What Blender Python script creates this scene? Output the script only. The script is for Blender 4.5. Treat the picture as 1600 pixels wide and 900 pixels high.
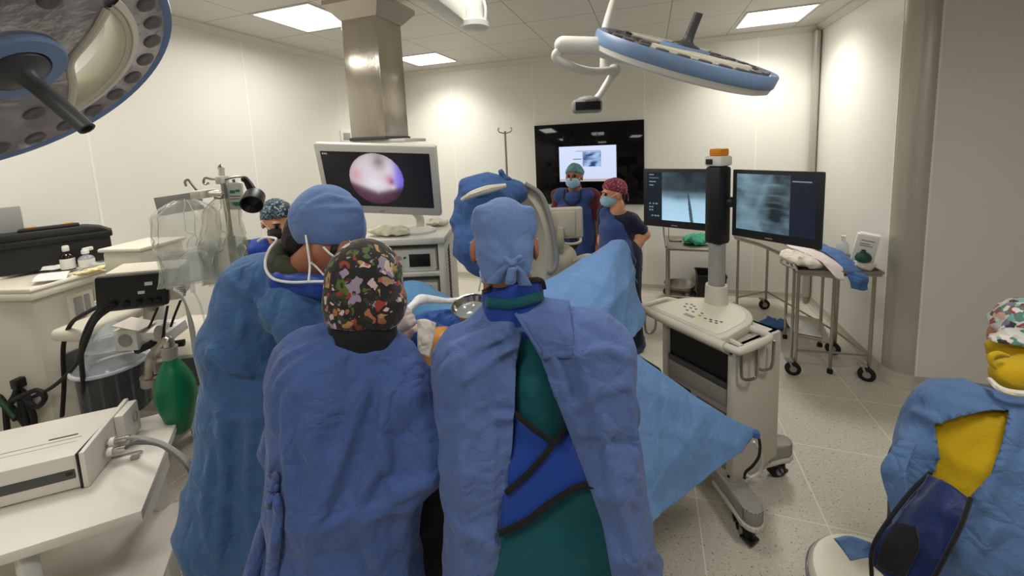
import bpy, bmesh, math, random
import numpy as np
from mathutils import Vector, Matrix, noise
random.seed(7)
SC = bpy.context.scene
for o in list(bpy.data.objects): bpy.data.objects.remove(o)
COL = SC.collection

# ------------------------------------------------------------------ camera
FPX, PPX, PPY, CAMH = 636.0, 800.0, 302.4, 1.9      # focal length and principal point for a 1600 x 900 frame
def cam_axes(p, r, yaw):
    cp, sp = math.cos(p), math.sin(p)
    f = np.array([math.sin(yaw)*cp, math.cos(yaw)*cp, -sp]); rt = np.array([math.cos(yaw), -math.sin(yaw), 0.])
    dn = np.cross(f, rt); c, s = math.cos(r), math.sin(r)
    return np.array([c*rt+s*dn, -s*rt+c*dn, f])
CM = cam_axes(math.radians(6.83), math.radians(2.534), math.radians(-18.795))
cam = bpy.data.cameras.new('camera'); cam_o = bpy.data.objects.new('camera', cam); COL.objects.link(cam_o)
cam.sensor_width = 36; cam.lens = FPX/1600*36; cam.shift_y = -(450-PPY)/1600; cam.clip_start = .05
mw = Matrix.Identity(4)
for i in range(3):
    mw[i][0], mw[i][1], mw[i][2] = CM[0][i], -CM[1][i], -CM[2][i]
mw[2][3] = CAMH
cam_o.matrix_world = mw; SC.camera = cam_o
# ------------------------------------------------------------------ light settings
LAMP = 4.0           # glow of the ceiling panel diffusers
LAMPW = 15.8         # watts thrown down by each panel
SC.view_settings.view_transform = 'Standard'; SC.view_settings.look = 'None'
SC.view_settings.gamma = 1; SC.view_settings.use_curve_mapping = False
SC.view_settings.exposure = 0.0
w = bpy.data.worlds.new('world'); SC.world = w; w.use_nodes = True
w.node_tree.nodes['Background'].inputs[0].default_value = (.9, .93, 1, 1)
w.node_tree.nodes['Background'].inputs[1].default_value = .3

# ------------------------------------------------------------------ points of the place from sight lines of the survey
ORI = np.array([0, 0, CAMH])
def ray(px, py): return CM.T @ np.array([(px-PPX)/FPX, (py-PPY)/FPX, 1.])
def D(px, py, d): return ORI + d*ray(px, py)
def PZ(px, py, z): r = ray(px, py); return ORI + (z-CAMH)/r[2]*r
def PY(px, py, y): r = ray(px, py); return ORI + y/r[1]*r
def PX(px, py, x): r = ray(px, py); return ORI + x/r[0]*r
def prj(P):
    c = (np.asarray(P, float)-ORI) @ CM.T
    return np.stack([FPX*c[..., 0]/c[..., 2]+PPX, FPX*c[..., 1]/c[..., 2]+PPY, c[..., 2]], -1)
def V(p): return Vector([float(x) for x in p])

# ------------------------------------------------------------------ materials
MATS = {}
def mat(name, col, rough=.5, metal=0., bump=0., bscale=60., var=0., vscale=8., stretch=None, emis=0., alpha=None, trans=0., spec=.5, sheen=0., ior=1.45, coat=0., sss=0.):
    if name in MATS: return MATS[name]
    m = bpy.data.materials.new(name); m.use_nodes = True; nt = m.node_tree; N = nt.nodes; L = nt.links
    b = N['Principled BSDF']; c4 = (*col, 1)
    b.inputs['Base Color'].default_value = c4; b.inputs['Roughness'].default_value = rough; b.inputs['Metallic'].default_value = metal
    b.inputs['Specular IOR Level'].default_value = spec; b.inputs['IOR'].default_value = ior
    if coat: b.inputs['Coat Weight'].default_value = coat
    if sheen: b.inputs['Sheen Weight'].default_value = sheen; b.inputs['Sheen Roughness'].default_value = .5
    if trans: b.inputs['Transmission Weight'].default_value = trans
    if alpha is not None: b.inputs['Alpha'].default_value = alpha
    if sss: b.inputs['Subsurface Weight'].default_value = sss; b.inputs['Subsurface Radius'].default_value = (.012, .005, .003); b.inputs['Subsurface Scale'].default_value = 1
    if emis: b.inputs['Emission Color'].default_value = c4; b.inputs['Emission Strength'].default_value = emis
    tc = N.new('ShaderNodeTexCoord'); mp = N.new('ShaderNodeMapping'); L.new(tc.outputs['Object'], mp.inputs[0])
    if stretch: mp.inputs['Scale'].default_value = stretch
    n2 = N.new('ShaderNodeTexNoise'); n2.inputs['Scale'].default_value = vscale; n2.inputs['Detail'].default_value = 4; L.new(mp.outputs[0], n2.inputs['Vector'])
    if var:
        mr = N.new('ShaderNodeMapRange'); mr.inputs[3].default_value = 1-var; mr.inputs[4].default_value = 1+var; mr.inputs[1].default_value = .3; mr.inputs[2].default_value = .7
        L.new(n2.outputs[0], mr.inputs[0])
        mx = N.new('ShaderNodeVectorMath'); mx.operation = 'SCALE'; mx.inputs[0].default_value = col
        L.new(mr.outputs[0], mx.inputs['Scale']); L.new(mx.outputs[0], b.inputs['Base Color'])
    if bump:
        n = N.new('ShaderNodeTexNoise'); n.inputs['Scale'].default_value = bscale; n.inputs['Detail'].default_value = 5; L.new(mp.outputs[0], n.inputs['Vector'])
        bp = N.new('ShaderNodeBump'); bp.inputs['Strength'].default_value = bump; bp.inputs['Distance'].default_value = .01
        L.new(n.outputs[0], bp.inputs['Height']); L.new(bp.outputs[0], b.inputs['Normal'])
    MATS[name] = m; return m
def srgb(r, g, b): return tuple(((c/255+.055)/1.055)**2.4 if c > 10 else c/3294.6 for c in (r, g, b))

def cloth_mat(name, col, var=.07, bump=.55, bscale=14, rough=.75, crinkle=.5):
    """non-woven or woven cloth: sharp crinkle bump plus soft mottling"""
    if name in MATS: return MATS[name]
    m = mat(name, col, rough=rough, var=var, vscale=5, sheen=.15, spec=.3)
    nt = m.node_tree; N = nt.nodes; L = nt.links; b = N['Principled BSDF']
    tc = N.new('ShaderNodeTexCoord')
    n0 = N.new('ShaderNodeTexNoise'); n0.inputs['Scale'].default_value = 5; L.new(tc.outputs['Object'], n0.inputs['Vector'])
    ad = N.new('ShaderNodeMixRGB'); ad.blend_type = 'ADD'; ad.inputs[0].default_value = .25
    L.new(tc.outputs['Object'], ad.inputs[1]); L.new(n0.outputs['Color'], ad.inputs[2])
    v = N.new('ShaderNodeTexVoronoi'); v.feature = 'DISTANCE_TO_EDGE'; v.inputs['Scale'].default_value = bscale; L.new(ad.outputs[0], v.inputs['Vector'])
    mr = N.new('ShaderNodeMapRange'); mr.inputs[1].default_value = 0; mr.inputs[2].default_value = .25; L.new(v.outputs['Distance'], mr.inputs[0])
    n1 = N.new('ShaderNodeTexNoise'); n1.inputs['Scale'].default_value = 9; n1.inputs['Detail'].default_value = 6; n1.inputs['Roughness'].default_value = .6; L.new(ad.outputs[0], n1.inputs['Vector'])
    mm = N.new('ShaderNodeMath'); mm.operation = 'MULTIPLY_ADD'; mm.inputs[1].default_value = crinkle*.35; L.new(mr.outputs[0], mm.inputs[0]); L.new(n1.outputs[0], mm.inputs[2])
    bp = N.new('ShaderNodeBump'); bp.inputs['Strength'].default_value = bump; bp.inputs['Distance'].default_value = .03
    L.new(mm.outputs[0], bp.inputs['Height']); L.new(bp.outputs[0], b.inputs['Normal'])
    return m

WALL = mat('wall_panel_cream', srgb(228, 226, 217), .42, var=.015, vscale=1.5)
CEIL_C = srgb(214, 212, 206)
WHITE = mat('white_enamel', srgb(226, 224, 216), .38, var=.02)
CREAM = mat('cream_plastic', srgb(222, 216, 198), .42, var=.02)
GREYP = mat('grey_plastic', srgb(150, 149, 146), .45, var=.03)
DGREY = mat('dark_grey_plastic', srgb(72, 72, 74), .45, var=.03)
BLACK = mat('black_plastic', srgb(20, 20, 22), .42)
BLACKR = mat('black_rubber', srgb(24, 23, 24), .7)
STEEL = mat('brushed_steel', srgb(176, 170, 160), .3, metal=1, bump=.05, bscale=90, stretch=(12, 12, .4), var=.05, vscale=40)
TUBE = mat('steel_tube', srgb(170, 166, 158), .3, metal=1)
CHROME = mat('polished_steel', srgb(205, 203, 198), .12, metal=1)
LAMPB = mat('lamp_blue_grey', srgb(120, 146, 184), .4)
JOINT = mat('panel_sealant', srgb(240, 238, 226), .6)
GLASSB = mat('black_glass', (.004, .004, .005), .05, spec=.22)
GOWNC = cloth_mat('gown_cloth_violet_blue', srgb(84, 106, 160))
GOWNF = cloth_mat('gown_cloth_mid_blue', srgb(66, 90, 146))
GOWNL = cloth_mat('gown_cloth_sky_blue', srgb(62, 98, 144))
GOWNY = cloth_mat('gown_cloth_grey_blue', srgb(84, 114, 158))
CAPB = cloth_mat('cap_cloth_pale_blue', srgb(98, 126, 176), bump=.25, bscale=20)
DRAPE = cloth_mat('drape_cloth_light_blue', srgb(108, 148, 200), bump=.5, bscale=6)
DRAPED = cloth_mat('drape_cloth_deep_blue', srgb(66, 102, 158), bump=.5, bscale=12)
LEADB = cloth_mat('apron_royal_blue', srgb(22, 62, 150), bump=.15, rough=.5, crinkle=.1)
LEADN = cloth_mat('apron_navy_blue', srgb(44, 66, 122), bump=.2, rough=.6, crinkle=.1)
SCRUBG = cloth_mat('scrubs_dark_teal', srgb(6, 78, 88), bump=.25, crinkle=.1)
SCRUBN = cloth_mat('scrubs_navy', srgb(22, 28, 52), bump=.2, crinkle=.1)
SCRUBR = cloth_mat('scrubs_maroon', srgb(84, 20, 34), bump=.2, crinkle=.1)
BLKCL = cloth_mat('black_cloth', srgb(16, 16, 20), bump=.2, crinkle=.1)
OLIVE = cloth_mat('olive_cloth', srgb(58, 60, 44), bump=.2, crinkle=.1)
YELL = cloth_mat('yellow_cloth', srgb(200, 164, 14), bump=.3, crinkle=.1)
LINEN = cloth_mat('white_linen', srgb(222, 214, 200), bump=.4, bscale=18)
SKIN = mat('skin_light', srgb(206, 150, 118), .5, sss=.15, bump=.08, bscale=120, var=.05)
SKIND = mat('skin_tan', srgb(158, 100, 72), .5, sss=.12, bump=.08, bscale=120, var=.06)
IODINE = mat('skin_iodine', srgb(214, 150, 70), .35, sss=.1, var=.12, vscale=10)
HAIR = mat('hair_dark', srgb(28, 20, 17), .6, bump=.6, bscale=60, stretch=(1, 1, .15))
GLOVE = mat('latex_glove', srgb(214, 196, 186), .45, var=.04, bump=.12, bscale=60)
MASKB = cloth_mat('mask_pale_blue', srgb(150, 190, 214), bump=.15, crinkle=.1)
MASKK = cloth_mat('mask_black', srgb(34, 30, 34), bump=.15, crinkle=.1)
EYE = mat('eye_dark', srgb(24, 18, 16), .2)
PVC = mat('clear_vinyl', srgb(226, 226, 214), .14, alpha=.3, bump=1., bscale=14, spec=1.)
WATER = mat('saline', srgb(176, 190, 188), .08, alpha=.34, bump=.4, bscale=9, spec=.8)
POLY = mat('clear_plastic', srgb(206, 214, 220), .12, alpha=.38, spec=.8)
SILVER = mat('silver_hood', srgb(196, 188, 176), .17, metal=1, bump=.22, bscale=60, stretch=(9, 9, .12), var=.06, vscale=30)

# ------------------------------------------------------------------ mesh helpers
def tag(o, label=None, cat=None, group=None, kind=None):
    if label: o['label'] = label
    if cat: o['category'] = cat
    if group: o['group'] = group
    if kind: o['kind'] = kind
    return o
def empty(name, loc, label, cat, group=None):
    o = bpy.data.objects.new(name, None); COL.objects.link(o); o.location = V(loc); o.empty_display_size = .1
    return tag(o, label, cat, group)
def link(name, me, m, parent=None, smooth=True):
    o = bpy.data.objects.new(name, me); COL.objects.link(o)
    if m is not None:
        for mm in (m if isinstance(m, (list, tuple)) else [m]): me.materials.append(mm)
    if smooth:
        for p in me.polygons: p.use_smooth = True
    if parent is not None:
        off = Vector((0, 0, 0)); q = parent
        while q is not None: off += q.location; q = q.parent
        me.transform(Matrix.Translation(-off)); o.parent = parent
    return o
def recenter(o):
    """put a single-mesh thing's origin at its base"""
    vs = np.array([v.co[:] for v in o.data.vertices]); c = (vs.min(0)+vs.max(0))/2; c[2] = vs[:, 2].min()
    o.data.transform(Matrix.Translation(-V(c))); o.location = V(c); return o

class MB:
    def __init__(s): s.bm = bmesh.new()
    def _fr(s, p0, p1):
        d = (V(p1)-V(p0)); L = d.length; q = d.to_track_quat('Z', 'Y'); return q.to_matrix().to_4x4(), L
    def box(s, c, size, rot=None, bev=0., seg=2):
        r = bmesh.ops.create_cube(s.bm, size=1); vs = r['verts']
        bmesh.ops.scale(s.bm, vec=Vector(size), verts=vs)
        if bev:
            es = {e for v in vs for e in v.link_edges}
            rr = bmesh.ops.bevel(s.bm, geom=list(es), offset=min(bev, min(size)*.49), segments=seg, profile=.5, affect='EDGES')
            vs = list({v for f in rr['faces'] for v in f.verts} | {v for v in vs if v.is_valid})
        M = Matrix.Translation(V(c)) @ (rot.to_4x4() if rot is not None else Matrix.Identity(4))
        bmesh.ops.transform(s.bm, matrix=M, verts=vs); return s
    def bb(s, lo, hi, bev=0.):
        lo, hi = np.array(lo, float), np.array(hi, float); return s.box((lo+hi)/2, hi-lo, bev=bev)
    def cyl(s, p0, p1, r0, r1=None, n=20, caps=True):
        r1 = r0 if r1 is None else r1; R, L = s._fr(p0, p1)
        M = Matrix.Translation((V(p0)+V(p1))/2) @ R
        bmesh.ops.create_cone(s.bm, cap_ends=caps, segments=n, radius1=r0, radius2=r1, depth=L, matrix=M); return s
    def sph(s, c, r, n=16):
        M = Matrix.Translation(V(c)) @ Matrix.Diagonal((*([r]*3 if np.isscalar(r) else r), 1))
        bmesh.ops.create_uvsphere(s.bm, u_segments=n, v_segments=max(6, n//2+2), radius=1, matrix=M); return s
    def tube(s, pts, r, n=8, smooth=4, closed=False, caps=True):
        P = [np.array(p, float) for p in pts]
        if smooth > 1 and len(P) > 2:
            Q = []
            m = len(P); rng = range(m) if closed else range(m-1)
            for i in rng:
                a, b, c, d = (P[(i-1) % m] if closed or i > 0 else 2*P[0]-P[1]), P[i], P[(i+1) % m], (P[(i+2) % m] if closed or i+2 < m else 2*P[-1]-P[-2])
                for k in range(smooth):
                    t = k/smooth
                    Q.append(.5*((2*b)+(c-a)*t+(2*a-5*b+4*c-d)*t*t+(-a+3*b-3*c+d)*t**3))
            if not closed: Q.append(P[-1])
            P = Q
        R = r if hasattr(r, '__len__') else [r]*len(P)
        if len(R) != len(P): R = np.interp(np.linspace(0, 1, len(P)), np.linspace(0, 1, len(R)), R)
        rings = []; up = None; m = len(P)
        for i in range(m):
            t = (P[(i+1) % m]-P[i-1]) if (closed or 0 < i < m-1) else (P[1]-P[0] if i == 0 else P[-1]-P[-2])
            t = t/(np.linalg.norm(t)+1e-9)
            if up is None: up = np.array([0, 0, 1.]) if abs(t[2]) < .9 else np.array([1., 0, 0])
            x = np.cross(up, t); x /= np.linalg.norm(x)+1e-9; up = np.cross(t, x)
            rings.append([s.bm.verts.new(V(P[i]+R[i]*(math.cos(a)*x+math.sin(a)*up))) for a in np.linspace(0, 2*math.pi, n, endpoint=False)])
        for i in range(m if closed else m-1):
            A, B = rings[i], rings[(i+1) % m]
            for k in range(n): s.bm.faces.new((A[k], A[(k+1) % n], B[(k+1) % n], B[k]))
        if caps and not closed: s.bm.faces.new(rings[0][::-1]); s.bm.faces.new(rings[-1])
        return s
    def lathe(s, prof, c, axis=(0, 0, 1), n=28, sx=1., caps=True):
        """prof: (radius, height) pairs"""
        q = V(axis).to_track_quat('Z', 'Y').to_matrix().to_4x4(); M = Matrix.Translation(V(c)) @ q; rings = []
        for r, h in prof:
            rings.append([s.bm.verts.new(M @ Vector((max(r, 1e-4)*math.cos(a)*sx, max(r, 1e-4)*math.sin(a), h))) for a in np.linspace(0, 2*math.pi, n, endpoint=False)])
        for A, B in zip(rings, rings[1:]):
            for k in range(n): s.bm.faces.new((A[k], A[(k+1) % n], B[(k+1) % n], B[k]))
        if caps and prof[0][0] > 1e-3: s.bm.faces.new(rings[0][::-1])
        if caps and prof[-1][0] > 1e-3: s.bm.faces.new(rings[-1])
        return s
    def prism(s, poly, vec, bev=0.):
        """closed polygon of 3D points swept along vec"""
        a = [s.bm.verts.new(V(p)) for p in poly]; b = [s.bm.verts.new(V(np.array(p)+np.array(vec))) for p in poly]; n = len(a)
        fs = [s.bm.faces.new(a[::-1]), s.bm.faces.new(b)]
        for k in range(n): fs.append(s.bm.faces.new((a[k], a[(k+1) % n], b[(k+1) % n], b[k])))
        bmesh.ops.recalc_face_normals(s.bm, faces=fs)
        if bev: bmesh.ops.bevel(s.bm, geom=list({e for f in fs for e in f.edges}), offset=bev, segments=2, profile=.5, affect='EDGES')
        return s
    def quad(s, *ps): s.bm.faces.new([s.bm.verts.new(V(p)) for p in ps]); return s
    def build(s, name, m, parent=None, smooth=True, sharp=True):
        bmesh.ops.recalc_face_normals(s.bm, faces=s.bm.faces)
        me = bpy.data.meshes.new(name); s.bm.to_mesh(me); s.bm.free()
        o = link(name, me, m, parent, smooth)
        if smooth and sharp: me.set_sharp_from_angle(angle=math.radians(38))
        return o
def RZ(a): return Matrix.Rotation(a, 3, 'Z')

def grid_mesh(name, P, m, parent=None, thick=0., smooth=True):
    """P: (rows, cols, 3) array of points"""
    P = np.asarray(P, float); r, c = P.shape[:2]
    me = bpy.data.meshes.new(name)
    f = [(i*c+j, i*c+j+1, (i+1)*c+j+1, (i+1)*c+j) for i in range(r-1) for j in range(c-1)]
    me.from_pydata([tuple(p) for p in P.reshape(-1, 3)], [], f); me.update()
    o = link(name, me, m, parent, smooth)
    if thick: md = o.modifiers.new('thickness', 'SOLIDIFY'); md.thickness = thick; md.offset = 0
    return o
def cr(P, n):
    """Catmull-Rom resampling of axis 0 to n samples"""
    P = np.asarray(P, float); m = len(P); t = np.linspace(0, m-1, n); i = np.minimum(t.astype(int), m-2); u = (t-i).reshape((-1,)+(1,)*(P.ndim-1))
    E = np.concatenate([2*P[:1]-P[1:2], P, 2*P[-1:]-P[-2:-1]])
    a, b, c, d = E[i], E[i+1], E[i+2], E[i+3]
    return .5*(2*b+(c-a)*u+(2*a-5*b+4*c-d)*u*u+(-a+3*b-3*c+d)*u**3)
def wob(P, amp, sc, seed=0, ridge=False):
    """wrinkle displacement value per point (smooth or ridged noise)"""
    rs = np.random.RandomState(seed); out = np.zeros(P.shape[:-1])
    for k in range(5):
        d = rs.randn(3); d /= np.linalg.norm(d); e = rs.randn(3); e /= np.linalg.norm(e); f = sc*(1+.55*k)
        q = np.sin(P @ d*f+rs.rand()*6+1.6*np.sin(P @ e*f*.6+rs.rand()*6))
        out += (1-2*np.sqrt(np.abs(q)+.01) if ridge else q)/(1+.5*k)
    return amp*out/2.5
def patch(name, ctrl, m, nr=40, nc=40, amp=.006, sc=14, seed=0, parent=None, thick=.003, ridge=True, sub=0):
    """cloth sheet through a grid of control points, wrinkled along its normals"""
    A = cr(np.asarray(ctrl, float), nr); A = np.swapaxes(cr(np.swapaxes(A, 0, 1), nc), 0, 1)
    du = np.gradient(A, axis=0); dv = np.gradient(A, axis=1); n = np.cross(du, dv); n /= np.linalg.norm(n, axis=-1, keepdims=True)+1e-9
    A = A+n*(wob(A, amp, sc, seed, ridge)+wob(A, amp*.5, sc*2.3, seed+9, False))[..., None]
    return grid_mesh(name, A, m, parent, thick)

# ------------------------------------------------------------------ distance-field bodies and cloth
def smin(a, b, k):
    h = np.clip(.5+.5*(b-a)/k, 0, 1); return b*(1-h)+a*h-k*h*(1-h)
def cap(a, b, ra, rb=None):
    a, b = np.array(a, float), np.array(b, float); rb = ra if rb is None else rb
    def f(P):
        d = b-a; L = d @ d+1e-12; t = np.clip((P-a) @ d/L, 0, 1)
        q = P-a-t[:, None]*d
        return np.sqrt((q*q).sum(1))-(ra+(rb-ra)*t)
    return f
def ell(c, r, R=None):
    c, r = np.array(c, float), np.array(r, float)
    def f(P):
        q = P-c
        if R is not None: q = q @ R
        a = np.sqrt(((q/r)**2).sum(1)); b = np.sqrt(((q/r**2)**2).sum(1)); return a*(a-1)/(b+1e-9)
    return f
def uni(fs, k=.03):
    def f(P):
        d = fs[0](P)
        for g in fs[1:]: d = smin(d, g(P), k)
        return d
    return f
def chain(pts, rs): return [cap(pts[i], pts[i+1], rs[i], rs[i+1]) for i in range(len(pts)-1)]
def folds(f, lines, amp=.008, sc=16, seed=0, base=.003):
    """add wrinkle noise and drawn fold lines: (points, width, height) to a cloth field"""
    segs = []
    for pts, wd, h in lines:
        for a, b in zip(pts, pts[1:]): segs.append((np.array(a), np.array(b), wd, h))
    def g(P):
        d = f(P); m = np.abs(d) < .05
        if m.any():
            Q = P[m]; e = wob(Q, amp*1.15, sc*.8, seed, True)+wob(Q, base*1.3, sc*2.2, seed+3, False)
            for a, b, wd, h in segs:
                v = b-a; t = np.clip((Q-a) @ v/(v @ v+1e-12), 0, 1); q = Q-a-t[:, None]*v
                e = e+1.75*h*np.exp(-(q*q).sum(1)/wd**2)*np.sin(np.pi*(.12+.76*t))
            d = d.copy(); d[m] -= e
        return d
    return g
def surfnet(f, lo, hi, h):
    lo, hi = np.array(lo, float), np.array(hi, float); n = np.ceil((hi-lo)/h).astype(int)+1
    B = 6; nb = np.ceil(n/B).astype(int)+1; n = nb*B+1
    ax = [lo[i]+h*np.arange(n[i]) for i in range(3)]
    cx = np.stack(np.meshgrid(*[lo[i]+h*B*(np.arange(nb[i])+.5) for i in range(3)], indexing='ij'), -1).reshape(-1, 3)
    cv = f(cx).reshape(nb); near = np.abs(cv) < h*B*1.9
    F = np.repeat(np.repeat(np.repeat(np.where(cv > 0, 1., -1.), B, 0), B, 1), B, 2)
    F = np.pad(F, ((0, 1),)*3, mode='edge')
    mk = np.zeros(n, bool)
    for i, j, k in np.argwhere(near): mk[i*B:i*B+B+1, j*B:j*B+B+1, k*B:k*B+B+1] = True
    idx = np.argwhere(mk); pts = lo+idx*h
    vals = np.concatenate([f(pts[i:i+150000]) for i in range(0, len(pts), 150000)]) if len(pts) else np.zeros(0)
    F[mk] = vals
    s = F < 0; nx, ny, nz = n
    c8 = [(i, j, k) for i in (0, 1) for j in (0, 1) for k in (0, 1)]
    sl = lambda A, o: A[o[0]:nx-1+o[0], o[1]:ny-1+o[1], o[2]:nz-1+o[2]]
    cnt = sum(sl(s, o).astype(np.int8) for o in c8); act = (cnt > 0) & (cnt < 8)
    ci = np.argwhere(act); vid = -np.ones(act.shape, int); vid[act] = np.arange(len(ci))
    acc = np.zeros((len(ci), 3)); num = np.zeros(len(ci))
    for a in c8:
        for x in range(3):
            if a[x]: continue
            b = list(a); b[x] = 1
            va = F[ci[:, 0]+a[0], ci[:, 1]+a[1], ci[:, 2]+a[2]]; vb = F[ci[:, 0]+b[0], ci[:, 1]+b[1], ci[:, 2]+b[2]]
            c = (va < 0) != (vb < 0); t = np.where(c, va/(va-vb+1e-20), 0)
            p = np.array(a, float)[None]+np.zeros((len(ci), 3)); p[:, x] = t
            acc[c] += p[c]; num[c] += 1
    v = lo+(ci+acc/np.maximum(num, 1)[:, None])*h
    quads = []
    for x in range(3):
        y, z = (x+1) % 3, (x+2) % 3
        sh = [slice(None)]*3; sh[x] = slice(0, n[x]-1); A = s[tuple(sh)]; sh[x] = slice(1, n[x]); Bm = s[tuple(sh)]
        e = np.argwhere(A != Bm); e = e[(e[:, y] > 0) & (e[:, z] > 0) & (e[:, y] < n[y]-1) & (e[:, z] < n[z]-1)]
        fl = A[e[:, 0], e[:, 1], e[:, 2]]
        q = []
        for dy, dz in ((-1, -1), (0, -1), (0, 0), (-1, 0)):
            c = e.copy(); c[:, y] += dy; c[:, z] += dz; q.append(vid[c[:, 0], c[:, 1], c[:, 2]])
        q = np.stack(q, 1); q[~fl] = q[~fl][:, ::-1]; q = q[(q >= 0).all(1)]
        quads.append(q)
    return v, np.concatenate(quads)
def field(name, f, lo, hi, h, m, parent=None, relax=1):
    v, q = surfnet(f, lo, hi, h)
    if relax:
        for _ in range(relax):
            s = np.zeros_like(v); c = np.zeros(len(v))
            for i in range(4):
                np.add.at(s, q[:, i], v[q[:, (i+1) % 4]]+v[q[:, i-1]]); np.add.at(c, q[:, i], 2)
            v = .45*v+.55*s/np.maximum(c, 1)[:, None]
    return mesh_of(name, v, q, m, parent)
def mesh_of(name, v, q, m, parent=None):
    me = bpy.data.meshes.new(name); me.vertices.add(len(v)); me.vertices.foreach_set('co', np.asarray(v, np.float32).ravel())
    me.loops.add(len(q)*4); me.loops.foreach_set('vertex_index', np.asarray(q, np.int32).ravel())
    me.polygons.add(len(q)); me.polygons.foreach_set('loop_start', np.arange(0, len(q)*4, 4, dtype=np.int32))
    me.update(calc_edges=True); me.validate()
    return link(name, me, m, parent, True)
def in_poly(x, y, poly):
    c = np.zeros(x.shape, bool); n = len(poly)
    for i in range(n):
        x0, y0 = poly[i]; x1, y1 = poly[(i+1) % n]
        k = ((y0 > y) != (y1 > y)) & (x < (x1-x0)*(y-y0)/(y1-y0+1e-12)+x0); c ^= k
    return c
def cut_cloth(name, f, lo, hi, h, m, parent, poly, keep, thick=.004, relax=1, snap=9):
    """skin of a cloth field; the outline polygon (seen along the sight lines) on its near side is cut out (keep=False) or kept (keep=True)"""
    v, q = surfnet(f, lo, hi, h)
    for _ in range(relax):
        s = np.zeros_like(v); c = np.zeros(len(v))
        for i in range(4):
            np.add.at(s, q[:, i], v[q[:, (i+1) % 4]]+v[q[:, i-1]]); np.add.at(c, q[:, i], 2)
        v = .45*v+.55*s/np.maximum(c, 1)[:, None]
    fn = np.cross(v[q[:, 2]]-v[q[:, 0]], v[q[:, 3]]-v[q[:, 1]]); fc = v[q].mean(1)
    facing = ((ORI-fc)*fn).sum(1) > 0
    ins = in_poly(*prj(fc)[:, :2].T, poly) & facing
    q = q[ins] if keep else q[~ins]
    # move the cut's border vertices onto the outline so that the hem is clean
    from collections import Counter
    e = np.sort(np.concatenate([q[:, [0, 1]], q[:, [1, 2]], q[:, [2, 3]], q[:, [3, 0]]]), 1)
    u, ct = np.unique(e, axis=0, return_counts=True); bv = np.unique(u[ct == 1])
    p = prj(v[bv]); P2 = np.array(poly, float); best = np.full(len(bv), 1e9); bp = p[:, :2].copy()
    for i in range(len(P2)):
        a, b = P2[i], P2[(i+1) % len(P2)]; d = b-a; t = np.clip((p[:, :2]-a) @ d/(d @ d+1e-9), 0, 1); qq = a+t[:, None]*d
        r = np.hypot(*(qq-p[:, :2]).T); k = r < best; best[k] = r[k]; bp[k] = qq[k]
    k = best < snap
    for i in np.where(k)[0]: v[bv[i]] = D(bp[i, 0], bp[i, 1], p[i, 2])
    us, inv = np.unique(q, return_inverse=True); o = mesh_of(name, v[us], inv.reshape(q.shape), m, parent)
    md = o.modifiers.new('thickness', 'SOLIDIFY'); md.thickness = thick; md.offset = -1
    return o
def bbox(pts, pad):
    P = np.array(pts); return P.min(0)-pad, P.max(0)+pad

def picture(name, parent, c, R, w_, h_, fn, nx=110, ny=80, strength=1.):
    """lit picture surface: colours by a function of u (right) and v (down); R = rotation matrix, front faces local -y"""
    us, vs = np.linspace(0, 1, nx), np.linspace(0, 1, ny); U, Vv = np.meshgrid(us, vs)
    L = np.stack([(U-.5)*w_, 0*U, (.5-Vv)*h_], -1) @ np.array(R).T+np.array(c)
    m = MATS.get(('pic', strength))
    if m is None:
        m = bpy.data.materials.new('screen_picture'); m.use_nodes = True; N = m.node_tree.nodes; b = N['Principled BSDF']
        at = N.new('ShaderNodeAttribute'); at.attribute_name = 'picture'
        b.inputs['Base Color'].default_value = (.01, .01, .01, 1); b.inputs['Roughness'].default_value = .25
        m.node_tree.links.new(at.outputs['Color'], b.inputs['Emission Color']); b.inputs['Emission Strength'].default_value = strength
        MATS[('pic', strength)] = m
    o = grid_mesh(name, L, m, parent)
    ca = o.data.color_attributes.new('picture', 'FLOAT_COLOR', 'POINT')
    C_ = np.clip(fn(U, Vv), 0, 1); C_ = np.concatenate([C_, np.ones(U.shape+(1,))], -1)
    ca.data.foreach_set('color', C_.reshape(-1).astype(np.float32)); return o
def lin(r, g, b): return np.array(srgb(r, g, b))
def noise2(U, V_, sc, seed, oct=4):
    rs = np.random.RandomState(seed); out = 0*U
    for o in range(oct):
        for k in range(4):
            a = rs.rand()*6.28; out += np.sin((U*math.cos(a)+V_*math.sin(a))*sc*2**o*(.7+.6*rs.rand())+rs.rand()*6.28)/(2**o)/4
    return out
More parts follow.
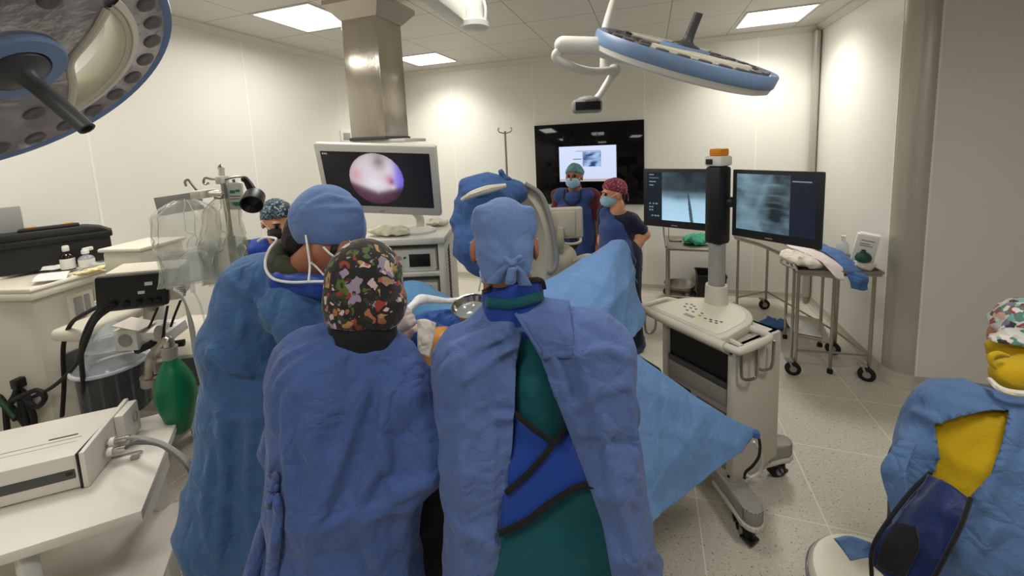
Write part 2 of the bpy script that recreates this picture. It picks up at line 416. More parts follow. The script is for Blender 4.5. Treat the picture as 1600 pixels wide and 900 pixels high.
# ================================================================== the room
XL, XR, YB, ZC = -3.457, 1.685, 5.18, 2.985      # left wall, right wall, back wall, ceiling
YN, XF, YF = 3.55, 4.0, -1.9                      # wall that steps out on the right, far right wall, wall behind
def struct(name, mb, m, parent=None, smooth=False):
    o = mb.build(name, m, parent, smooth=smooth)
    if parent is None: o['kind'] = 'structure'
    return o
def node_floor():
    m = bpy.data.materials.new('speckled_vinyl'); m.use_nodes = True; N = m.node_tree.nodes; L = m.node_tree.links; b = N['Principled BSDF']
    b.inputs['Roughness'].default_value = .38; b.inputs['Specular IOR Level'].default_value = .4
    tc = N.new('ShaderNodeTexCoord'); sx = N.new('ShaderNodeSeparateXYZ'); L.new(tc.outputs['Object'], sx.inputs[0])
    def M(op, a, b_=None, c=None):
        n = N.new('ShaderNodeMath'); n.operation = op
        for i, v in enumerate((a, b_, c)):
            if v is None: continue
            if isinstance(v, (int, float)): n.inputs[i].default_value = v
            else: L.new(v, n.inputs[i])
        return n.outputs[0]
    def line(o, off, per, wd):
        f = M('FRACT', M('DIVIDE', M('SUBTRACT', o, off-per/2), per)); return M('LESS_THAN', M('ABSOLUTE', M('SUBTRACT', f, .5)), wd/per/2)
    ln = M('MAXIMUM', line(sx.outputs[0], .23, .583, .006), line(sx.outputs[1], 2.136, .579, .005))
    def fleck(scale, st, rot, th, seed):
        mp = N.new('ShaderNodeMapping'); mp.inputs['Rotation'].default_value = (0, 0, rot); mp.inputs['Scale'].default_value = st; mp.inputs['Location'].default_value = (seed, seed*2, 0)
        L.new(tc.outputs['Object'], mp.inputs[0]); n = N.new('ShaderNodeTexNoise'); n.inputs['Scale'].default_value = scale; n.inputs['Detail'].default_value = 1.5; L.new(mp.outputs[0], n.inputs[0])
        return M('SMOOTH_MIN', M('MULTIPLY', M('MAXIMUM', M('SUBTRACT', n.outputs[0], th), 0.), 30.), 1., .05)
    f1 = fleck(55, (1, 2.2, 1), .5, .665, 1.3); f2 = fleck(60, (2.3, 1, 1), .2, .67, 7.1); f3 = fleck(75, (1, 1.6, 1), 1.1, .63, 3.7)
    mix1 = N.new('ShaderNodeMixRGB'); mix1.inputs[1].default_value = (*srgb(203, 197, 183), 1); mix1.inputs[2].default_value = (*srgb(224, 219, 206), 1); L.new(f3, mix1.inputs[0])
    mix2 = N.new('ShaderNodeMixRGB'); mix2.inputs[2].default_value = (*srgb(112, 108, 102), 1); L.new(mix1.outputs[0], mix2.inputs[1]); L.new(M('MINIMUM', M('ADD', f1, f2), 1.), mix2.inputs[0])
    mix3 = N.new('ShaderNodeMixRGB'); mix3.inputs[2].default_value = (*srgb(232, 228, 216), 1); L.new(mix2.outputs[0], mix3.inputs[1]); L.new(ln, mix3.inputs[0])
    L.new(mix3.outputs[0], b.inputs['Base Color']); return m
def node_ceiling():
    m = bpy.data.materials.new('ceiling_panels'); m.use_nodes = True; N = m.node_tree.nodes; L = m.node_tree.links; b = N['Principled BSDF']; b.inputs['Roughness'].default_value = .5
    tc = N.new('ShaderNodeTexCoord'); sx = N.new('ShaderNodeSeparateXYZ'); L.new(tc.outputs['Object'], sx.inputs[0]); outs = []
    for i, off, per in ((0, .80, .62), (1, 4.28, .605)):
        a = N.new('ShaderNodeMath'); a.operation = 'MULTIPLY_ADD'; a.inputs[1].default_value = 1/per; a.inputs[2].default_value = -(off-per/2)/per; L.new(sx.outputs[i], a.inputs[0])
        f = N.new('ShaderNodeMath'); f.operation = 'FRACT'; L.new(a.outputs[0], f.inputs[0])
        s = N.new('ShaderNodeMath'); s.operation = 'SUBTRACT'; s.inputs[1].default_value = .5; L.new(f.outputs[0], s.inputs[0])
        q = N.new('ShaderNodeMath'); q.operation = 'ABSOLUTE'; L.new(s.outputs[0], q.inputs[0])
        t = N.new('ShaderNodeMath'); t.operation = 'LESS_THAN'; t.inputs[1].default_value = .004/per; L.new(q.outputs[0], t.inputs[0]); outs.append(t)
    mx = N.new('ShaderNodeMath'); mx.operation = 'MAXIMUM'; L.new(outs[0].outputs[0], mx.inputs[0]); L.new(outs[1].outputs[0], mx.inputs[1])
    mix = N.new('ShaderNodeMixRGB'); mix.inputs[1].default_value = (*CEIL_C, 1); mix.inputs[2].default_value = (*srgb(150, 146, 138), 1); L.new(mx.outputs[0], mix.inputs[0]); L.new(mix.outputs[0], b.inputs['Base Color'])
    return m
struct('floor', MB().bb((XL-.1, YF-.1, -.1), (XF+.1, YB+.1, 0)), node_floor())
struct('ceiling', MB().bb((XL-.1, YF-.1, ZC), (XF+.1, YB+.1, ZC+.1)), node_ceiling())
wl = struct('wall_left', MB().bb((XL-.1, YF-.1, 0), (XL, YB+.1, ZC)), WALL)
wb = struct('wall_back', MB().bb((XL, YB, 0), (XR+.1, YB+.1, ZC)), WALL)
wr = struct('wall_right', MB().bb((XR, YN+.14, 0), (XR+.1, YB, ZC)), WALL)
wn = struct('wall_right_near', MB().bb((XR+.14, YN, 0), (XF, YN+.1, ZC)), WALL)
struct('wall_right_far', MB().bb((XF, YF-.1, 0), (XF+.1, YN+.1, ZC)), WALL)
struct('wall_front', MB().bb((XL, YF-.1, 0), (XF, YF, ZC)), WALL)
def joints(parent, items):
    for lo, hi in items: MB().bb(lo, hi).build('panel_joint', JOINT, parent, smooth=False)
zt = ZC-.055
joints(wb, [((x-.007, YB-.002, .1), (x+.007, YB+.01, zt)) for x in (-2.58, -1.418, -.05, 1.12)])
joints(wl, [((XL-.01, y-.007, .1), (XL+.002, y+.007, zt)) for y in (-.68, .49, 1.661, 2.822, 3.99)])
joints(wr, [((XR-.002, YN+.135, .1), (XR+.01, YN+.15, zt))])
joints(wn, [((XR+.14, YN-.003, .1), (XR+.152, YN+.01, zt)), ((3.0, YN-.002, .1), (3.014, YN+.01, zt))])
# rounded outer corner and the corner pipe
MET = mat('corner_profile_grey', srgb(182, 178, 168), .36, metal=.35)
m = MB(); n = 14; poly = []
for i in range(n+1):
    a = math.pi/2*i/n; poly.append((XR+.14-.14*math.cos(a), YN+.14-.14*math.sin(a), 0))
m.prism(poly+[(XR+.14, YN+.14, 0)], (0, 0, ZC)); o = m.build('trim_1', MET); o['kind'] = 'structure'
o = MB().cyl((XR-.042, YB-.042, .09), (XR-.042, YB-.042, ZC-.06), .034, n=20).build('trim_2', MET); o['kind'] = 'structure'
# cove moulding under the ceiling and coved skirting
COV = mat('cove_moulding', srgb(212, 208, 198), .5)
def prof_run(name, a, b, nrm, prof, m, parent=None):
    mb = MB(); nv = np.array(nrm, float); mb.prism([np.array(a, float)+nv*u+np.array((0, 0, v)) for u, v in prof], np.array(b, float)-np.array(a, float)); o = mb.build(name, m, parent, smooth=False); o['kind'] = 'structure'; return o
cp = [(0, 0), (0, -.058), (.012, -.056), (.02, -.045), (.045, -.02), (.056, -.012), (.058, 0)]
prof_run('trim_3', (XL, YB, ZC), (XR, YB, ZC), (0, -1, 0), cp, COV); prof_run('trim_4', (XL, YF, ZC), (XL, YB, ZC), (1, 0, 0), cp, COV)
prof_run('trim_5', (XR, YN+.14, ZC), (XR, YB, ZC), (-1, 0, 0), cp, COV); prof_run('trim_6', (XR+.14, YN, ZC), (XF, YN, ZC), (0, -1, 0), cp, COV)
sk = [(0, 0), (0, .1), (.004, .1), (.006, .05), (.016, .02), (.045, .002), (.05, 0)]
SKM = mat('coved_vinyl_skirting', srgb(186, 180, 166), .45, var=.05, vscale=60)
prof_run('baseboard_back', (XL, YB, 0), (XR, YB, 0), (0, -1, 0), sk, SKM); prof_run('baseboard_left', (XL, YF, 0), (XL, YB, 0), (1, 0, 0), sk, SKM)
prof_run('baseboard_right', (XR, YN+.14, 0), (XR, YB, 0), (-1, 0, 0), sk, SKM); prof_run('baseboard_right_near', (XR+.14, YN, 0), (XF, YN, 0), (0, -1, 0), sk, SKM)
m = MB(); cx, cy = XR+.14, YN+.14
rows = [[(cx-(.14+u)*math.cos(a), cy-(.14+u)*math.sin(a), v) for a in np.linspace(0, math.pi/2, 12)] for u, v in ((0, .1), (.006, .05), (.016, .02), (.045, .001))]
o = grid_mesh('trim_7', rows, SKM); o['kind'] = 'structure'

# ------------------------------------------------------------------ ceiling lamps
DIFF = mat('lamp_diffuser', (1, .98, .925), .5, emis=LAMP)
FRM = mat('lamp_frame', srgb(222, 220, 214), .4)
for x, y, lb in ((-2.613, 2.75, 'square recessed ceiling panel lamp left of the steel ceiling column'), (-2.58, 4.565, 'square recessed ceiling panel lamp behind the steel column by the back wall'),
                 (1.115, 4.585, 'square recessed ceiling panel lamp in the back right ceiling corner'), (-.75, 1.75, 'added unseen square ceiling panel lamp above the operating table'),
                 (-2.6, .93, 'added unseen square ceiling panel lamp above the black instrument case'), (-.6, -.6, 'added unseen square ceiling panel lamp behind the viewer'), (1.115, .95, 'added unseen square ceiling panel lamp above the seated person')):  # the last four panels are out of view, added to light the room
    t = empty('ceiling_light', (x, y, ZC), lb, 'ceiling light', 'recessed square ceiling lamps')
    MB().bb((x-.268, y-.268, ZC-.004), (x+.268, y+.268, ZC+.01)).build('diffuser', DIFF, t, smooth=False)
    f = MB()
    for a, b in (((-.285, -.285), (.285, -.268)), ((-.285, .268), (.285, .285)), ((-.285, -.268), (-.268, .268)), ((.268, -.268), (.285, .268))):
        f.bb((x+a[0], y+a[1], ZC-.008), (x+b[0], y+b[1], ZC+.01))
    f.build('frame', FRM, t, smooth=False)
    ld = bpy.data.lights.new('panel_light', 'AREA'); ld.shape = 'SQUARE'; ld.size = .52; ld.energy = LAMPW*(.6 if y == 1.75 else 1.); ld.spread = math.radians(125 if y > 4 else 165); ld.color = (1, .97, .91)
    lo_ = bpy.data.objects.new('panel_light', ld); COL.objects.link(lo_); lo_.parent = t; lo_.location = (0, 0, -.012)

# ------------------------------------------------------------------ stainless ceiling column
c0 = (-1.718, 2.405); s = .287
t = empty('ceiling_column', (c0[0]-s/2, c0[1]+s/2, 1.995), 'square brushed steel column hanging from the ceiling above the endoscopy monitor', 'ceiling column')
MB().bb((c0[0]-s, c0[1], 1.995), (c0[0], c0[1]+s, 2.80), bev=.004).build('column_body', SILVER, t)
m = MB(); e = .075; zb, zt2 = 2.795, 2.885
lo = [(c0[0]-s-.004, c0[1]-.004), (c0[0]+.004, c0[1]-.004), (c0[0]+.004, c0[1]+s+.004), (c0[0]-s-.004, c0[1]+s+.004)]
hi = [(x+(-e if x < c0[0]-s/2 else e), y+(-e if y < c0[1]+s/2 else e)) for x, y in lo]
vb = [m.bm.verts.new((x, y, zb)) for x, y in lo]; vt = [m.bm.verts.new((x, y, zt2)) for x, y in hi]; v3 = [m.bm.verts.new((x, y, zt2+.03)) for x, y in hi]
m.bm.faces.new(vb[::-1]); m.bm.faces.new(v3)
for k in range(4): m.bm.faces.new((vb[k], vb[(k+1) % 4], vt[(k+1) % 4], vt[k])); m.bm.faces.new((vt[k], vt[(k+1) % 4], v3[(k+1) % 4], v3[k]))
m.build('flared_collar', SILVER, t, smooth=False)
MB().cyl((c0[0]-s/2, c0[1]+s/2, zt2), (c0[0]-s/2, c0[1]+s/2, ZC), .13, n=32).build('ceiling_tube', WHITE, t)
MB().bb((c0[0]-s-.01, c0[1]-.01, 1.975), (c0[0]+.01, c0[1]+s+.01, 1.997), bev=.004).build('base_flange', DGREY, t)
MB().bb((c0[0]-s-.05, c0[1]+.02, 1.955), (c0[0]+.14, c0[1]+.3, 1.977), bev=.005).build('shelf_plate', WHITE, t)
# small socket box on the wall behind the column
p = PX(541, 213, XL+.001)
t = empty('wall_socket', (XL, p[1], p[2]-.06), 'small white wall socket left of the steel ceiling column foot', 'socket')
MB().bb((XL-.001, p[1]-.1, p[2]-.07), (XL+.012, p[1]+.1, p[2]+.07), bev=.004).build('face_plate', WHITE, t)
MB().bb((XL+.01, p[1]-.06, p[2]-.045), (XL+.016, p[1]+.06, p[2]+.04), bev=.003).build('socket_insert', GREYP, t)

# ------------------------------------------------------------------ surgical lamps
def surgical_lamp(label, c, n, R, holes, thick):
    """n points out of the light-giving face"""
    c = np.array(c, float); n = np.array(n, float)/np.linalg.norm(n)
    t = empty('surgical_lamp', c, label, 'operating lamp', 'operating lamps')
    a = np.cross(n, (0, 0, 1.)); a /= np.linalg.norm(a); b = np.cross(n, a)
    return t, c, n, a, b
LENSM = mat('lamp_lens_glass', srgb(168, 164, 170), .14, metal=.6, var=.25, vscale=14, bump=.35, bscale=16)
LEDM = mat('lamp_reflector', srgb(104, 100, 102), .3, metal=.3)
def lamp_parts(t, c, n, a, b, R, depth, cut, hl=.205):
    def pt(r, th, h): return c+r*(math.cos(th)*a+math.sin(th)*b)+h*n
    # rim: rounded blue-grey band
    MB().lathe([(R-.03, .0), (R-.006, .006), (R, -.002), (R, -.040), (R-.004, -.046), (R-.03, -.046), (R-.03, 0)], c, n, 72, caps=False).build('blue_rim', LAMPB, t)
    MB().lathe([(R-.03, -.046), (R-.005, -.046), (R-.01, -.066), (R-.03, -.074), (R-.07, -.07), (R-.07, -.046)], c, n, 72, caps=False).build('shell_rim', WHITE, t)
    RO, RI, DT = .237, .112, math.radians(50)
    def rin(th):                                                   # inner edge of the crescent openings, None outside them
        for mid in cut:
            x = (th-mid+math.pi) % (2*math.pi)-math.pi
            if abs(x) < DT-1e-6: return RO-(RO-RI)*math.cos(math.pi/2*x/DT)**.8
        return None
    NS = 144; ang = [2*math.pi*i/NS+(cut[0] if cut else 0) for i in range(NS+1)]
    def plate(r0, r1, h0, h1, flip):
        m = MB()
        for t0, t1 in zip(ang, ang[1:]):
            a0, a1 = rin(t0) or RO, rin(t1) or RO
            hh = lambda r: h0+(h1-h0)*(r/R)**3
            for q in (((r0, r0), (a0, a1)), ((RO, RO), (r1, r1))):
                (u0, u1), (v0, v1) = q
                if abs(u0-v0) > 1e-4 or abs(u1-v1) > 1e-4: m.quad(pt(u0, t0, hh(u0)), pt(v0, t0, hh(v0)), pt(v1, t1, hh(v1)), pt(u1, t1, hh(u1)))
        bmesh.ops.remove_doubles(m.bm, verts=m.bm.verts, dist=1e-4)
        return m
    lens = plate(.06, R-.028, 0, 0, False).build('lens_plate', LENSM, t, smooth=False); md = lens.modifiers.new('thickness', 'SOLIDIFY'); md.thickness = .005
    bk = plate(.001, R-.05, -depth, -.064, True).build('back_shell', WHITE, t); md = bk.modifiers.new('thickness', 'SOLIDIFY'); md.thickness = .004
    for mid in cut:
        th = np.linspace(mid-DT*.995, mid+DT*.995, 26); loop = [(RO, x) for x in th]+[(rin(x) or RO, x) for x in th[::-1]]
        m = MB(); A = [pt(r, x, .01) for r, x in loop]; B = [pt(r, x, -depth-.006) for r, x in loop]
        for k in range(len(A)): m.quad(A[k], A[(k+1) % len(A)], B[(k+1) % len(A)], B[k])
        bmesh.ops.remove_doubles(m.bm, verts=m.bm.verts, dist=1e-4); o = m.build('opening_wall', CREAM, t); md = o.modifiers.new('thickness', 'SOLIDIFY'); md.thickness = .004
        m = MB(); G = [[pt(r, x, h) for x in np.linspace(mid-DT*1.04, mid+DT*1.04, 26)] for r, h in ((RO-.002, .001), (RO, .014), (RO+.008, .016), (RO+.011, .011), (RO+.014, .016), (RO+.03, .013), (RO+.034, .001))]
        for r in range(6):
            for k in range(25): m.quad(G[r][k], G[r][k+1], G[r+1][k+1], G[r+1][k])
        bmesh.ops.remove_doubles(m.bm, verts=m.bm.verts, dist=1e-4); m.build('opening_frame', CREAM, t)
        m = MB(); m.tube([pt(r, x, .006) for r, x in loop[26:]], .009, n=8, smooth=1); m.build('opening_frame', CREAM, t)
    k = 0
    for r, cnt in ((R-.058, 26), (.2, 12)):
        for i in range(cnt):
            th = 2*math.pi*(i+.5)/cnt
            if r < R-.07 and any(abs((th-q+math.pi) % (2*math.pi)-math.pi) < DT+.2 for q in cut): continue
            MB().lathe([(.024, .0), (.024, .008), (.021, .0095), (.012, .0085), (.001, .008)], pt(r, th, 0), n, 20).build('led_lens', LEDM, t); k += 1
    MB().lathe([(.1, -.01), (.1, .014), (.094, .02), (.062, .022), (.06, .012), (.0005, .012)], c, n, 48).build('hub_ring', LAMPB, t)
    h = MB().lathe([(.06, .012), (.056, .026), (.03, .034), (.021, .045), (.0185, .07), (.0175, hl), (.012, hl+.001), (.012, hl-.015), (.0005, hl-.015)], c, n, 28).build('handle', DGREY, t)
def lamp_left():
    t, c, n, a, b = surgical_lamp('large round operating lamp seen from below at the top left, its handle pointing down right', (-1.404, .559, 2.136), (.603, .277, -.748), .37, 0, .06)
    lamp_parts(t, c, n, a, b, .37, .05, [math.radians(-156), math.radians(24)])
    # yoke and ceiling arm, outside the frame
    k = c-.09*n; MB().tube([k, k-.12*n, k-.2*n+np.array((-.1, -.05, .1)), np.array((-1.75, .3, 2.6)), np.array((-1.75, .3, ZC))], .03, n=14, smooth=6).build('suspension_arm', WHITE, t)
lamp_left()
def lamp_right():
    c = D(1068, 80, 1.7); n = np.array((.353, -.259, .899))
    t, c, n, a, b = surgical_lamp('operating lamp disc with blue rim turned face up, its grey handle pointing to the ceiling', c, n, .372, 0, .06)
    lamp_parts(t, c, n, a, b, .372, .05, [math.radians(60), math.radians(-120)], .15)
    W = lambda x, y, d: D(x, y, d)
    p0, p1 = W(935, 72, 1.68), W(880, 71, 1.72)
    MB().cyl(p0, p1, .036, .038, 24).sph(p1, (.038, .038, .038), 20).build('yoke_barrel', WHITE, t)
    m = MB(); m.tube([W(1035, 98, 1.66), W(990, 90, 1.66), W(955, 80, 1.67), W(930, 73, 1.68)], [.02, .032, .036, .036], n=14, smooth=4); m.build('disc_bracket', WHITE, t)
    m = MB(); m.tube([W(874, 78, 1.72), W(868, 88, 1.73), W(876, 96, 1.74), W(905, 108, 1.78), W(930, 112, 1.83), W(958, 110, 1.88)], .019, n=14, smooth=6); m.build('bent_arm', WHITE, t)
    MB().sph(W(960, 110, 1.9), .03, 20).build('elbow_joint', WHITE, t)
    m = MB(); m.tube([W(943, 108, 1.92), W(944, 60, 1.92), W(947, 40, 1.93), W(962, -10, 2.0)], .018, n=14, smooth=4)
    tp = W(962, -10, 2.0); m.cyl(tp, (tp[0], tp[1], ZC), .018); m.build('suspension_pole', WHITE, t)
    m = MB(); m.tube([W(960, 113, 1.9), W(947, 133, 1.9), W(936, 150, 1.9), W(925, 160, 1.9)], [.02, .017, .016, .016], n=12, smooth=4); m.build('hanging_strut', WHITE, t)
    b_ = np.array(W(917, 166, 1.9)); r = RZ(math.radians(20)); 
    MB().sph(W(918, 157, 1.9), (.055, .03, .022), 20).box(b_, (.142, .05, .064), r, bev=.02, seg=4).build('control_box', GREYP, t)
    f = np.array(r @ Vector((0, -.026, 0))); MB().box(b_+f, (.115, .006, .038), r, bev=.002).build('display', BLACK, t)
lamp_right()
# beam arm with round end cap, top middle
t = empty('pendant_arm', PZ(742, 45, 2.5), 'white ceiling pendant beam with a round end cap, right of the steel column', 'pendant arm')
e1 = np.array(PZ(735, 34, 2.52)); e0 = np.array(PZ(678, -12, 2.56)); e0 = e1+(e0-e1)*1.6
d = e1-e0; L = np.linalg.norm(d); q = Vector(d).to_track_quat('X', 'Z').to_matrix()
MB().box((e0+e1)/2, (L, .075, .1), q, bev=.006).build('beam', WHITE, t)
p = np.array(PZ(742, 45, 2.46))
MB().lathe([(.001, -.012), (.05, -.01), (.068, .004), (.068, .028), (.06, .036), (.001, .036)], p, (0, 0, 1), 32).build('end_cap', WHITE, t)
MB().cyl(p+(0, 0, .03), p+(0, .0, .25), .045, n=24).cyl(p+(.02, .01, .2), (p[0]+.02, p[1]+.01, ZC), .03, n=20).build('vertical_post', WHITE, t)
p2 = p+np.array((.06, -.01, .03)); m = MB(); m.tube([p2, p2+(0.004, 0, .05), p2+(-.004, 0, .1), p2+(.004, 0, .15), p2+(0, 0, .25)], .007, n=8, smooth=4); m.build('cable', WHITE, t)
# ================================================================== fluoroscopy monitor cart
class Frame:
    """local axes of a thing standing on the floor: u right, n back, z up"""
    def __init__(s, o, u):
        s.o = np.array([o[0], o[1], 0.]); u = np.array([u[0], u[1], 0.]); s.u = u/np.linalg.norm(u); s.n = np.array([-s.u[1], s.u[0], 0]); s.R = Matrix(((s.u[0], s.n[0], 0), (s.u[1], s.n[1], 0), (0, 0, 1)))
    def __call__(s, x, y, z): return s.o+s.u*x+s.n*y+np.array((0, 0, z))
    def box(s, m, lo, hi, bev=0.):
        lo, hi = np.array(lo, float), np.array(hi, float); c = (lo+hi)/2; return m.box(s(*c), hi-lo, s.R, bev)
def caster(name, p, parent, r=.055, wd=.022, ang=.5, hood=None, mm=BLACKR):
    """swivel caster standing at floor point p"""
    d = np.array((math.cos(ang), math.sin(ang), 0)); p = np.array(p, float); c = p+(0, 0, r)
    o = MB().lathe([(r*.35, -wd*.6), (r*.82, -wd*.5), (r, -wd*.35), (r, wd*.35), (r*.82, wd*.5), (r*.35, wd*.6)], c, d, 26).build(name, mm, parent)
    MB().cyl(c-d*wd*.75, c+d*wd*.75, r*.45, n=18).build('wheel_hub', GREYP, o)
    f = np.array((-d[1], d[0], 0)); m = MB()
    for sgn in (-1, 1): m.tube([c+d*wd*.85*sgn, c+d*wd*.85*sgn+f*r*.3+(0, 0, r*.7), c+f*r*.5+d*wd*.6*sgn+(0, 0, r*1.15)], r*.14, n=6, smooth=3)
    m.box(c+f*r*.5+np.array((0, 0, r*1.2)), (wd*2.2, wd*2.2, r*.22)).build('wheel_fork', hood or GREYP, o)
    return o
A_, B_ = np.array([-.012, 2.338]), np.array([.391, 1.949]); F = Frame((A_+B_)/2, B_-A_)
cart = empty('monitor_cart', F(0, .25, 0), 'cream fluoroscopy monitor cart with D-shaped control deck and rounded side handles', 'monitor cart')
CB = mat('cart_cream', srgb(206, 201, 188), .42, var=.02); CBG = mat('cart_grey_cover', srgb(150, 146, 140), .4, var=.03); CBD = mat('cart_front_grey', srgb(150, 146, 140), .5)
m = MB()
F.box(m, (-.22, .05, .2), (-.19, .42, .90), .006); F.box(m, (.175, .05, .2), (.215, .42, .90), .008); F.box(m, (-.2, .40, .2), (.2, .42, .9)); F.box(m, (-.2, .05, .86), (.2, .42, .9)); F.box(m, (-.2, .06, .2), (.2, .42, .24))
m.build('cabinet_shell', CB, cart)
m = MB(); F.box(m, (-.19, .065, .24), (.175, .40, .668), .004); m.build('equipment_front', CBD, cart)
m = MB(); F.box(m, (-.185, .075, .672), (.17, .39, .855)); ob = m.build('storage_recess', BLACK, cart, smooth=False)
m = MB(); F.box(m, (-.185, .058, .675), (.17, .075, .70), .003); m.build('recess_sill', DGREY, cart)
m = MB(); F.box(m, (-.18, .058, .585), (.168, .068, .668), .003); m.build('drawer', CBD, cart)
m = MB(); F.box(m, (-.18, .06, .535), (-.04, .068, .552), .002); m.build('disc_slot', BLACK, cart)
m = MB(); F.box(m, (0, .058, .47), (.165, .07, .545), .002); o = m.build('vent_grille', DGREY, cart)
for k in range(9): mm = MB(); F.box(mm, (.004, .055, .4745+.0078*k), (.161, .06, .478+.0078*k)); mm.build('vent_slat', CBD, o, smooth=False)
m = MB()
for x, z, wd in ((.02, .44, .03), (.075, .436, .03), (.12, .43, .03), (.03, .405, .02), (.09, .395, .05), (-.02, .42, .02)): F.box(m, (x, .06, z), (x+wd, .068, z+.008))
m.build('port_row', BLACK, cart, smooth=False)
MB().sph(F(-.1, .062, .5), .007, 10).build('power_light', mat('green_led', (.05, .9, .35), .4, emis=3), cart)
m = MB(); F.box(m, (-.135, .06, .49), (-.055, .066, .512), .002); m.build('button_panel', BLACK, cart)
m = MB()
for x, z in ((.195, .875), (.195, .42), (.195, .235), (-.205, .875)): m.cyl(F(x, .052, z), F(x, .046, z), .007, n=10)
m.build('bolt', BLACK, cart)
# deck: straight front, round back
def deck_outline(gr=0.):
    pts = [(-.275-gr, 0-gr), (-.285-gr, .04)]
    for a in np.linspace(math.pi*.93, .07*math.pi, 26): pts.append(((.225+gr)*math.cos(a)-.06, .17+(.275+gr)*math.sin(a)))
    return pts+[(.18+gr, .05), (.17+gr, 0-gr)]
m = MB(); m.prism([F(x, y, .905) for x, y in deck_outline()], (0, 0, .048), bev=.012); m.build('control_deck', CB, cart)
m = MB(); m.prism([F(x*.86-.01, .02+y*.88, .9535) for x, y in deck_outline()], (0, 0, .0018)); o = m.build('key_membrane', CREAM, cart)
m = MB()
for i, (x, y) in enumerate([(-.19, .2), (-.17, .215), (-.145, .205), (-.17, .16), (-.14, .17), (-.115, .18), (-.13, .13), (-.1, .14), (-.01, .12), (.015, .13), (.04, .14), (.06, .15), (.03, .11), (.055, .118), (-.06, .16)]):
    F.box(m, (x, y, .955), (x+.013, y+.01, .957))
m.build('key_row', DGREY, o, smooth=False)
m = MB(); F.box(m, (-.1, .075, .955), (-.045, .1, .957)); m.build('key_display', GREYP, o, smooth=False)
m = MB(); F.box(m, (-.05, .125, .955), (-.035, .14, .957)); m.build('yellow_key', YELL, o, smooth=False)
m = MB(); m.tube([F(-.30, .0, .925), F(-.15, -.006, .925), F(.05, -.008, .925), F(.20, -.005, .925)], .023, n=14, smooth=5); m.build('front_rail', CB, cart)
m = MB(); m.tube([F(.18, 0, .925), F(.245, .005, .925), F(.262, .03, .925), F(.262, .2, .925), F(.25, .255, .925), F(.2, .27, .925), F(.13, .265, .925)], .018, n=12, smooth=4); m.tube([F(.175, .07, .925), F(.24, .06, .925)], .013); m.build('side_handle', CB, cart)
m = MB(); m.tube([F(-.27, 0, .925), F(-.335, .005, .925), F(-.35, .03, .925), F(-.35, .19, .925), F(-.335, .235, .925), F(-.27, .26, .925)], .016, n=12, smooth=4); m.build('side_handle', CB, cart)
for x0, y0, nm in ((.235, .06, 1), (.225, .2, 2)):
    m = MB(); m.tube([F(x0, y0, .91), F(x0+.005, y0, .79), F(x0+.01, y0+.01, .765), F(x0+.02, y0+.05, .755), F(x0+.028, y0+.08, .775), F(x0+.03, y0+.085, .9)], .007, n=8, smooth=5); m.build('cable_hook', TUBE, cart)
m = MB(); m.tube([F(-.33, .03, .91), F(-.33, .03, .8), F(-.325, .045, .765), F(-.32, .08, .765), F(-.315, .1, .8), F(-.315, .1, .91)], .007, n=8, smooth=5); m.build('cable_hook', TUBE, cart)
# base legs
def cart_leg(p0, p1, w0, w1, z0, z1):
    a, b = np.array(p0), np.array(p1); d = (b-a)/np.linalg.norm(b-a); s_ = np.array((-d[1], d[0])); out = []
    for t in np.linspace(0, 1, 4): out.append(a+(b-a)*t+s_*(w0+(w1-w0)*t))
    for q in np.linspace(math.pi/2, -math.pi/2, 9): out.append(b+w1*(d*math.cos(q)+s_*math.sin(q)))
    for t in np.linspace(1, 0, 4): out.append(a+(b-a)*t-s_*(w0+(w1-w0)*t))
    m = MB(); m.prism([F(x, y, z0) for x, y in out], (0, 0, z1-z0), bev=.012); return m
for k, (p0, p1) in enumerate((((.12, .12), (.33, .02)), ((.1, .35), (.165, .56)), ((-.12, .12), (-.33, .02)), ((-.1, .35), (-.165, .56)))):
    cart_leg(p0, p1, .06, .048, .135, .21).build('base_leg', CBG, cart)
    cart_leg(p0, p1, .066, .053, .108, .138).build('leg_bumper', CB, cart)
    d = np.array(p1)-np.array(p0); d /= np.linalg.norm(d); q = np.array(p1)-d*.01
    cw = math.atan2(*(F(*d, 0)-F(0, 0, 0))[[1, 0]])
    caster('caster', F(q[0]-d[0]*.03, q[1]-d[1]*.03, 0), cart, .045, .045, cw+math.pi/2, BLACK)
    m = MB(); F.box(m, (q[0]-.03, q[1]-.03, .02), (q[0]+.03, q[1]+.03, .035), .004); F.box(m, (q[0]-.022, q[1]-.01, .03), (q[0]-.008, q[1]+.01, .11)); F.box(m, (q[0]+.008, q[1]-.01, .03), (q[0]+.022, q[1]+.01, .11)); m.build('brake_pedal', BLACK, cart)
m = MB(); F.box(m, (-.18, .09, .12), (.18, .42, .215), .015); m.build('base_block', CB, cart)
# mast
pp = F(-.1116, .4107, 0)[:2]; pb = np.array((pp[0], pp[1], 0))-F.n*.05
m = MB(); m.lathe([(.001, .90), (.065, .90), (.062, .955), (.058, 1.05), (.056, 1.06), (.001, 1.06)], pb, n=32); m.build('mast_sleeve', CB, cart)
MB().cyl(pb+(0, 0, 1.05), pb+(0, 0, 1.5), .044, n=32).build('mast', GREYP, cart)
m = MB(); F.box(m, (-.1616, .31, 1.30), (-.0616, .41, 1.735), .02); m.build('mast_head', BLACK, cart)
m = MB(); F.box(m, (-.165, .31, 1.735), (-.06, .41, 1.79), .012); m.build('beacon_base', WHITE, cart)
m = MB(); F.box(m, (-.145, .325, 1.79), (-.075, .40, 1.83), .008); m.build('beacon', mat('amber_lens', srgb(226, 140, 32), .3), cart)
m = MB(); F.box(m, (-.15, .303, 1.745), (-.11, .312, 1.775), .004); m.build('sensor_window', BLACK, cart)
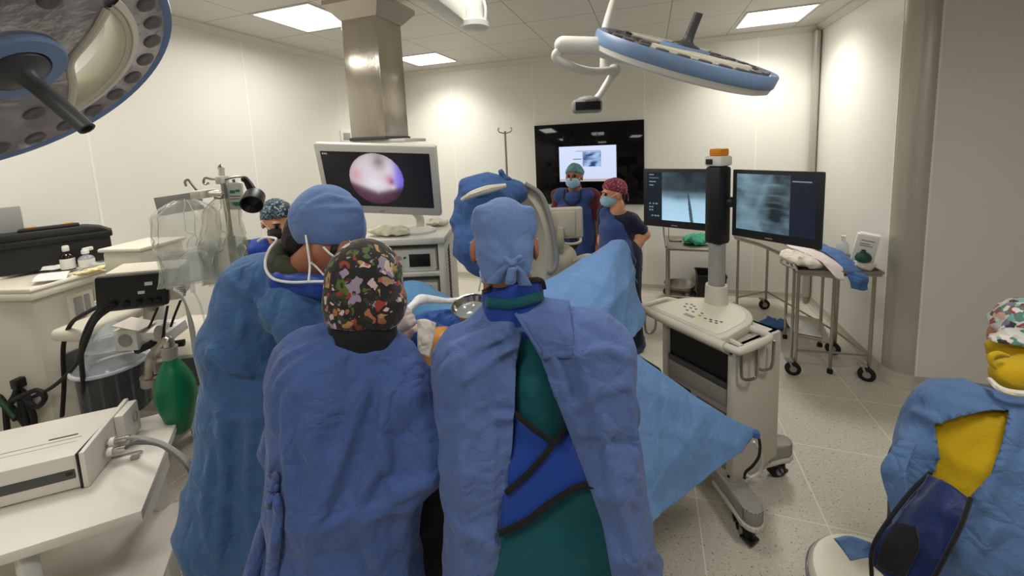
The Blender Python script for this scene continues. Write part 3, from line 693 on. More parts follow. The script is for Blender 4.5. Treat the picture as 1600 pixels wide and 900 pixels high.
BZ = mat('monitor_bezel', srgb(38, 38, 40), .4); GL = mat('monitor_glass', (.012, .013, .018), .18)
def xray_left(U, V_):
    c = np.zeros(U.shape+(3,))+lin(12, 22, 34)
    img = (U > .25); n = noise2(U*1.0, V_*.6, 9, 3)*.5+.5; n2 = noise2(U*2.2, V_*.5, 11, 5)*.5
    g = 1/(1+np.exp(-(V_-.52-.05*n2+.03*np.sin(U*9))*26)); lum = (.03+.10*n*n+.05*n2)*(1-g)+g*(.55+.28*V_+.06*n)
    lum += .12*np.exp(-((V_-.44)/.05)**2)*(1-g)
    x0 = .665+.1*(V_-.4); nd = (np.abs(U-x0) < .008+.016*np.clip((V_-.42)*3, 0, 1)) & (V_ > .4); lum = np.where(nd, .05+.08*V_, lum)
    im = np.stack([lum*.5, lum*.78, lum*.98], -1)
    c = np.where(img[..., None], im, c)
    for y, x1 in ((.05, .12), (.12, .2), (.2, .15), (.27, .11)): c = np.where(((np.abs(V_-y) < .008) & (U > .04) & (U < x1))[..., None], lin(130, 150, 170), c)
    for y, xs in ((.66, (.05, .11, .16)), (.73, (.05, .09)), (.80, (.05, .09)), (.92, (.09, .14, .19))):
        for x in xs: c = np.where(((np.abs(V_-y) < .014) & (np.abs(U-x) < .016))[..., None], lin(110, 150, 140), c)
    return c
def xray_right(U, V_):
    c = np.zeros(U.shape+(3,))+lin(16, 22, 40)
    n = noise2(U, V_, 7, 11); n2 = noise2(U*.5, V_*2.2, 12, 4)
    lum = .22+.1*n+.07*n2+.16*np.exp(-((U-.12)/.18)**2)-.12*np.exp(-((U-.52)/.14)**2-((V_-.45)/.4)**2)+.12*np.exp(-((U-.25-.3*np.abs(V_-.7))/.05)**2)
    for y in (.2, .38, .5, .6): lum += .1*np.exp(-((V_-y-.03*np.sin(U*9))/.015)**2)*np.exp(-((U-.5)/.14)**2)
    lum = np.clip((lum-.06)*.85+.05*noise2(U, V_, 26, 8), .02, .55); im = np.stack([lum*.5, lum*.8, lum], -1); c = np.where((U < .70)[..., None], im, c)
    return np.where(((np.abs(V_-.1) < .01) & (U > .72) & (U < .94))[..., None], lin(130, 140, 155), c)
def cart_monitor(label, c, yaw, fn):
    Q = Frame((c[0], c[1]), (math.cos(yaw), math.sin(yaw))); z = c[2]; W, H = .42, .36
    m = MB(); Q.box(m, (-W/2, 0, z-H/2), (W/2, .02, z+H/2), .006); b = m.build('bezel', BZ, cart)
    m = MB(); Q.box(m, (-W/2+.012, .018, z-H/2+.012), (W/2-.012, .055, z+H/2-.012), .01); Q.box(m, (-.1, .05, z-.1), (.1, .085, z+.1), .01); m.build('monitor_back', BZ, cart)
    picture('monitor_picture', b, Q(.0, -.001, z+.012), Q.R, W-.05, H-.066, fn, 150, 110, 1.)
    m = MB(); Q.box(m, (-.035, -.0015, z-H/2+.013), (.0, 0.0005, z-H/2+.018)); m.build('maker_mark', GREYP, b, smooth=False)
    m = MB(); Q.box(m, (-.02, .08, z-.03), (.02, .11, z+.03)); return Q(0, .1, z)
for c, yw, fn in (((.158, 2.597, 1.535), -22.2, xray_left), ((.583, 2.304, 1.537), -40.5, xray_right)):
    e = cart_monitor('', c, math.radians(yw), fn); hub = np.array((pb[0], pb[1], 1.535))
    MB().tube([e, (e+hub)/2+(0.03, .03, 0), hub], .03, n=10, smooth=4).build('monitor_arm', BLACK, cart)

# ================================================================== endoscopy tower
Ft = Frame((-1.40, 2.015), (.949, .315))
tw = empty('endoscopy_tower', Ft(0, .22, 0), 'white endoscopy equipment tower with shelves of devices and slotted side', 'equipment tower')
TW = mat('tower_white', srgb(216, 214, 205), .4); hw = .265
m = MB(); Ft.box(m, (-hw, 0, 1.335), (hw, .47, 1.375), .008); m.build('top_shelf', TW, tw)
m = MB(); Ft.box(m, (hw-.045, .012, .14), (hw-.003, .46, 1.335), .006); m.build('side_column', TW, tw)
m = MB(); Ft.box(m, (-hw+.003, .012, .14), (-hw+.045, .46, 1.335), .006); m.build('side_column', TW, tw)
m = MB()
for k in range(44):
    z = .3+.0225*k; q = [Ft(hw-.002, .1, z), Ft(hw-.002, .16, z+.018), Ft(hw-.002, .16, z+.029), Ft(hw-.002, .1, z+.011)]; m.prism(q, Ft.u*.003)
m.build('vent_slots', BLACK, tw, smooth=False)
for z in (1.135, .9, .66, .42, .15):
    m = MB(); Ft.box(m, (-hw+.04, .02, z), (hw-.04, .45, z+.026), .004); m.build('shelf', TW, tw)
m = MB(); Ft.box(m, (-hw+.04, .445, .15), (hw-.04, .46, 1.335)); m.build('back_panel', GREYP, tw)
for x in (-.22, .22):
    for y in (.05, .42): caster('caster', Ft(x, y, 0), tw, .055, .03, .6)
m = MB(); Ft.box(m, (-hw-.01, -.02, .11), (hw+.01, .48, .15), .015); m.build('tower_base', TW, tw)
def device(label, z, h, parts, wd=.2, name='endoscopy_console', cat='medical console'):
    t = empty(name, Ft(-.0, .2, z), label, cat, 'devices in the endoscopy tower')
    m = MB(); Ft.box(m, (-wd, .035, z), (wd, .42, z+h), .006); m.build('casing', WHITE, t)
    for (x0, x1, z0, z1, mm, nm) in parts:
        m = MB()
        if x1 is None: m.cyl(Ft(x0, .036, z0), Ft(x0, .018, z0), z1, n=18)
        else: Ft.box(m, (x0, .029, z0), (x1, .04, z1), .002)
        m.build(nm, mm, t)
    return t
device('white console with dark square display on the top shelf bay of the endoscopy tower', 1.163, .135, [(.04, .165, 1.195, 1.272, BLACK, 'display'), (-.02, None, 1.255, .011, GREYP, 'knob'), (.015, None, 1.255, .006, DGREY, 'knob'), (-.02, None, 1.2, .014, BLACK, 'knob'), (-.17, -.06, 1.19, 1.27, CREAM, 'label_plate')])
BLUSCR = mat('blue_display', (.03, .05, .4), .3, emis=.5)
device('white console with glowing blue display in the second bay of the endoscopy tower', .998, .135-.04, [(-.0, .16, 1.02, 1.075, BLUSCR, 'display'), (-.04, None, 1.05, .014, BLACK, 'knob')])
device('white low console with two small dark windows under the blue-lit console', .927, .068, [(.03, .13, .94, .985, BLACK, 'display'), (.155, .18, .945, .98, BLACK, 'socket')])
# crumpled glove packets and cable on the tower's top, monitor stand
def crumple(name, c, r, m_, seed, label=None, cat=None, group=None, parent=None, h=.012, res=None, ridge=.022):
    f = folds(ell(c, r), [], amp=ridge, sc=24, seed=seed, base=.012)
    z0 = c[2]-r[2]*.7
    g = lambda P: np.maximum(f(P), z0-P[:, 2])
    lo, hi = bbox([np.array(c)-r, np.array(c)+r], .06); o = field(name, g, lo, hi, h if res is None else res, m_, parent)
    if label: tag(o, label, cat, group); recenter(o)
    return o
PALEY = cloth_mat('pale_yellow_wrap', srgb(232, 230, 204), bump=.4, bscale=16)
crumple('crumpled_wrap', Ft(-.10, .13, 1.4085), np.array((.15, .09, .045)), PALEY, 3, 'crumpled pale yellow plastic wrap on the endoscopy tower top beside the monitor foot', 'plastic wrap')
c = np.array((-1.433, 1.906, 1.733)); yaw, tilt, roll = math.radians(12.2), math.radians(16.7), math.radians(4.05)
RM = Matrix.Rotation(yaw, 3, 'Z') @ Matrix.Rotation(tilt, 3, 'X') @ Matrix.Rotation(roll, 3, 'Y')
em = empty('endoscopy_monitor', Ft(.075, .2, 1.375), 'white framed monitor showing a round endoscope picture, on a stand on the equipment tower', 'monitor')
W, H = .682, .418
rp = lambda x, y, z: c+np.array(RM @ Vector((x, y, z)))
m = MB(); m.box(rp(0, .022, 0), (W, .044, H), RM, .012); fr = m.build('monitor_frame', TW, em)
m = MB(); m.box(rp(0, .06, 0), (W*.7, .05, H*.6), RM, .02); m.build('monitor_back', TW, em)
m = MB(); m.box(rp(0, .0, .005), (W-.07, .004, H-.095), RM, 0); m.build('screen_glass', GL, em)
def scope(U, V_):
    asp = (W-.075)/(H-.1); c_ = np.zeros(U.shape+(3,))+np.array([.004, .004, .007])
    x, y = (U-.49)*asp, V_-.48; r = np.hypot(x/1.02, y)/.475
    n = noise2(U, V_, 8, 21); n2 = noise2(U, V_, 18, 5)
    pale = lin(216, 206, 214); pink = lin(206, 152, 158); pur = lin(128, 106, 226); dk = lin(70, 40, 56); mag = lin(96, 54, 78)
    lo_ = (x*.0+y-.14-.28*np.clip(-x-.05, 0, 1)*-1)                        # dark pool below the pale tissue
    curve = y-(.24+.35*x*(x < 0)*1.2-.1*np.clip(x, 0, 1)*2+.02*n)
    col = pale[None, None]+0*x[..., None]
    def mixc(a, b, t): t = np.clip(t, 0, 1)[..., None]; return a*(1-t)+b*t
    col = mixc(col, lin(120, 104, 100), .75*np.exp(-((x-.08)/.12)**2-((y+.33)/.16)**2)+.12*n)
    col = mixc(col, pink, np.exp(-((x+.36)/.12)**2-((y+.08)/.14)**2)*.85)
    col = mixc(col, pink, np.exp(-((x-.22)/.08)**2-((y-.0)/.12)**2)*.8+.1*n2)
    col = mixc(col, lin(150, 50, 60), np.exp(-((x-.27)/.05)**2-((y-.05)/.07)**2)*.9)
    col = mixc(col, pur, 1/(1+np.exp(-(x-.31+.15*y)*26)))
    col = mixc(col, lin(232, 222, 226), np.exp(-((x-.28)/.06)**2-((y-.18)/.07)**2))
    col = mixc(col, dk+mag*.25*(n[..., None]+.6), 1/(1+np.exp(-curve*40)))
    col = mixc(col, lin(235, 232, 240), .5*np.exp(-((x+.05)/.16)**2-((y-.08)/.1)**2))
    col *= np.clip(1.06-.35*r**6, 0, 1)[..., None]
    out = np.where((r < 1)[..., None], col, c_)
    for x0 in (.02, .035, .055): out = np.where(((np.abs(V_-.035) < .012) & (np.abs(U-x0) < .005))[..., None], lin(170, 170, 175), out)
    return out
picture('endoscope_picture', em, rp(0, -.004, .005), RM, W-.075, H-.1, scope, 180, 120, 1.)
m = MB(); sb = Ft(.075, .2, 1.376); tp = rp(.07, .05, -.12); m.tube([sb, sb+(0, 0, .1), tp], .026, n=14, smooth=4); m.build('stand_column', TW, em)
m = MB(); m.lathe([(.001, 0), (.105, 0), (.105, .012), (.07, .026), (.03, .032), (.001, .032)], sb, n=32, sx=1.); m.build('stand_foot', TW, em)
m = MB(); m.box(rp(0, -.0035, -H/2+.022), (.03, .002, .006), RM); m.build('maker_mark', GREYP, fr, smooth=False)
crumple('crumpled_tubing_pack', Ft(.15, .36, 1.4015), np.array((.1, .07, .035)), LINEN, 8, 'crumpled white tubing pack behind the monitor foot on the tower top', 'medical packet')

# ================================================================== wall display
t = empty('wall_display', (-.735, YB, 1.11), 'large black glass wall display showing a bright slide behind two standing people', 'wall display')
MB().bb((-1.41, YB-.03, 1.108), (-.058, YB+.0, 2.13), bev=.004).build('black_glass_panel', GLASSB, t)
def slide(U, V_):
    c_ = np.zeros(U.shape+(3,))+lin(214, 224, 252)
    c_ = c_*(1-.06*V_[..., None])
    n = noise2(U, V_, 30, 3); blk = (U > .42) & (U < .74) & (V_ > .16) & (V_ < .58)
    dk = np.clip(.5+.9*n-1.2*np.abs(U-.57), 0, 1)[..., None]; c_ = np.where(blk[..., None], lin(160, 190, 230)*(1-dk)+lin(40, 62, 120)*dk, c_)
    c_ = np.where(((np.abs(V_-.14) < .012) & (U > .3) & (U < .74))[..., None], lin(150, 165, 190), c_)
    c_ = np.where(((np.abs(V_-.37) < .012) & (U > .25) & (U < .4))[..., None], lin(60, 110, 110), c_)
    return np.where((V_ > .93)[..., None], lin(180, 178, 176), c_)
picture('slide_picture', t, (-.738, YB-.0315, 1.622), Matrix.Identity(3), .71, .445, slide, 150, 90, 1.)
# ================================================================== steel tables in the back right corner
def rail(m, pts, r=.011, closed=False): m.tube(pts, r, n=10, smooth=1, closed=closed); return m
# corner table with a bent top
t = empty('instrument_table', (1.3, 4.1, 0), 'bent stainless steel instrument table on casters along the back right corner', 'instrument table')
zt_ = .85
inner = [(.83, 4.63), (1.0, 4.33), (1.14, 3.87), (1.05, 3.47)]; outer = [(1.60, 3.55), (1.59, 4.05), (1.28, 4.95), (.92, 4.86)]
m = MB(); m.prism([(x, y, zt_-.02) for x, y in inner+outer], (0, 0, .02), bev=.004); top = m.build('table_top', STEEL, t, smooth=False)
m = MB(); rail(m, [(x, y, zt_+.012) for x, y in inner+outer], .012, True); m.build('top_rail', TUBE, top)
LG = [(.87, 4.64), (1.2, 4.9), (1.5, 3.99), (1.575, 3.60), (1.085, 3.56)]
for x, y in LG: MB().cyl((x, y, .1), (x, y, zt_-.015), .0125, n=14).build('leg', TUBE, t)
for (x, y), a in zip(LG, (.3, 1.2, .4, .6, .9)):
    if (x, y) != LG[0]: caster('caster', (x-.02, y-.02, 0), t, .055, .022, a+.6)
    else: caster('caster', (x, y, 0), t, .055, .022, a)
m = MB(); rail(m, [(x, y, .2) for x, y in LG[:2]]+[(1.5, 3.99, .2), (1.575, 3.6, .2)], .009); rail(m, [(1.575, 3.6, .2), (1.085, 3.56, .2)], .009); m.build('lower_rail', TUBE, t)
# low square stand with a ring top and a shelf
t = empty('basin_stand', (1.27, 3.9, 0), 'stainless ring stand with a low paper-covered shelf, standing at the bent table', 'basin stand')
S4 = [(1.19, 4.2), (1.345, 3.64), (1.11, 3.74), (1.43, 4.1)]; S4 = [S4[0], S4[2], S4[1], S4[3]]
for x, y in S4:
    l = MB().cyl((x, y, .03), (x, y, .79), .0115, n=14).build('leg', TUBE, t); MB().lathe([(.02, 0), (.02, .025), (.013, .04), (.001, .04)], (x, y, 0), n=14).build('rubber_foot', BLACKR, l)
m = MB(); rail(m, [(x, y, .78) for x, y in S4], .01, True); cx, cy = np.mean(S4, 0); m.tube([(cx+.2*math.cos(a), cy+.2*math.sin(a), .8) for a in np.linspace(0, 2*math.pi, 40, endpoint=False)], .01, n=8, smooth=1, closed=True); m.build('ring_frame', TUBE, t)
m = MB(); m.prism([(x, y, .24) for x, y in S4], (0, 0, .012)); sh = m.build('shelf', STEEL, t, smooth=False)
o = grid_mesh('paper_sheet', cr(np.array([[np.array((1.16, 4.1, .256)), np.array((1.32, 4.04, .258))], [np.array((1.13, 3.9, .256)), np.array((1.32, 3.85, .26))], [np.array((1.14, 3.76, .256)), np.array((1.31, 3.71, .256))]]), 8), mat('white_paper', srgb(226, 224, 220), .8), None, .002)
tag(o, 'white paper sheet lying on the low shelf of the ring stand', 'paper'); recenter(o)
# side table further back
t = empty('side_table', (.4, 4.35, 0), 'plain rectangular stainless side table by the back wall holding the green cloth', 'side table')
x0, x1, y0, y1 = .155, .62, 4.08, 4.62
m = MB(); m.bb((x0, y0, .825), (x1, y1, .85), bev=.004); top = m.build('table_top', STEEL, t)
for x in (x0+.02, x1-.02):
    for y in (y0+.02, y1-.02): l = MB().cyl((x, y, .03), (x, y, .83), .0125, n=14).build('leg', TUBE, t); MB().cyl((x, y, 0), (x, y, .035), .017, n=14).build('rubber_foot', BLACKR, l)
m = MB(); rail(m, [(x0-.005, y0-.005, .862), (x0-.005, y1, .862), (x0-.005, y1+.15, .93)], .011); m.build('side_rail', TUBE, t)
m = MB(); rail(m, [(x0+.02, y0+.02, .18), (x0+.02, y1-.02, .18), (x1-.02, y1-.02, .18), (x1-.02, y0+.02, .18)], .009); m.build('lower_rail', TUBE, t)
m = MB(); rail(m, [(.19, 4.5, .852), (.19, 4.5, 1.02)], .004); m.build('wire_post', TUBE, t)
m = MB(); m.bb((.185, 4.36, .8505), (.31, 4.42, .868), bev=.008); o = m.build('steel_tray', STEEL); tag(o, 'small steel tray on the side table left of the green cloth', 'tray'); recenter(o)
GREEN = cloth_mat('green_cloth', srgb(54, 150, 118), bump=.4, bscale=12)
crumple('surgical_cloth', np.array((.44, 4.3, .895)), np.array((.155, .13, .062)), GREEN, 12, 'crumpled green surgical cloth on the side table behind the monitor mast', 'cloth', ridge=.03)
# bins
t = empty('waste_bin', (.66, 5.03, 0), 'square black waste bin standing by the back wall', 'bin')
m = MB(); R0, R1 = .12, .15
rows = []
for r, z in ((.115, 0), (.12, .01), (.148, .345)): rows.append([m.bm.verts.new((.66+sx*r, 5.0+sy*r, z)) for sx, sy in ((-1, -1), (1, -1), (1, 1), (-1, 1))])
m.bm.faces.new(rows[0][::-1])
for A, B in zip(rows, rows[1:]):
    for k in range(4): m.bm.faces.new((A[k], A[(k+1) % 4], B[(k+1) % 4], B[k]))
o = m.build('bin_body', BLACK, t, smooth=False); md = o.modifiers.new('thickness', 'SOLIDIFY'); md.thickness = .005
m = MB(); m.tube([(.66+sx*.15, 5.0+sy*.15, .345) for sx, sy in ((-1, -1), (1, -1), (1, 1), (-1, 1))], .008, n=6, smooth=1, closed=True); m.build('rim', BLACK, t)
t = empty('kick_bucket', (.33, 4.95, 0), 'round stainless kick bucket on the floor by the back wall', 'bucket')
m = MB(); m.lathe([(.001, .05), (.11, .05), (.13, .07), (.165, .2), (.175, .21), (.165, .212), (.12, .075), (.001, .065)], (.33, 4.95, 0), n=36); m.build('bucket', STEEL, t)
m = MB(); m.tube([(.33+.17*math.cos(a), 4.95+.17*math.sin(a), .1) for a in np.linspace(0, 2*math.pi, 32, endpoint=False)], .014, n=8, smooth=1, closed=True); m.build('bumper_ring', BLACKR, t)
for a in (.3, 1.87, 3.44, 5.0): caster('caster', (.33+.16*math.cos(a), 4.95+.16*math.sin(a), 0), t, .03, .018, a)
# linen on the tables
crumple('folded_linen', np.array((1.16, 3.72, .905)), np.array((.17, .22, .06)), LINEN, 4, 'pile of crumpled cream linen at the near left end of the bent table', 'linen', ridge=.02)
LINP = cloth_mat('pinkish_linen', srgb(222, 208, 206), bump=.3, bscale=10)
o = patch('linen_sheet', [[(1.12, 4.1, .95), (1.2, 4.1, .955), (1.3, 4.05, .95)], [(1.12, 3.86, .95), (1.24, 3.8, .96), (1.36, 3.78, .94)], [(1.2, 3.6, .945), (1.27, 3.57, .93), (1.36, 3.56, .90)], [(1.27, 3.44, .86), (1.29, 3.43, .84), (1.33, 3.43, .83)]], LINP, 30, 26, .008, 14, 3, None, .004)
tag(o, 'pinkish white sheet draped with one corner hanging over the bent table front', 'sheet'); recenter(o)
o = patch('surgical_gown', [[(1.17, 4.15, 1.0), (1.3, 4.2, .99), (1.42, 4.2, .94)], [(1.22, 3.9, .985), (1.36, 3.92, .97), (1.48, 3.95, .92)], [(1.32, 3.66, .955), (1.41, 3.66, .94), (1.5, 3.68, .9)], [(1.36, 3.49, .87), (1.43, 3.48, .87), (1.49, 3.48, .86)], [(1.38, 3.44, .77), (1.44, 3.44, .755), (1.47, 3.445, .765)]], DRAPED, 40, 30, .022, 13, 8, None, .005)
tag(o, 'crumpled blue surgical gown hanging over the front edge of the bent table', 'gown'); recenter(o)
crumple('folded_linen', np.array((1.28, 4.22, .93)), np.array((.16, .14, .072)), LINEN, 14, 'white linen bundle under the top end of the blue gown on the bent table', 'linen', ridge=.02)
crumple('gauze_pile', np.array((1.505, 3.62, .893)), np.array((.075, .09, .055)), LINEN, 19, 'small pile of white gauze between blue gown and white box', 'gauze', ridge=.02)
t = empty('storage_box', (1.55, 3.62, .852), 'tilted white cardboard box with grey print at the right end of the bent table', 'box')
rt = Matrix.Rotation(math.radians(-18), 3, 'Z') @ Matrix.Rotation(math.radians(9), 3, 'Y')
c = np.array((1.545, 3.7, .985)); m = MB(); m.box(c, (.13, .075, .25), rt, bev=.003); b = m.build('carton', mat('carton_white', srgb(226, 224, 218), .6), t)
m = MB(); f = lambda x, z: c+np.array(rt @ Vector((x, -.0385, z)))
for z, x0, x1 in ((.085, -.035, .04), (.06, -.04, .02), (.045, -.04, .035)): m.box(f((x0+x1)/2, z), (x1-x0, .002, .008), rt)
m.build('printed_lines', GREYP, b, smooth=False)
m = MB(); m.box(c+np.array(rt @ Vector((.01, .02, .128))), (.12, .1, .006), rt, bev=.002); m.build('open_flap', WHITE, t)
t = empty('saline_bottle', (1.47, 3.86, .85), 'clear plastic bottle standing behind the gauze pile next to the white box', 'bottle')
m = MB(); m.lathe([(.001, 0), (.038, 0), (.042, .01), (.042, .13), (.03, .16), (.014, .17), (.014, .19), (.001, .19)], (1.47, 3.86, .851), n=24); m.build('bottle_body', POLY, t)
m = MB(); m.lathe([(.017, .188), (.017, .212), (.001, .214)], (1.47, 3.86, .851), n=18); m.build('bottle_cap', WHITE, t)
t = empty('breathing_mask', (1.497, 3.565, .852), 'dark green tinted anaesthetic mask lying on the gauze in front of the white box', 'mask')
m = MB(); m.lathe([(.048, 0), (.05, .015), (.04, .04), (.02, .055), (.014, .075), (.011, .075), (.011, .056), (.001, .056)], (1.50, 3.60, .945), (-.15, -.3, 1), n=22); m.build('mask_cup', mat('tinted_green_plastic', srgb(40, 88, 76), .25, trans=.3), t)
# blue cloth on the floor
crumple('floor_cloth', np.array(PZ(1212, 506, .05)), np.array((.14, .1, .075)), DRAPED, 31, 'crumpled blue cloth lying on the floor under the steel tables', 'cloth', ridge=.03)

# ================================================================== C-arm X-ray machine
ca = empty('c_arm_machine', D(880, 640, 2.65)*np.array((1, 1, 0)), 'cream C-arm X-ray machine with curved arm and control panel, its head draped in blue', 'x-ray machine')
CC = mat('c_arm_cream', srgb(204, 198, 178), .42, var=.03)
path = [(775, 285, 2.42), (812, 287, 2.42), (838, 308, 2.42), (855, 345, 2.42), (862, 390, 2.42), (858, 440, 2.42), (840, 490, 2.42), (800, 535, 2.42), (760, 550, 2.42)]
C3 = cr(np.array([D(*p) for p in path]), 50); fw = np.array(D(800, 330, 3.)-D(800, 330, 2.)); fw[2] = 0; fw /= np.linalg.norm(fw); side = np.array((fw[1], -fw[0], 0))
ax = fw*.87+side*-.5
tang = np.gradient(C3, axis=0); tang /= np.linalg.norm(tang, axis=1)[:, None]; nrm = np.cross(tang, ax); nrm /= np.linalg.norm(nrm, axis=1)[:, None]
def ribbon(off0, off1, w0, w1, nm, mm, par, idx=slice(None)):
    m = MB(); vs = [[m.bm.verts.new(V(p)) for p in (c+n*off0+ax*w0, c+n*off1+ax*w0, c+n*off1+ax*w1, c+n*off0+ax*w1)] for c, n in zip(C3[idx], nrm[idx])]
    for A, B in zip(vs, vs[1:]):
        for k in range(4): m.bm.faces.new((A[k], A[(k+1) % 4], B[(k+1) % 4], B[k]))
    m.bm.faces.new(vs[0]); m.bm.faces.new(vs[-1][::-1]); return m.build(nm, mm, par)
ribbon(-.05, .012, -.02, .2, 'curved_arm', CC, ca); 
m = MB(); m.tube([c+ax*.16+n*-.02 for c, n in zip(C3[8:30], nrm[8:30])], .014, n=8, smooth=1); 
m2 = MB(); m2.tube([D(820, 287, 2.38), D(845, 305, 2.38), D(860, 345, 2.38), D(868, 388, 2.38), D(869, 412, 2.38), D(862, 424, 2.38), D(854, 424, 2.4)], .016, n=10, smooth=6); m2.build('cable_guard', GREYP, ca); m.bm.free()
Fb = Frame(D(885, 430, 2.75), side)
m = MB(); Fb.box(m, (-.1, -.1, .35), (.12, .3, .99), .02); m.build('machine_body', CC, ca)
m = MB(); Fb.box(m, (-.16, -.2, .1), (.2, .5, .36), .03); m.build('machine_base', CC, ca)
for x in (-.12, .16):
    for y in (-.15, .45): caster('caster', Fb(x, y, 0), ca, .06, .03, .4)
q0, q1 = D(862, 395, 2.6), D(905, 440, 2.6)
m = MB(); m.tube([D(845, 425, 2.5), D(870, 410, 2.6), D(885, 400, 2.7)], [.07, .08, .08], n=14, smooth=4); m.build('arm_carriage', CC, ca)
m = MB(); m.tube([D(890, 410, 2.62), D(915, 400, 2.6), D(935, 404, 2.6), D(950, 412, 2.62), D(940, 430, 2.66)], .016, n=8, smooth=5); m.build('cable_loop', CC, ca)
m = MB(); m.tube([D(888, 425, 2.66), D(912, 415, 2.66), D(925, 420, 2.68)], .013, n=8, smooth=5); m.build('cable_loop', GREYP, ca)
pc = D(884, 348, 2.58); m = MB(); m.box(pc, (.215, .045, .20), Fb.R, bev=.014, seg=3); pn = m.build('control_panel', CC, ca)
m = MB(); m.box(pc+Fb.u*-.02-Fb.n*.026, (.13, .012, .13), Fb.R, bev=.008); m.build('panel_back_plate', GREYP, pn)
m = MB(); m.box(pc+Fb.u*-.02-Fb.n*.03, (.15, .012, .155), Fb.R, bev=.008); m.build('panel_back_frame', CC, pn)
m = MB(); m.tube([pc+Fb.u*-.04-Fb.n*.05+np.array((0, 0, -.02)), pc+Fb.u*-.045-Fb.n*.055+np.array((0, 0, -.12)), pc+Fb.u*-.045+np.array((0, 0, -.2)), Fb(-.03, .0, .98)], [.022, .024, .03, .04], n=12, smooth=5); m.build('panel_neck', CC, ca)
m = MB(); m.tube([pc+Fb.u*-.06+np.array((0, 0, -.10))-Fb.n*.03, pc+Fb.u*.0+np.array((0, 0, -.125))-Fb.n*.05, pc+Fb.u*.08+np.array((0, 0, -.122))-Fb.n*.03, pc+Fb.u*.09+np.array((0, 0, -.09))-Fb.n*.0], .009, n=8, smooth=5); m.build('panel_handle', CC, pn)
# draped image intensifier
ih = MB(); ih.cyl(D(768, 300, 2.35), D(772, 390, 2.35), .13, n=28); ih.build('detector_housing', CC, ca)
fs = uni([cap(D(762, 315, 2.3), D(766, 385, 2.28), .165, .17), cap(D(735, 300, 2.3), D(722, 350, 2.28), .07, .06), cap(D(708, 345, 2.26), D(730, 330, 2.26), .035, .05), cap(D(745, 385, 2.24), D(752, 405, 2.24), .14, .1),
          cap(D(728, 290, 2.25), D(752, 283, 2.25), .045, .04), cap(D(765, 288, 2.3), D(805, 300, 2.33), .06, .08)], .05)
dl = [([D(800, 290, 2.2), D(806, 330, 2.12)], .01, .012), ([D(792, 290, 2.2), D(797, 330, 2.1)], .01, .012), ([D(810, 293, 2.2), D(818, 330, 2.14)], .01, .012), ([D(732, 310, 2.2), D(722, 360, 2.15), D(726, 410, 2.12)], .014, .016), ([D(745, 330, 2.15), D(738, 370, 2.1)], .012, -.016), ([D(720, 300, 2.2), D(745, 292, 2.2), D(780, 300, 2.2)], .012, .012)]
ff = folds(fs, dl, .011, 14, 5, .004); lo, hi = bbox([D(700, 265, 2.3), D(835, 420, 2.3), D(760, 340, 2.05), D(760, 340, 2.55)], .08)
o = field('head_drape', ff, lo, hi, .011, DRAPED); tag(o, 'dark blue sterile drape bundled over the head of the C-arm machine', 'drape'); recenter(o)
m = MB(); m.tube([D(722, 312, 2.16), D(740, 303, 2.12), D(762, 296, 2.12), D(790, 290, 2.16)], [.012, .02, .022, .012], n=8, smooth=5); m.build('adhesive_strip', LINEN, o)
for k, (x, y) in enumerate(((768, 279), (783, 274))):
    f = folds(uni([cap(D(x, y-5, 2.28), D(x+4, y+8, 2.3), .026, .022), cap(D(x+6, y+3, 2.28), D(x+10, y+10, 2.3), .018, .03)], .02), [], .01, 40, k); lo, hi = bbox([D(x, y, 2.28)], .1); field('drape_knot', f, lo, hi, .008, DRAPED, o)
# thin infusion stand behind
b = np.array((-1.09, 3.1)); tp = D(789, 205, 3.25); b = tp[:2]
t = empty('infusion_stand', (b[0], b[1], 0), 'thin steel infusion stand with small hooks behind the draped C-arm head', 'infusion stand')
MB().cyl((b[0], b[1], .08), (b[0], b[1], tp[2]), .009, n=12).build('pole', TUBE, t)
m = MB()
for sgn in (-1, 1): m.tube([tp+(0, 0, -.02), tp+side*.025*sgn+(0, 0, -.012), tp+side*.045*sgn+(0, 0, -.005), tp+side*.055*sgn+(0, 0, .015), tp+side*.045*sgn+(0, 0, .028)], .005, n=6, smooth=4)
m.build('hook', TUBE, t)
for k in range(5):
    a = k*2*math.pi/5; e = np.array((b[0]+.26*math.cos(a), b[1]+.26*math.sin(a), .07)); l = MB().tube([(b[0], b[1], .1), e], .013, n=8).build('base_leg', TUBE, t); caster('caster', e*np.array((1, 1, 0)), t, .03, .018, a)
# ================================================================== anaesthesia machine on the left
Fm = Frame((-2.845, 1.05), (-.242, .97)); ZM = 1.30
am = empty('anaesthesia_machine', Fm(.35, .22, 0), 'large cream anaesthesia machine by the left wall with tray top, monitor arm and absorber', 'anaesthesia machine')
MC = mat('machine_cream', srgb(208, 203, 190), .45, var=.02); MC2 = mat('machine_warm_white', srgb(222, 216, 200), .42)
m = MB(); Fm.box(m, (0.0, 0, .12), (.80, .46, ZM-.03), .035); m.build('machine_body', MC, am)
m = MB(); m.prism([Fm(x, y, ZM-.045) for x, y in ((-.02, -.03), (.80, -.03), (.80, .46), (-.02, .46))], (0, 0, .04), bev=.012); tr = m.build('top_tray', MC2, am)
m = MB(); m.tube([Fm(x, y, ZM+.004) for x, y in ((-.012, -.022), (.79, -.022), (.79, .45), (-.012, .45))], .012, n=8, smooth=1, closed=True); m.build('tray_lip', MC2, tr)
m = MB(); Fm.box(m, (.14, -.008, 1.0), (.26, .01, 1.22), .004); Fm.box(m, (.27, -.006, .98), (.42, .01, 1.2), .004); m.build('access_panel', MC2, am)
m = MB(); Fm.box(m, (.165, -.012, 1.02), (.205, -.004, 1.2), .003); Fm.box(m, (.215, -.012, 1.02), (.24, -.004, 1.2), .003); m.build('rail_slot', GREYP, am)
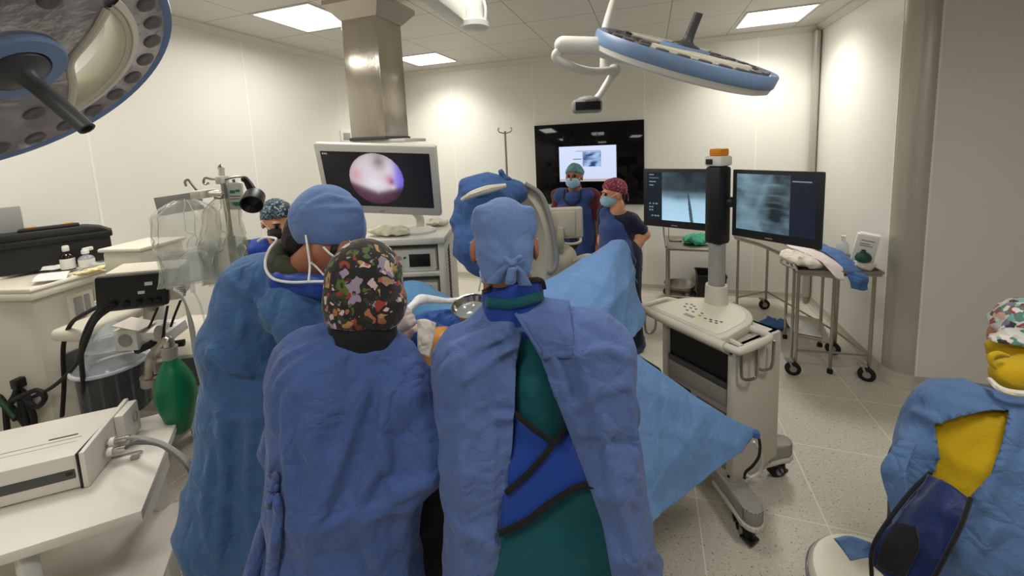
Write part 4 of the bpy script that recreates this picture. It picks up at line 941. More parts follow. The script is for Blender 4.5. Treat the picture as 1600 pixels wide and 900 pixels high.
m = MB(); Fm.box(m, (.08, -.014, .80), (.15, .01, .93), .004); m.build('outlet_panel', DGREY, am)
m = MB(); Fm.box(m, (.155, -.012, .82), (.26, .01, .93), .004); m.cyl(Fm(.19, -.012, .85), Fm(.19, -.03, .85), .016, n=16); m.build('gauge_panel', GREYP, am)
m = MB(); Fm.box(m, (.05, -.1, .10), (.75, .48, .14), .02); m.build('machine_base', GREYP, am)
for x in (.1, .7):
    for y in (-.05, .42): caster('caster', Fm(x, y, 0), am, .05, .03, .8)
# work shelf with breathing system
m = MB(); m.prism([Fm(x, y, .80) for x, y in ((.2, 0), (.25, -.42), (.72, -.44), (.80, -.3), (.80, 0))], (0, 0, .035), bev=.012); m.build('work_shelf', MC2, am)
m = MB(); Fm.box(m, (.24, -.40, .50), (.74, 0, .80), .02); m.build('drawer_block', GREYP, am)
m = MB(); Fm.box(m, (.26, -.412, .56), (.72, -.398, .77), .006); m.build('drawer_front', DGREY, am)
m = MB(); m.tube([Fm(.26, -.43, .795), Fm(.72, -.45, .795)], .008, n=8); m.build('front_rail', TUBE, am)
CLEAR = mat('thin_clear_plastic', srgb(200, 206, 214), .1, alpha=.07, spec=.7)
# absorber canister hanging from a cream arm
cc = np.array(D(180, 600, 1.93)); cz = cc[2]
ab = empty('absorber_canister', (cc[0], cc[1], cz-.14), 'clear canister filled with dark granules under a domed plastic lid, beside the green breathing bag', 'canister')
m = MB(); m.lathe([(.001, -.13), (.115, -.13), (.122, -.12), (.124, .09), (.001, .09)], cc, n=40); m.build('granule_fill', mat('dark_granules', srgb(14, 14, 19), .5, bump=.8, bscale=90, var=.4, vscale=60), ab)
m = MB(); m.lathe([(.128, -.14), (.13, -.13), (.13, .1), (.136, .105)], cc, n=40, caps=False); m.build('canister_wall', CLEAR, ab)
m = MB()
for k in range(16): a = k*math.pi/8; m.cyl(cc+(.129*math.cos(a), .129*math.sin(a), -.13), cc+(.129*math.cos(a), .129*math.sin(a), .09), .005, n=6)
m.build('wall_ribs', CLEAR, ab)
m = MB(); m.tube([cc+(.134*math.cos(a), .134*math.sin(a), .105) for a in np.linspace(0, 2*math.pi, 36, endpoint=False)], .009, n=8, smooth=1, closed=True); m.build('lid_rim', mat('lavender_plastic', srgb(190, 188, 200), .3), ab)
m = MB(); m.lathe([(.132, .105), (.12, .13), (.075, .175), (.045, .2), (.03, .24), (.001, .25)], cc, n=40); m.build('domed_lid', POLY, ab)
m = MB(); m.lathe([(.09, .25), (.085, .19), (.05, .19)], cc, n=30, caps=False); m.build('lid_cup', POLY, ab)
hb = np.array(D(166, 504, 2.0))
m = MB(); m.box(hb+Fm.n*.03, (.30, .17, .06), Fm.R, bev=.022, seg=3); m.box(hb+Fm.u*.13+Fm.n*.1, (.12, .2, .07), Fm.R, bev=.02); m.build('absorber_arm', MC2, am)
m = MB(); m.cyl(hb-(0, 0, .03), cc+(0, 0, .2), .06, .05, n=24); m.build('absorber_neck', POLY, am)
m = MB(); p = np.array(D(152, 470, 2.0)); m.cyl(p, p-(0, 0, .1), .012, n=12); m.build('arm_post', MC2, am)
# vaporiser-like upper box and monitor
pb_ = np.array(D(228, 400, 2.2)); m = MB(); m.box(pb_, (.25, .22, .12), Fm.R, bev=.02); m.box(pb_+(0, 0, .065), (.27, .24, .02), Fm.R, bev=.008); m.build('upper_unit', MC2, am)
m = MB(); m.cyl(pb_, pb_*np.array((1, 1, 0))+(0, 0, .8), .05, n=18); m.build('unit_post', MC, am)
pt = np.array(D(212, 452, 1.72))
mt = empty('patient_monitor', pt-(0, 0, .1), 'grey patient monitor seen from its black back, with cables plugged in, above the absorber', 'monitor')
rm = Matrix.Rotation(math.radians(44), 3, 'Z') @ Matrix.Rotation(math.radians(4), 3, 'Y')
q = lambda x, y, z: pt+np.array(rm @ Vector((x, y, z)))
m = MB(); m.box(q(.03, .07, .01), (.245, .17, .145), rm, bev=.012); m.build('monitor_casing', MC2, mt)
m = MB(); m.box(q(-.0, -.025, 0), (.232, .025, .145), rm, bev=.01); bk = m.build('black_back', BLACK, mt)
m = MB(); m.box(q(.055, -.04, .03), (.025, .003, .014), rm); m.box(q(.03, -.04, -.005), (.022, .003, .012), rm); m.build('sticker', WHITE, bk, smooth=False)
m = MB()
for k, x in enumerate((-.06, -.02, .02, .055, .085)): m.cyl(q(x, -.038, -.048), q(x, -.05, -.048), .011, n=12)
m.build('cable_socket', BLACKR, bk)
m = MB(); m.box(q(-.0, -.03, -.068), (.2, .012, .012), rm, bev=.003); m.build('port_strip', DGREY, bk)
m = MB()
for z in (.0, -.045): m.cyl(q(.151, .03, z), q(.158, .03, z), .014, n=14)
m.build('side_knob', BLACK, mt)
m = MB(); m.tube([q(0.02, .07, -.06), q(.02, .12, -.12), Fm(.5, -.1, 1.12), Fm(.5, .02, 1.1)], .022, n=12, smooth=4); m.build('monitor_arm', GREYP, mt)
def cable(name, pts, r, m_, parent=None, label=None, cat='cable', group=None, sm=6):
    o = MB().tube(pts, r, n=7, smooth=sm).build(name, m_, parent)
    if label: tag(o, label, cat, group); recenter(o)
    return o
for pts in ([D(178, 474, 1.66), D(160, 480, 1.66), D(140, 505, 1.68), D(127, 545, 1.72), D(130, 595, 1.78), D(134, 650, 1.86)],
            [D(172, 480, 1.66), D(152, 492, 1.66), D(136, 530, 1.7), D(118, 570, 1.8), D(80, 606, 1.95), D(40, 625, 2.1)],
            [D(165, 474, 1.68), D(140, 486, 1.75), D(112, 505, 1.85), D(99, 540, 1.9), D(100, 600, 1.95), D(97, 650, 2.0)],
            [D(178, 478, 1.66), D(150, 500, 1.66), D(132, 535, 1.68), D(124, 560, 1.72)]):
    cable('cable', pts, .009, BLACKR, mt)
for pts in ([D(246, 482, 1.76), D(236, 505, 1.8), D(232, 512, 1.84)], [D(282, 470, 1.76), D(272, 495, 1.8), D(267, 510, 1.82)], [D(262, 478, 1.74), D(258, 500, 1.74), D(254, 530, 1.74)]):
    cable('cable', pts, .005, BLACKR, mt)
LEAD = mat('pale_grey_lead', srgb(170, 168, 164), .5)
for k in range(5):
    cable('sensor_lead', [q(.155, .04, -.02-.01*k), D(272+3*k, 452+2*k, 1.68), D(288+2*k, 470+5*k, 1.66), D(298+k*1.5, 520, 1.68), D(304+2*k, 560+8*k, 1.72), D(318+k, 596+4*k, 1.74)], .0035, LEAD, mt)
# breathing bag with its steel elbow
e0 = np.array(D(266, 556, 1.72)); e1_ = np.array(D(284, 672, 1.76))
bg = empty('breathing_bag', e1_, 'deep green rubber breathing bag hanging at the anaesthesia machine next to the white desk', 'breathing bag')
ax_ = (e1_-e0)/np.linalg.norm(e1_-e0); L_ = np.linalg.norm(e1_-e0)
GB = mat('green_rubber', srgb(4, 112, 72), .38, bump=.05, bscale=40)
m = MB(); m.lathe([(.001, 0), (.022, .0), (.026, .02), (.042, .05), (.064, .1), (.073, .15), (.071, .2), (.058, .25), (.04, L_-.01), (.018, L_+.01), (.001, L_+.02)], e0, ax_, n=40); o = m.build('bag', GB, bg)
for v in o.data.vertices:
    d = v.co+o.location; 
m = MB(); m.cyl(e0-ax_*.04, e0+ax_*.015, .03, .024, n=20); m.build('bag_collar', GREYP, bg)
el = [e0-ax_*.035, e0-ax_*.07, D(250, 545, 1.74), D(238, 556, 1.78), D(234, 572, 1.8), D(233, 592, 1.84)]
MB().tube(el, .02, n=14, smooth=6).build('breathing_elbow', STEEL, am)
m = MB(); m.cyl(D(233, 588, 1.84), D(234, 600, 1.85), .034, n=18); m.cyl(D(226, 597, 1.85), D(250, 586, 1.83), .013, n=12); m.build('elbow_clamp', TUBE, am)
m = MB(); m.lathe([(.001, 0), (.03, 0), (.034, .01), (.001, .014)], D(252, 520, 1.78), (0, -1, .2), n=20); m.build('flow_sensor', GREYP, am)
for pts in ([D(215, 548, 1.9), D(236, 538, 1.88), D(240, 534, 1.88)], [D(244, 552, 1.8), D(262, 540, 1.8), D(288, 535, 1.82)]):
    cable('short_hose', pts, .016, BLACKR, am)
# cartons and papers on the work shelf
def carton(label, c, size, rot, name='carton', cat='box', m_=None, extra=None):
    t = empty(name, np.array(c)-(0, 0, size[2]/2), label, cat)
    b = MB().box(c, size, rot, bev=.003).build('carton_body', m_ or mat('carton_white', (0, 0, 0)), t)
    if extra: extra(t, b)
    return t
c = np.array(D(210, 525, 1.9)); r1 = Matrix.Rotation(math.radians(20), 3, 'Z')
def hole(t, b):
    MB().cyl(c+np.array(r1 @ Vector((.0, -.047, 0))), c+np.array(r1 @ Vector((.0, -.0495, 0))), .03, n=20).build('tear_opening', GREYP, b)
    MB().box(c+np.array(r1 @ Vector((0.02, -.01, .062))), (.12, .1, .004), r1 @ Matrix.Rotation(.25, 3, 'Y')).build('open_flap', mat('carton_pink', srgb(206, 196, 186), .6), b)
carton('open white tissue carton on the anaesthesia work shelf behind the canister', c, (.1, .09, .1), r1, extra=hole)
c2 = np.array(D(256, 516, 1.92)); r2 = Matrix.Rotation(math.radians(14), 3, 'Z') @ Matrix.Rotation(math.radians(12), 3, 'X')
def lines(t, b):
    m = MB()
    for k in range(4): m.box(c2+np.array(r2 @ Vector((.02, .02-.014*k, .0265))), (.06, .004, .001), r2)
    m.build('printed_lines', GREYP, b, smooth=False)
carton('flat white printed carton on the anaesthesia work shelf right of the open carton', c2, (.15, .1, .05), r2, extra=lines)
m = MB(); c3 = np.array(D(280, 548, 1.86)); m.box(c3, (.17, .12, .02), Matrix.Rotation(.5, 3, 'Z') @ Matrix.Rotation(.1, 3, 'X'), bev=.004); o = m.build('document_tray', MC2); tag(o, 'cream plastic side plate at the right of the green breathing bag', 'tray'); recenter(o)
m = MB(); Fm.box(m, (.8, -.42, .45), (.9, -.1, .76), .02); m.build('side_housing', MC, am)
# ------------------------------------------------------------------ on top of the machine
cs = empty('instrument_case', Fm(.05, .36, ZM), 'long black instrument case with arched lid lying on the anaesthesia machine', 'case')
CASE = mat('case_black', srgb(26, 25, 24), .5, bump=.1, bscale=150)
p0, p1 = np.array(PZ(20, 430, ZM+.012)), np.array(PZ(178, 404, ZM+.012)); uu = (p1-p0)/np.linalg.norm(p1-p0); Fc = Frame(p1, uu); Lc = .47; hc = .17
m = MB(); Fc.box(m, (-Lc, 0, ZM+.012), (0, .12, ZM+hc), .008); m.build('case_body', CASE, cs)
m = MB(); Fc.box(m, (-Lc-.008, -.012, ZM+hc-.015), (.012, .13, ZM+hc+.022), .008); m.build('case_rim', CASE, cs)
m = MB(); pr = [(-Lc-.004, hc+.02), (-Lc+.02, hc+.065), (-.10, hc+.065), (-.04, hc+.05), (.008, hc+.02)]; m.prism([Fc(x, -.002, ZM+z) for x, z in pr], Fc.n*.122, bev=.01); m.build('case_lid', CASE, cs)
m = MB(); Fc.box(m, (-.36, .035, ZM+hc+.06), (-.12, .095, ZM+hc+.082), .012); lid = m.build('lid_handle', CASE, cs)
m = MB()
for x in (-.31, -.16): Fc.box(m, (x-.02, .05, ZM+hc+.08), (x+.02, .075, ZM+hc+.088), .003)
m.build('brass_latch', mat('brass', srgb(214, 150, 50), .35, metal=.7), lid)
def bottle(label, px, py, d_, body, capm, hb_, r, name='bottle', lab=True, spray=False):
    c = np.array(PZ(px, py, ZM+.008)); t = empty(name, c, label, 'bottle', 'bottles on the anaesthesia machine')
    MB().lathe([(.001, 0), (r*.95, 0), (r, .006), (r, hb_*.62), (r*.8, hb_*.75), (r*.36, hb_*.84), (r*.36, hb_), (.001, hb_)], c, n=24).build('bottle_body', body, t)
    MB().lathe([(r*.42, hb_*.92), (r*.5, hb_*.95), (r*.5, hb_*1.14), (r*.4, hb_*1.2), (.001, hb_*1.21)], c, n=18).build('bottle_cap', capm, t)
    if lab: MB().lathe([(r+.0008, hb_*.06), (r+.001, hb_*.08), (r+.001, hb_*.55), (r+.0008, hb_*.57)], c, n=24, caps=False).build('bottle_label', WHITE, t)
    if spray: MB().box(c+Fm.u*.015+(0, 0, hb_*1.2), (.05, .02, .022), Fm.R, bev=.006).build('spray_nozzle', capm, t)
bottle('brown glass bottle with white cap and label on the anaesthesia machine', 108, 421, 0, mat('brown_glass', srgb(30, 18, 18), .12), WHITE, .115, .03)
bottle('clear bottle with white spray nozzle on the anaesthesia machine, before the black case', 137, 417, 0, POLY, WHITE, .085, .034, spray=True)
o = crumple('plastic_packet', PZ(160, 412, ZM+.026), np.array((.055, .06, .027)), mat('packet_clear', srgb(200, 205, 206), .2, alpha=.6, bump=.6, bscale=30), 23, 'small clear plastic packet behind the yellow gauze on the anaesthesia machine', 'packet', h=.009, ridge=.02)
YG = cloth_mat('pale_yellow_gauze', srgb(232, 220, 164), bump=.4, bscale=22)
crumple('gauze', PZ(135, 424, ZM+.022), np.array((.06, .075, .025)), YG, 41, 'crumpled pale yellow gauze on the front of the anaesthesia machine top', 'gauze', h=.008, ridge=.022)
crumple('gauze_strip', PZ(172, 414, ZM+.02), np.array((.05, .1, .018)), YG, 44, 'flat pale yellow cloth strip at the right end of the anaesthesia machine top', 'gauze', h=.008, ridge=.02)
PAP = mat('white_paper', (1, 1, 1))
for k, (pts, lb) in enumerate(((((48, 442), (104, 436), (110, 424), (66, 428)), 'flat white paper sheet on the near corner of the anaesthesia machine top'), (((62, 424), (100, 420), (112, 412), (78, 413)), 'folded white paper by the brown bottle on the anaesthesia machine'))):
    q4 = [PZ(x, y, ZM+.012+.006*k) for x, y in pts]; P_ = np.array([[q4[0], q4[1]], [(q4[0]+q4[3])/2+(0, 0, .012), (q4[1]+q4[2])/2+(0, 0, .006)], [q4[3], q4[2]]])
    o = patch('paper_sheet', P_, PAP, 16, 16, .004, 30, k, None, .002); tag(o, lb, 'paper'); recenter(o)
# grey plate on the wall left of the case
m = MB(); p = np.array(PX(8, 349, XL+.01)); m.bb((XL, p[1]-.12, p[2]-.1), (XL+.014, p[1]+.07, p[2]+.09), bev=.01); o = m.build('wall_plate', GREYP); tag(o, 'grey rectangular plate on the left wall above the end of the black case', 'wall plate')
# rails with supply hoses on the left wall
rl = empty('supply_rail', (XL+.03, .95, .7), 'steel wall rails with bundled black supply hoses, left of the anaesthesia machine', 'supply rail')
for (a, b, r_) in (((-8, 497), (44, 487), .009), ((-8, 521), (46, 510), .007), ((-8, 480), (38, 471), .006)):
    MB().cyl(D(*a, 2.3), D(*b, 2.34), r_, n=10).build('rail', TUBE, rl)
cable('yellow_hose', [D(-10, 546, 2.25), D(10, 541, 2.27), D(56, 533, 2.3)], .012, CREAM, rl); cable('yellow_hose', [D(-10, 545, 2.24), D(3, 542, 2.25), D(9, 540, 2.25)], .014, YELL, rl)
MB().tube([D(36, 592, 2.2), D(52, 588, 2.22), D(64, 584, 2.26)], .008, n=8).build('hose_bracket', TUBE, rl); MB().box(D(59, 586, 2.24), (.05, .04, .04), Fm.R, bev=.005).build('bracket_block', GREYP, rl)
HB = BLACKR
for pts, r_ in (([D(-6, 463, 2.15), D(14, 456, 2.15), D(28, 452, 2.15), D(36, 470, 2.15)], .016), ([D(26, 456, 2.12), D(12, 466, 2.12), D(9, 485, 2.1), D(14, 520, 2.08), D(25, 560, 2.06), D(30, 592, 2.05), D(33, 640, 2.04), D(40, 662, 2.04)], .012),
               ([D(-6, 490, 2.1), D(5, 512, 2.08), D(18, 555, 2.06), D(30, 600, 2.05), D(22, 622, 2.04), D(18, 630, 2.04)], .012), ([D(30, 598, 2.02), D(22, 618, 2.0), D(18, 626, 2.0), D(35, 618, 1.98), D(58, 610, 1.98), D(70, 622, 1.98), D(58, 636, 2.0), D(44, 630, 2.02), D(52, 648, 2.02), D(54, 665, 2.02)], .012),
               ([D(28, 595, 2.06), D(40, 612, 2.04), D(46, 630, 2.02), D(36, 625, 2.02), D(40, 648, 2.02), D(46, 668, 2.02)], .011), ([D(-5, 590, 2.1), D(6, 620, 2.06), D(10, 660, 2.04), D(12, 680, 2.04)], .012), ([D(-5, 612, 2.1), D(12, 630, 2.06), D(30, 650, 2.04), D(44, 668, 2.02)], .014), ([D(-5, 618, 2.08), D(10, 636, 2.05), D(26, 655, 2.03)], .014)):
    cable('hose', pts, r_, HB, rl, sm=7)
MB().box(D(30, 598, 2.02), (.05, .04, .05), Fm.R, bev=.008).build('hose_clip', BLACK, rl)
cable('hose', [D(-5, 622, 2.0), D(8, 634, 2.0), D(24, 652, 2.0)], .009, mat('green_hose', srgb(30, 70, 40), .5), rl)

# ================================================================== white desk with the white console
A = np.array(PZ(285, 637, .8)); B = np.array(PZ(221, 798, .8)); Fd = Frame(B, A-B)         # u: towards the far end, n: to the left
eU = A-B; LD = np.linalg.norm(eU); c_ = np.array(PZ(0, 868, .8))-B; W2 = 1.25; dn = c_/np.linalg.norm(c_)
dk = empty('white_desk', (B+A)/2+dn*.5-(0, 0, .8), 'white table at the left edge with a lower shelf, carrying the white console', 'table')
m = MB(); m.prism([B-(0, 0, .034), A-(0, 0, .034), A+dn*W2-(0, 0, .034), B+dn*W2-(0, 0, .034)], (0, 0, .034), bev=.004); m.build('table_top', mat('desk_white', srgb(226, 220, 210), .45, var=.03, vscale=3), dk)
i_ = (A-B)/LD
m = MB(); a0 = A-i_*.05+dn*.06; b0 = B+i_*.25+dn*.06; m.prism([a0-(0, 0, .22), b0-(0, 0, .22), b0-(0, 0, .036), a0-(0, 0, .036)], dn*.02); m.build('side_panel', WHITE, dk, smooth=False)
for s_, t_ in ((.05, .92*np.linalg.norm(c_)), (.06, W2-.05), (LD-.08, .1), (LD-.08, W2-.05)):
    p = B+i_*s_+dn*t_; MB().bb((p[0]-.02, p[1]-.02, 0), (p[0]+.02, p[1]+.02, .77), bev=.004).build('leg', WHITE, dk)
sA, sB = np.array(PZ(296, 778, .42)), np.array(PZ(250, 915, .42)); sA2 = sA+dn*1.0; m = MB(); m.prism([sA-(0, 0, .02), sB-(0, 0, .02), sB+dn*.95-(0, 0, .02), sA+dn*.95-(0, 0, .02)], (0, 0, .02), bev=.003); m.build('lower_shelf', mat('desk_white', (0, 0, 0)), dk)
P0 = np.array(PZ(130, 763, .8)); e_f = np.array((-.77, -.64, 0)); e_s = np.array((-.64, .77, 0)); Fx = Frame(P0, -e_f)   # u right along front, n back
bx = empty('white_console', Fx(-.25, .14, .801), 'flat white medical console with a dark stripe across its front on the white desk', 'medical console')
hx = .128; CW = mat('console_white', srgb(222, 216, 206), .4, var=.02)
m = MB(); Fx.box(m, (-.52, 0, .806), (-.004, .285, .8+hx), .006); m.build('casing', CW, bx)
m = MB(); Fx.box(m, (-.0035, -.003, .803), (.002, .29, .8+hx+.002)); m.build('gasket', BLACK, bx)
m = MB(); m.prism([Fx(.003, y, z) for y, z in ((-.004, .802), (.285, .802), (.30, .85), (.302, .8+hx+.018), (.12, .8+hx+.010), (-.002, .8+hx+.002))], Fx.u*.016, bev=.004); ep = m.build('end_panel', CW, bx)
m = MB(); Fx.box(m, (.018, .18, .812), (.05, .295, .8+hx+.01), .008); m.build('connector_block', CW, ep)
m = MB(); m.tube([Fx(.052, .255+.014*math.cos(a), .885+.02*math.sin(a)) for a in np.linspace(0, 2*math.pi, 18, endpoint=False)], .0018, n=6, smooth=1, closed=True); m.build('round_mark', GREYP, ep)
m = MB(); Fx.box(m, (-.52, -.003, .845), (-.012, .004, .878), .002); m.build('front_stripe', mat('stripe_dark', srgb(70, 72, 72), .35), bx)
m = MB(); Fx.box(m, (-.035, -.0045, .86), (-.018, -.002, .872)); m.build('stripe_mark', BLACK, bx, smooth=False)
m = MB(); Fx.box(m, (-.50, .11, .8+hx-.001), (-.04, .1125, .8+hx+.0012)); Fx.box(m, (-.50, .085, .8+hx-.001), (-.04, .0865, .8+hx+.0008)); m.build('top_groove', GREYP, bx, smooth=False)
m = MB(); Fx.box(m, (-.14, .13, .8+hx-.001), (-.06, .136, .8+hx+.0012)); m.build('top_print', BLACK, bx, smooth=False)
for z, y, pts, mm in ((.875, .12, [(183, 682), (215, 684), (250, 692), (278, 708), (297, 728), (305, 760)], mat('grey_cable', srgb(150, 150, 146), .45)), (.85, .10, [(180, 694), (212, 692), (248, 694), (274, 710), (296, 732), (302, 760)], mat('dark_cable', srgb(92, 92, 92), .45))):
    s0 = Fx(.05, y, z); s1 = Fx(.02, y, z)
    MB().cyl(s1, Fx(.085, y, z), .011, n=14).build('plug', CHROME, bx); MB().cyl(Fx(.03, y, z), Fx(.045, y, z), .016, n=14).build('plug_collar', CW, bx)
    dd = [1.5, 1.47, 1.43, 1.4, 1.39, 1.42]; cable('cable', [Fx(.08, y, z)]+[D(px, py, d_) for (px, py), d_ in zip(pts[1:], dd[1:])], .0075, mm, bx)
cc_ = np.array(PZ(211, 714, .808)); m = MB(); m.box(cc_, (.024, .014, .014), Matrix.Rotation(.6, 3, 'Z'), bev=.002); m.tube([cc_, cc_+(-.02, .03, -.002), cc_+(-.1, -.03, -.004), cc_+(-.16, -.05, -.004)], .0025, n=6, smooth=4); o = m.build('small_clip', GREYP); tag(o, 'tiny clip on a thin wire on the white desk beside the console', 'clip'); recenter(o)

# ================================================================== infusion stand with rinse bags
pz = np.array(D(350, 285, 1.8)); bx_, by_ = pz[0], pz[1]
st = empty('infusion_pole', (bx_, by_, 0), 'infusion pole with several hooks carrying large clear rinse bags beside the tall-capped surgeon', 'infusion stand')
MB().cyl((bx_, by_, .08), (bx_, by_, 1.55), .016, n=16).cyl((bx_, by_, 1.5), D(346, 268, 1.8), .011, n=12).build('pole', TUBE, st)
m = MB(); m.box(D(347, 281, 1.8), (.05, .03, .035), Fm.R, bev=.006); m.cyl(D(346, 276, 1.8), D(346, 262, 1.8), .012, n=10); m.build('pole_head', CREAM, st)
for pts in ([(347, 262), (345, 258), (342, 262), (343, 266)], [(345, 281), (330, 280), (321, 278), (318, 284), (321, 288), (326, 286)], [(350, 281), (365, 277), (378, 276), (385, 279)], [(307, 297), (300, 288), (294, 281), (289, 284), (291, 291)], [(330, 300), (342, 299), (348, 303), (345, 310), (335, 309)]):
    MB().tube([D(x, y, 1.8) for x, y in pts], .005, n=7, smooth=5).build('hook', TUBE, st)
m = MB(); m.box(D(318, 303, 1.8), (.09, .05, .035), Fm.R, bev=.006); m.cyl(D(318, 303, 1.8), D(348, 303, 1.8), .012, n=10); m.build('cross_clamp', CREAM, st)
for k in range(5):
    a = k*2*math.pi/5+.4; e = np.array((bx_+.28*math.cos(a), by_+.28*math.sin(a), .07)); MB().tube([(bx_, by_, .1), e], .014, n=8).build('base_leg', TUBE, st); caster('caster', e*np.array((1, 1, 0)), st, .035, .02, a)
m = MB(); m.box(D(281, 318, 1.86), (.17, .012, .085), Matrix.Rotation(math.radians(46), 3, 'Z') @ Matrix.Rotation(math.radians(-5), 3, 'Y'), bev=.002); m.build('metal_plate', GREYP, st)
vd = -ray(300, 380); vd[2] = 0; vd /= np.linalg.norm(vd); sd = np.array((-vd[1], vd[0], 0)); sd = sd if sd @ ray(1600, 400) > 0 else -sd
GLINT = mat('vinyl_crease_glint', srgb(240, 240, 232), .2, alpha=.75)  # near-white colour standing in for highlights on the film
def fluid_bag(label, top, bot, w_, d_, seed, water=None, tint=PVC):
    """sagging rinse bag: gathered at its top, square at the bottom"""
    T, Bt = np.array(top), np.array(bot); rows = []; H_ = 22; t_ = empty('rinse_bag', Bt, label, 'fluid bag', 'clear rinse bags on the infusion pole')
    def shell(t0, sc):
        R = []
        for i in range(H_+1):
            t = t0+(1-t0)*i/H_; c = T+(Bt-T)*t; wd = w_*(.22+.78*min(1, t*6)**.8)*(.93+.07*math.sin(5*t+seed))*sc; dp = d_*(.3+.7*math.sin(math.pi*min(1, .25+.75*t)))*(1 if t < .95 else max(.15, 1-(t-.95)*17.))*sc
            ring = []
            for a in np.linspace(0, 2*math.pi, 40, endpoint=False):
                ca_, sa_ = math.cos(a), math.sin(a); p = c+sd*wd*math.copysign(abs(ca_)**.7, ca_)+vd*dp*sa_
                f = 1-t; p = p+(vd+sd*.5)*.012*min(1, 6*t)*(1-2*abs(math.sin(3.5*a+9*t+seed+1.3*math.sin(11*t))))*(1 if t < .95 else .3)+vd*(.007*math.sin(9*a+seed+5*t)+.02*f*abs(math.sin(7*a+3*t+seed)))*min(1, 4*t)+sd*.006*math.sin(11*t+seed*2)*ca_
                ring.append(p)
            R.append(ring+[ring[0]])
        return R
    o = grid_mesh('bag_film', shell(0, 1.), tint, t_)
    if water is not None: grid_mesh('fluid', shell(water, .93), WATER, t_)
    m = MB(); sh_ = shell(0, 1.004)
    for k in (2, 9, 15, 21, 30): m.tube([sh_[i][(k+(i*i)//90) % 40] for i in range(0, 9+(k*5) % 12)], .0022, n=5, smooth=1)
    m.build('crease_glints', GLINT, o)  # pale tubes paint bright highlights along the creases of the bag
    m = MB(); m.tube([Bt+sd*-w_*.7, Bt+sd*w_*.7], .008, n=8); m.build('welded_seam', PVC, t_)
    m = MB(); m.cyl(Bt, Bt-(0, 0, .04), .009, n=10); m.tube([Bt-(0, 0, .03), Bt-(0, 0, .12)+sd*.02, Bt-(0, 0, .3)+sd*.03, Bt-(0, 0, .5)+sd*.05], .004, n=7, smooth=5); m.build('drain_tube', PVC, t_)
    return t_
fluid_bag('large clear rinse bag, leftmost on the infusion pole, half full of fluid', D(288, 312, 1.72), D(300, 442, 1.68), .118, .05, 1, .62)
fluid_bag('yellowish clear rinse bag hanging right behind the leftmost bag', D(346, 310, 1.82), D(352, 440, 1.78), .085, .05, 4, .5, mat('clear_vinyl_yellowish', srgb(224, 220, 190), .14, alpha=.34, bump=1., bscale=14, spec=1.))
# small bottle with green label and the black lamp head
c = np.array(D(368, 306, 1.84)); t = empty('infusion_bottle', c-(0, 0, .06), 'small translucent infusion bottle with green printed label on the pole', 'infusion bottle')
m = MB(); m.box(c, (.062, .03, .125), Matrix.Rotation(math.radians(42), 3, 'Z') @ Matrix.Rotation(.05, 3, 'Y'), bev=.012); b = m.build('bottle_body', mat('milky_plastic', srgb(214, 216, 206), .3, alpha=.85), t)
GRL = mat('label_green', srgb(40, 128, 100), .5); m = MB(); rr = Matrix.Rotation(math.radians(42), 3, 'Z') @ Matrix.Rotation(.05, 3, 'Y'); f = lambda x, z: c+np.array(rr @ Vector((x, -.0155, z)))
for x, z, w_, h_ in ((0, -.035, .045, .018), (-.008, .02, .02, .014), (.012, .024, .016, .01), (0, 0, .04, .003), (0, -.012, .036, .003)): m.box(f(x, z), (w_, .002, h_), rr)
m.build('green_label', GRL, b, smooth=False); MB().cyl(c+(0, 0, .06), c+(0, 0, .075), .006, n=8).build('hanger_loop', TUBE, t)
t = empty('lamp_head', D(399, 320, 1.8), 'black cup-shaped lamp head hanging by its forked black handle from the infusion pole hook', 'lamp')
hp, hq = np.array(D(401, 300, 1.8)), np.array(D(393, 320, 1.72)); ha = (hq-hp)/np.linalg.norm(hq-hp)
m = MB(); m.lathe([(.001, -.03), (.034, -.03), (.04, -.02), (.044, .05), (.04, .052), (.036, .045), (.02, .02), (.001, .015)], (hp+hq)/2, ha, n=30); m.build('lamp_cup', BLACK, t)
for dx in (-2, 4): MB().tube([D(383+dx*.3, 279, 1.8), D(388+dx, 288, 1.8), D(395+dx*1.4, 302, 1.8)], .009, n=8, smooth=4).build('handle', BLACK, t)
MB().sph(D(382, 280, 1.8), .014, 12).build('hanging_eye', BLACK, t)
cable('floor_cable', [PZ(326, 815, .012), PZ(316, 846, .012), PZ(300, 880, .012), PZ(284, 930, .012)], .008, mat('brown_cable', srgb(88, 62, 48), .6), None, 'brown cable lying on the floor between white table and tall-capped surgeon', 'cable')
# ================================================================== operating table, patient, drapes
tA, tB = D(640, 640, 1.62), D(980, 560, 2.12); tA[2] = tB[2] = 0; ud = (tB-tA)/np.linalg.norm(tB-tA); Fo = Frame((tA+tB)/2, ud); LT = np.linalg.norm(tB-tA)/2
ot = empty('operating_table', Fo(0, 0, 0), 'operating table almost hidden under the blue drapes between the surgeons and the X-ray machine', 'operating table')
m = MB(); Fo.box(m, (-LT-.1, -.24, .74), (LT, .24, .78), .01); m.build('table_top', STEEL, ot)
m = MB(); Fo.box(m, (-LT-.1, -.25, .782), (LT, .25, .84), .025); m.build('mattress', BLACKR, ot)
m = MB(); Fo.box(m, (-.14, -.13, .1), (.14, .13, .74), .02); m.build('table_column', STEEL, ot)
m = MB(); Fo.box(m, (-.5, -.22, .02), (.45, .22, .12), .03); m.build('table_base', GREYP, ot)
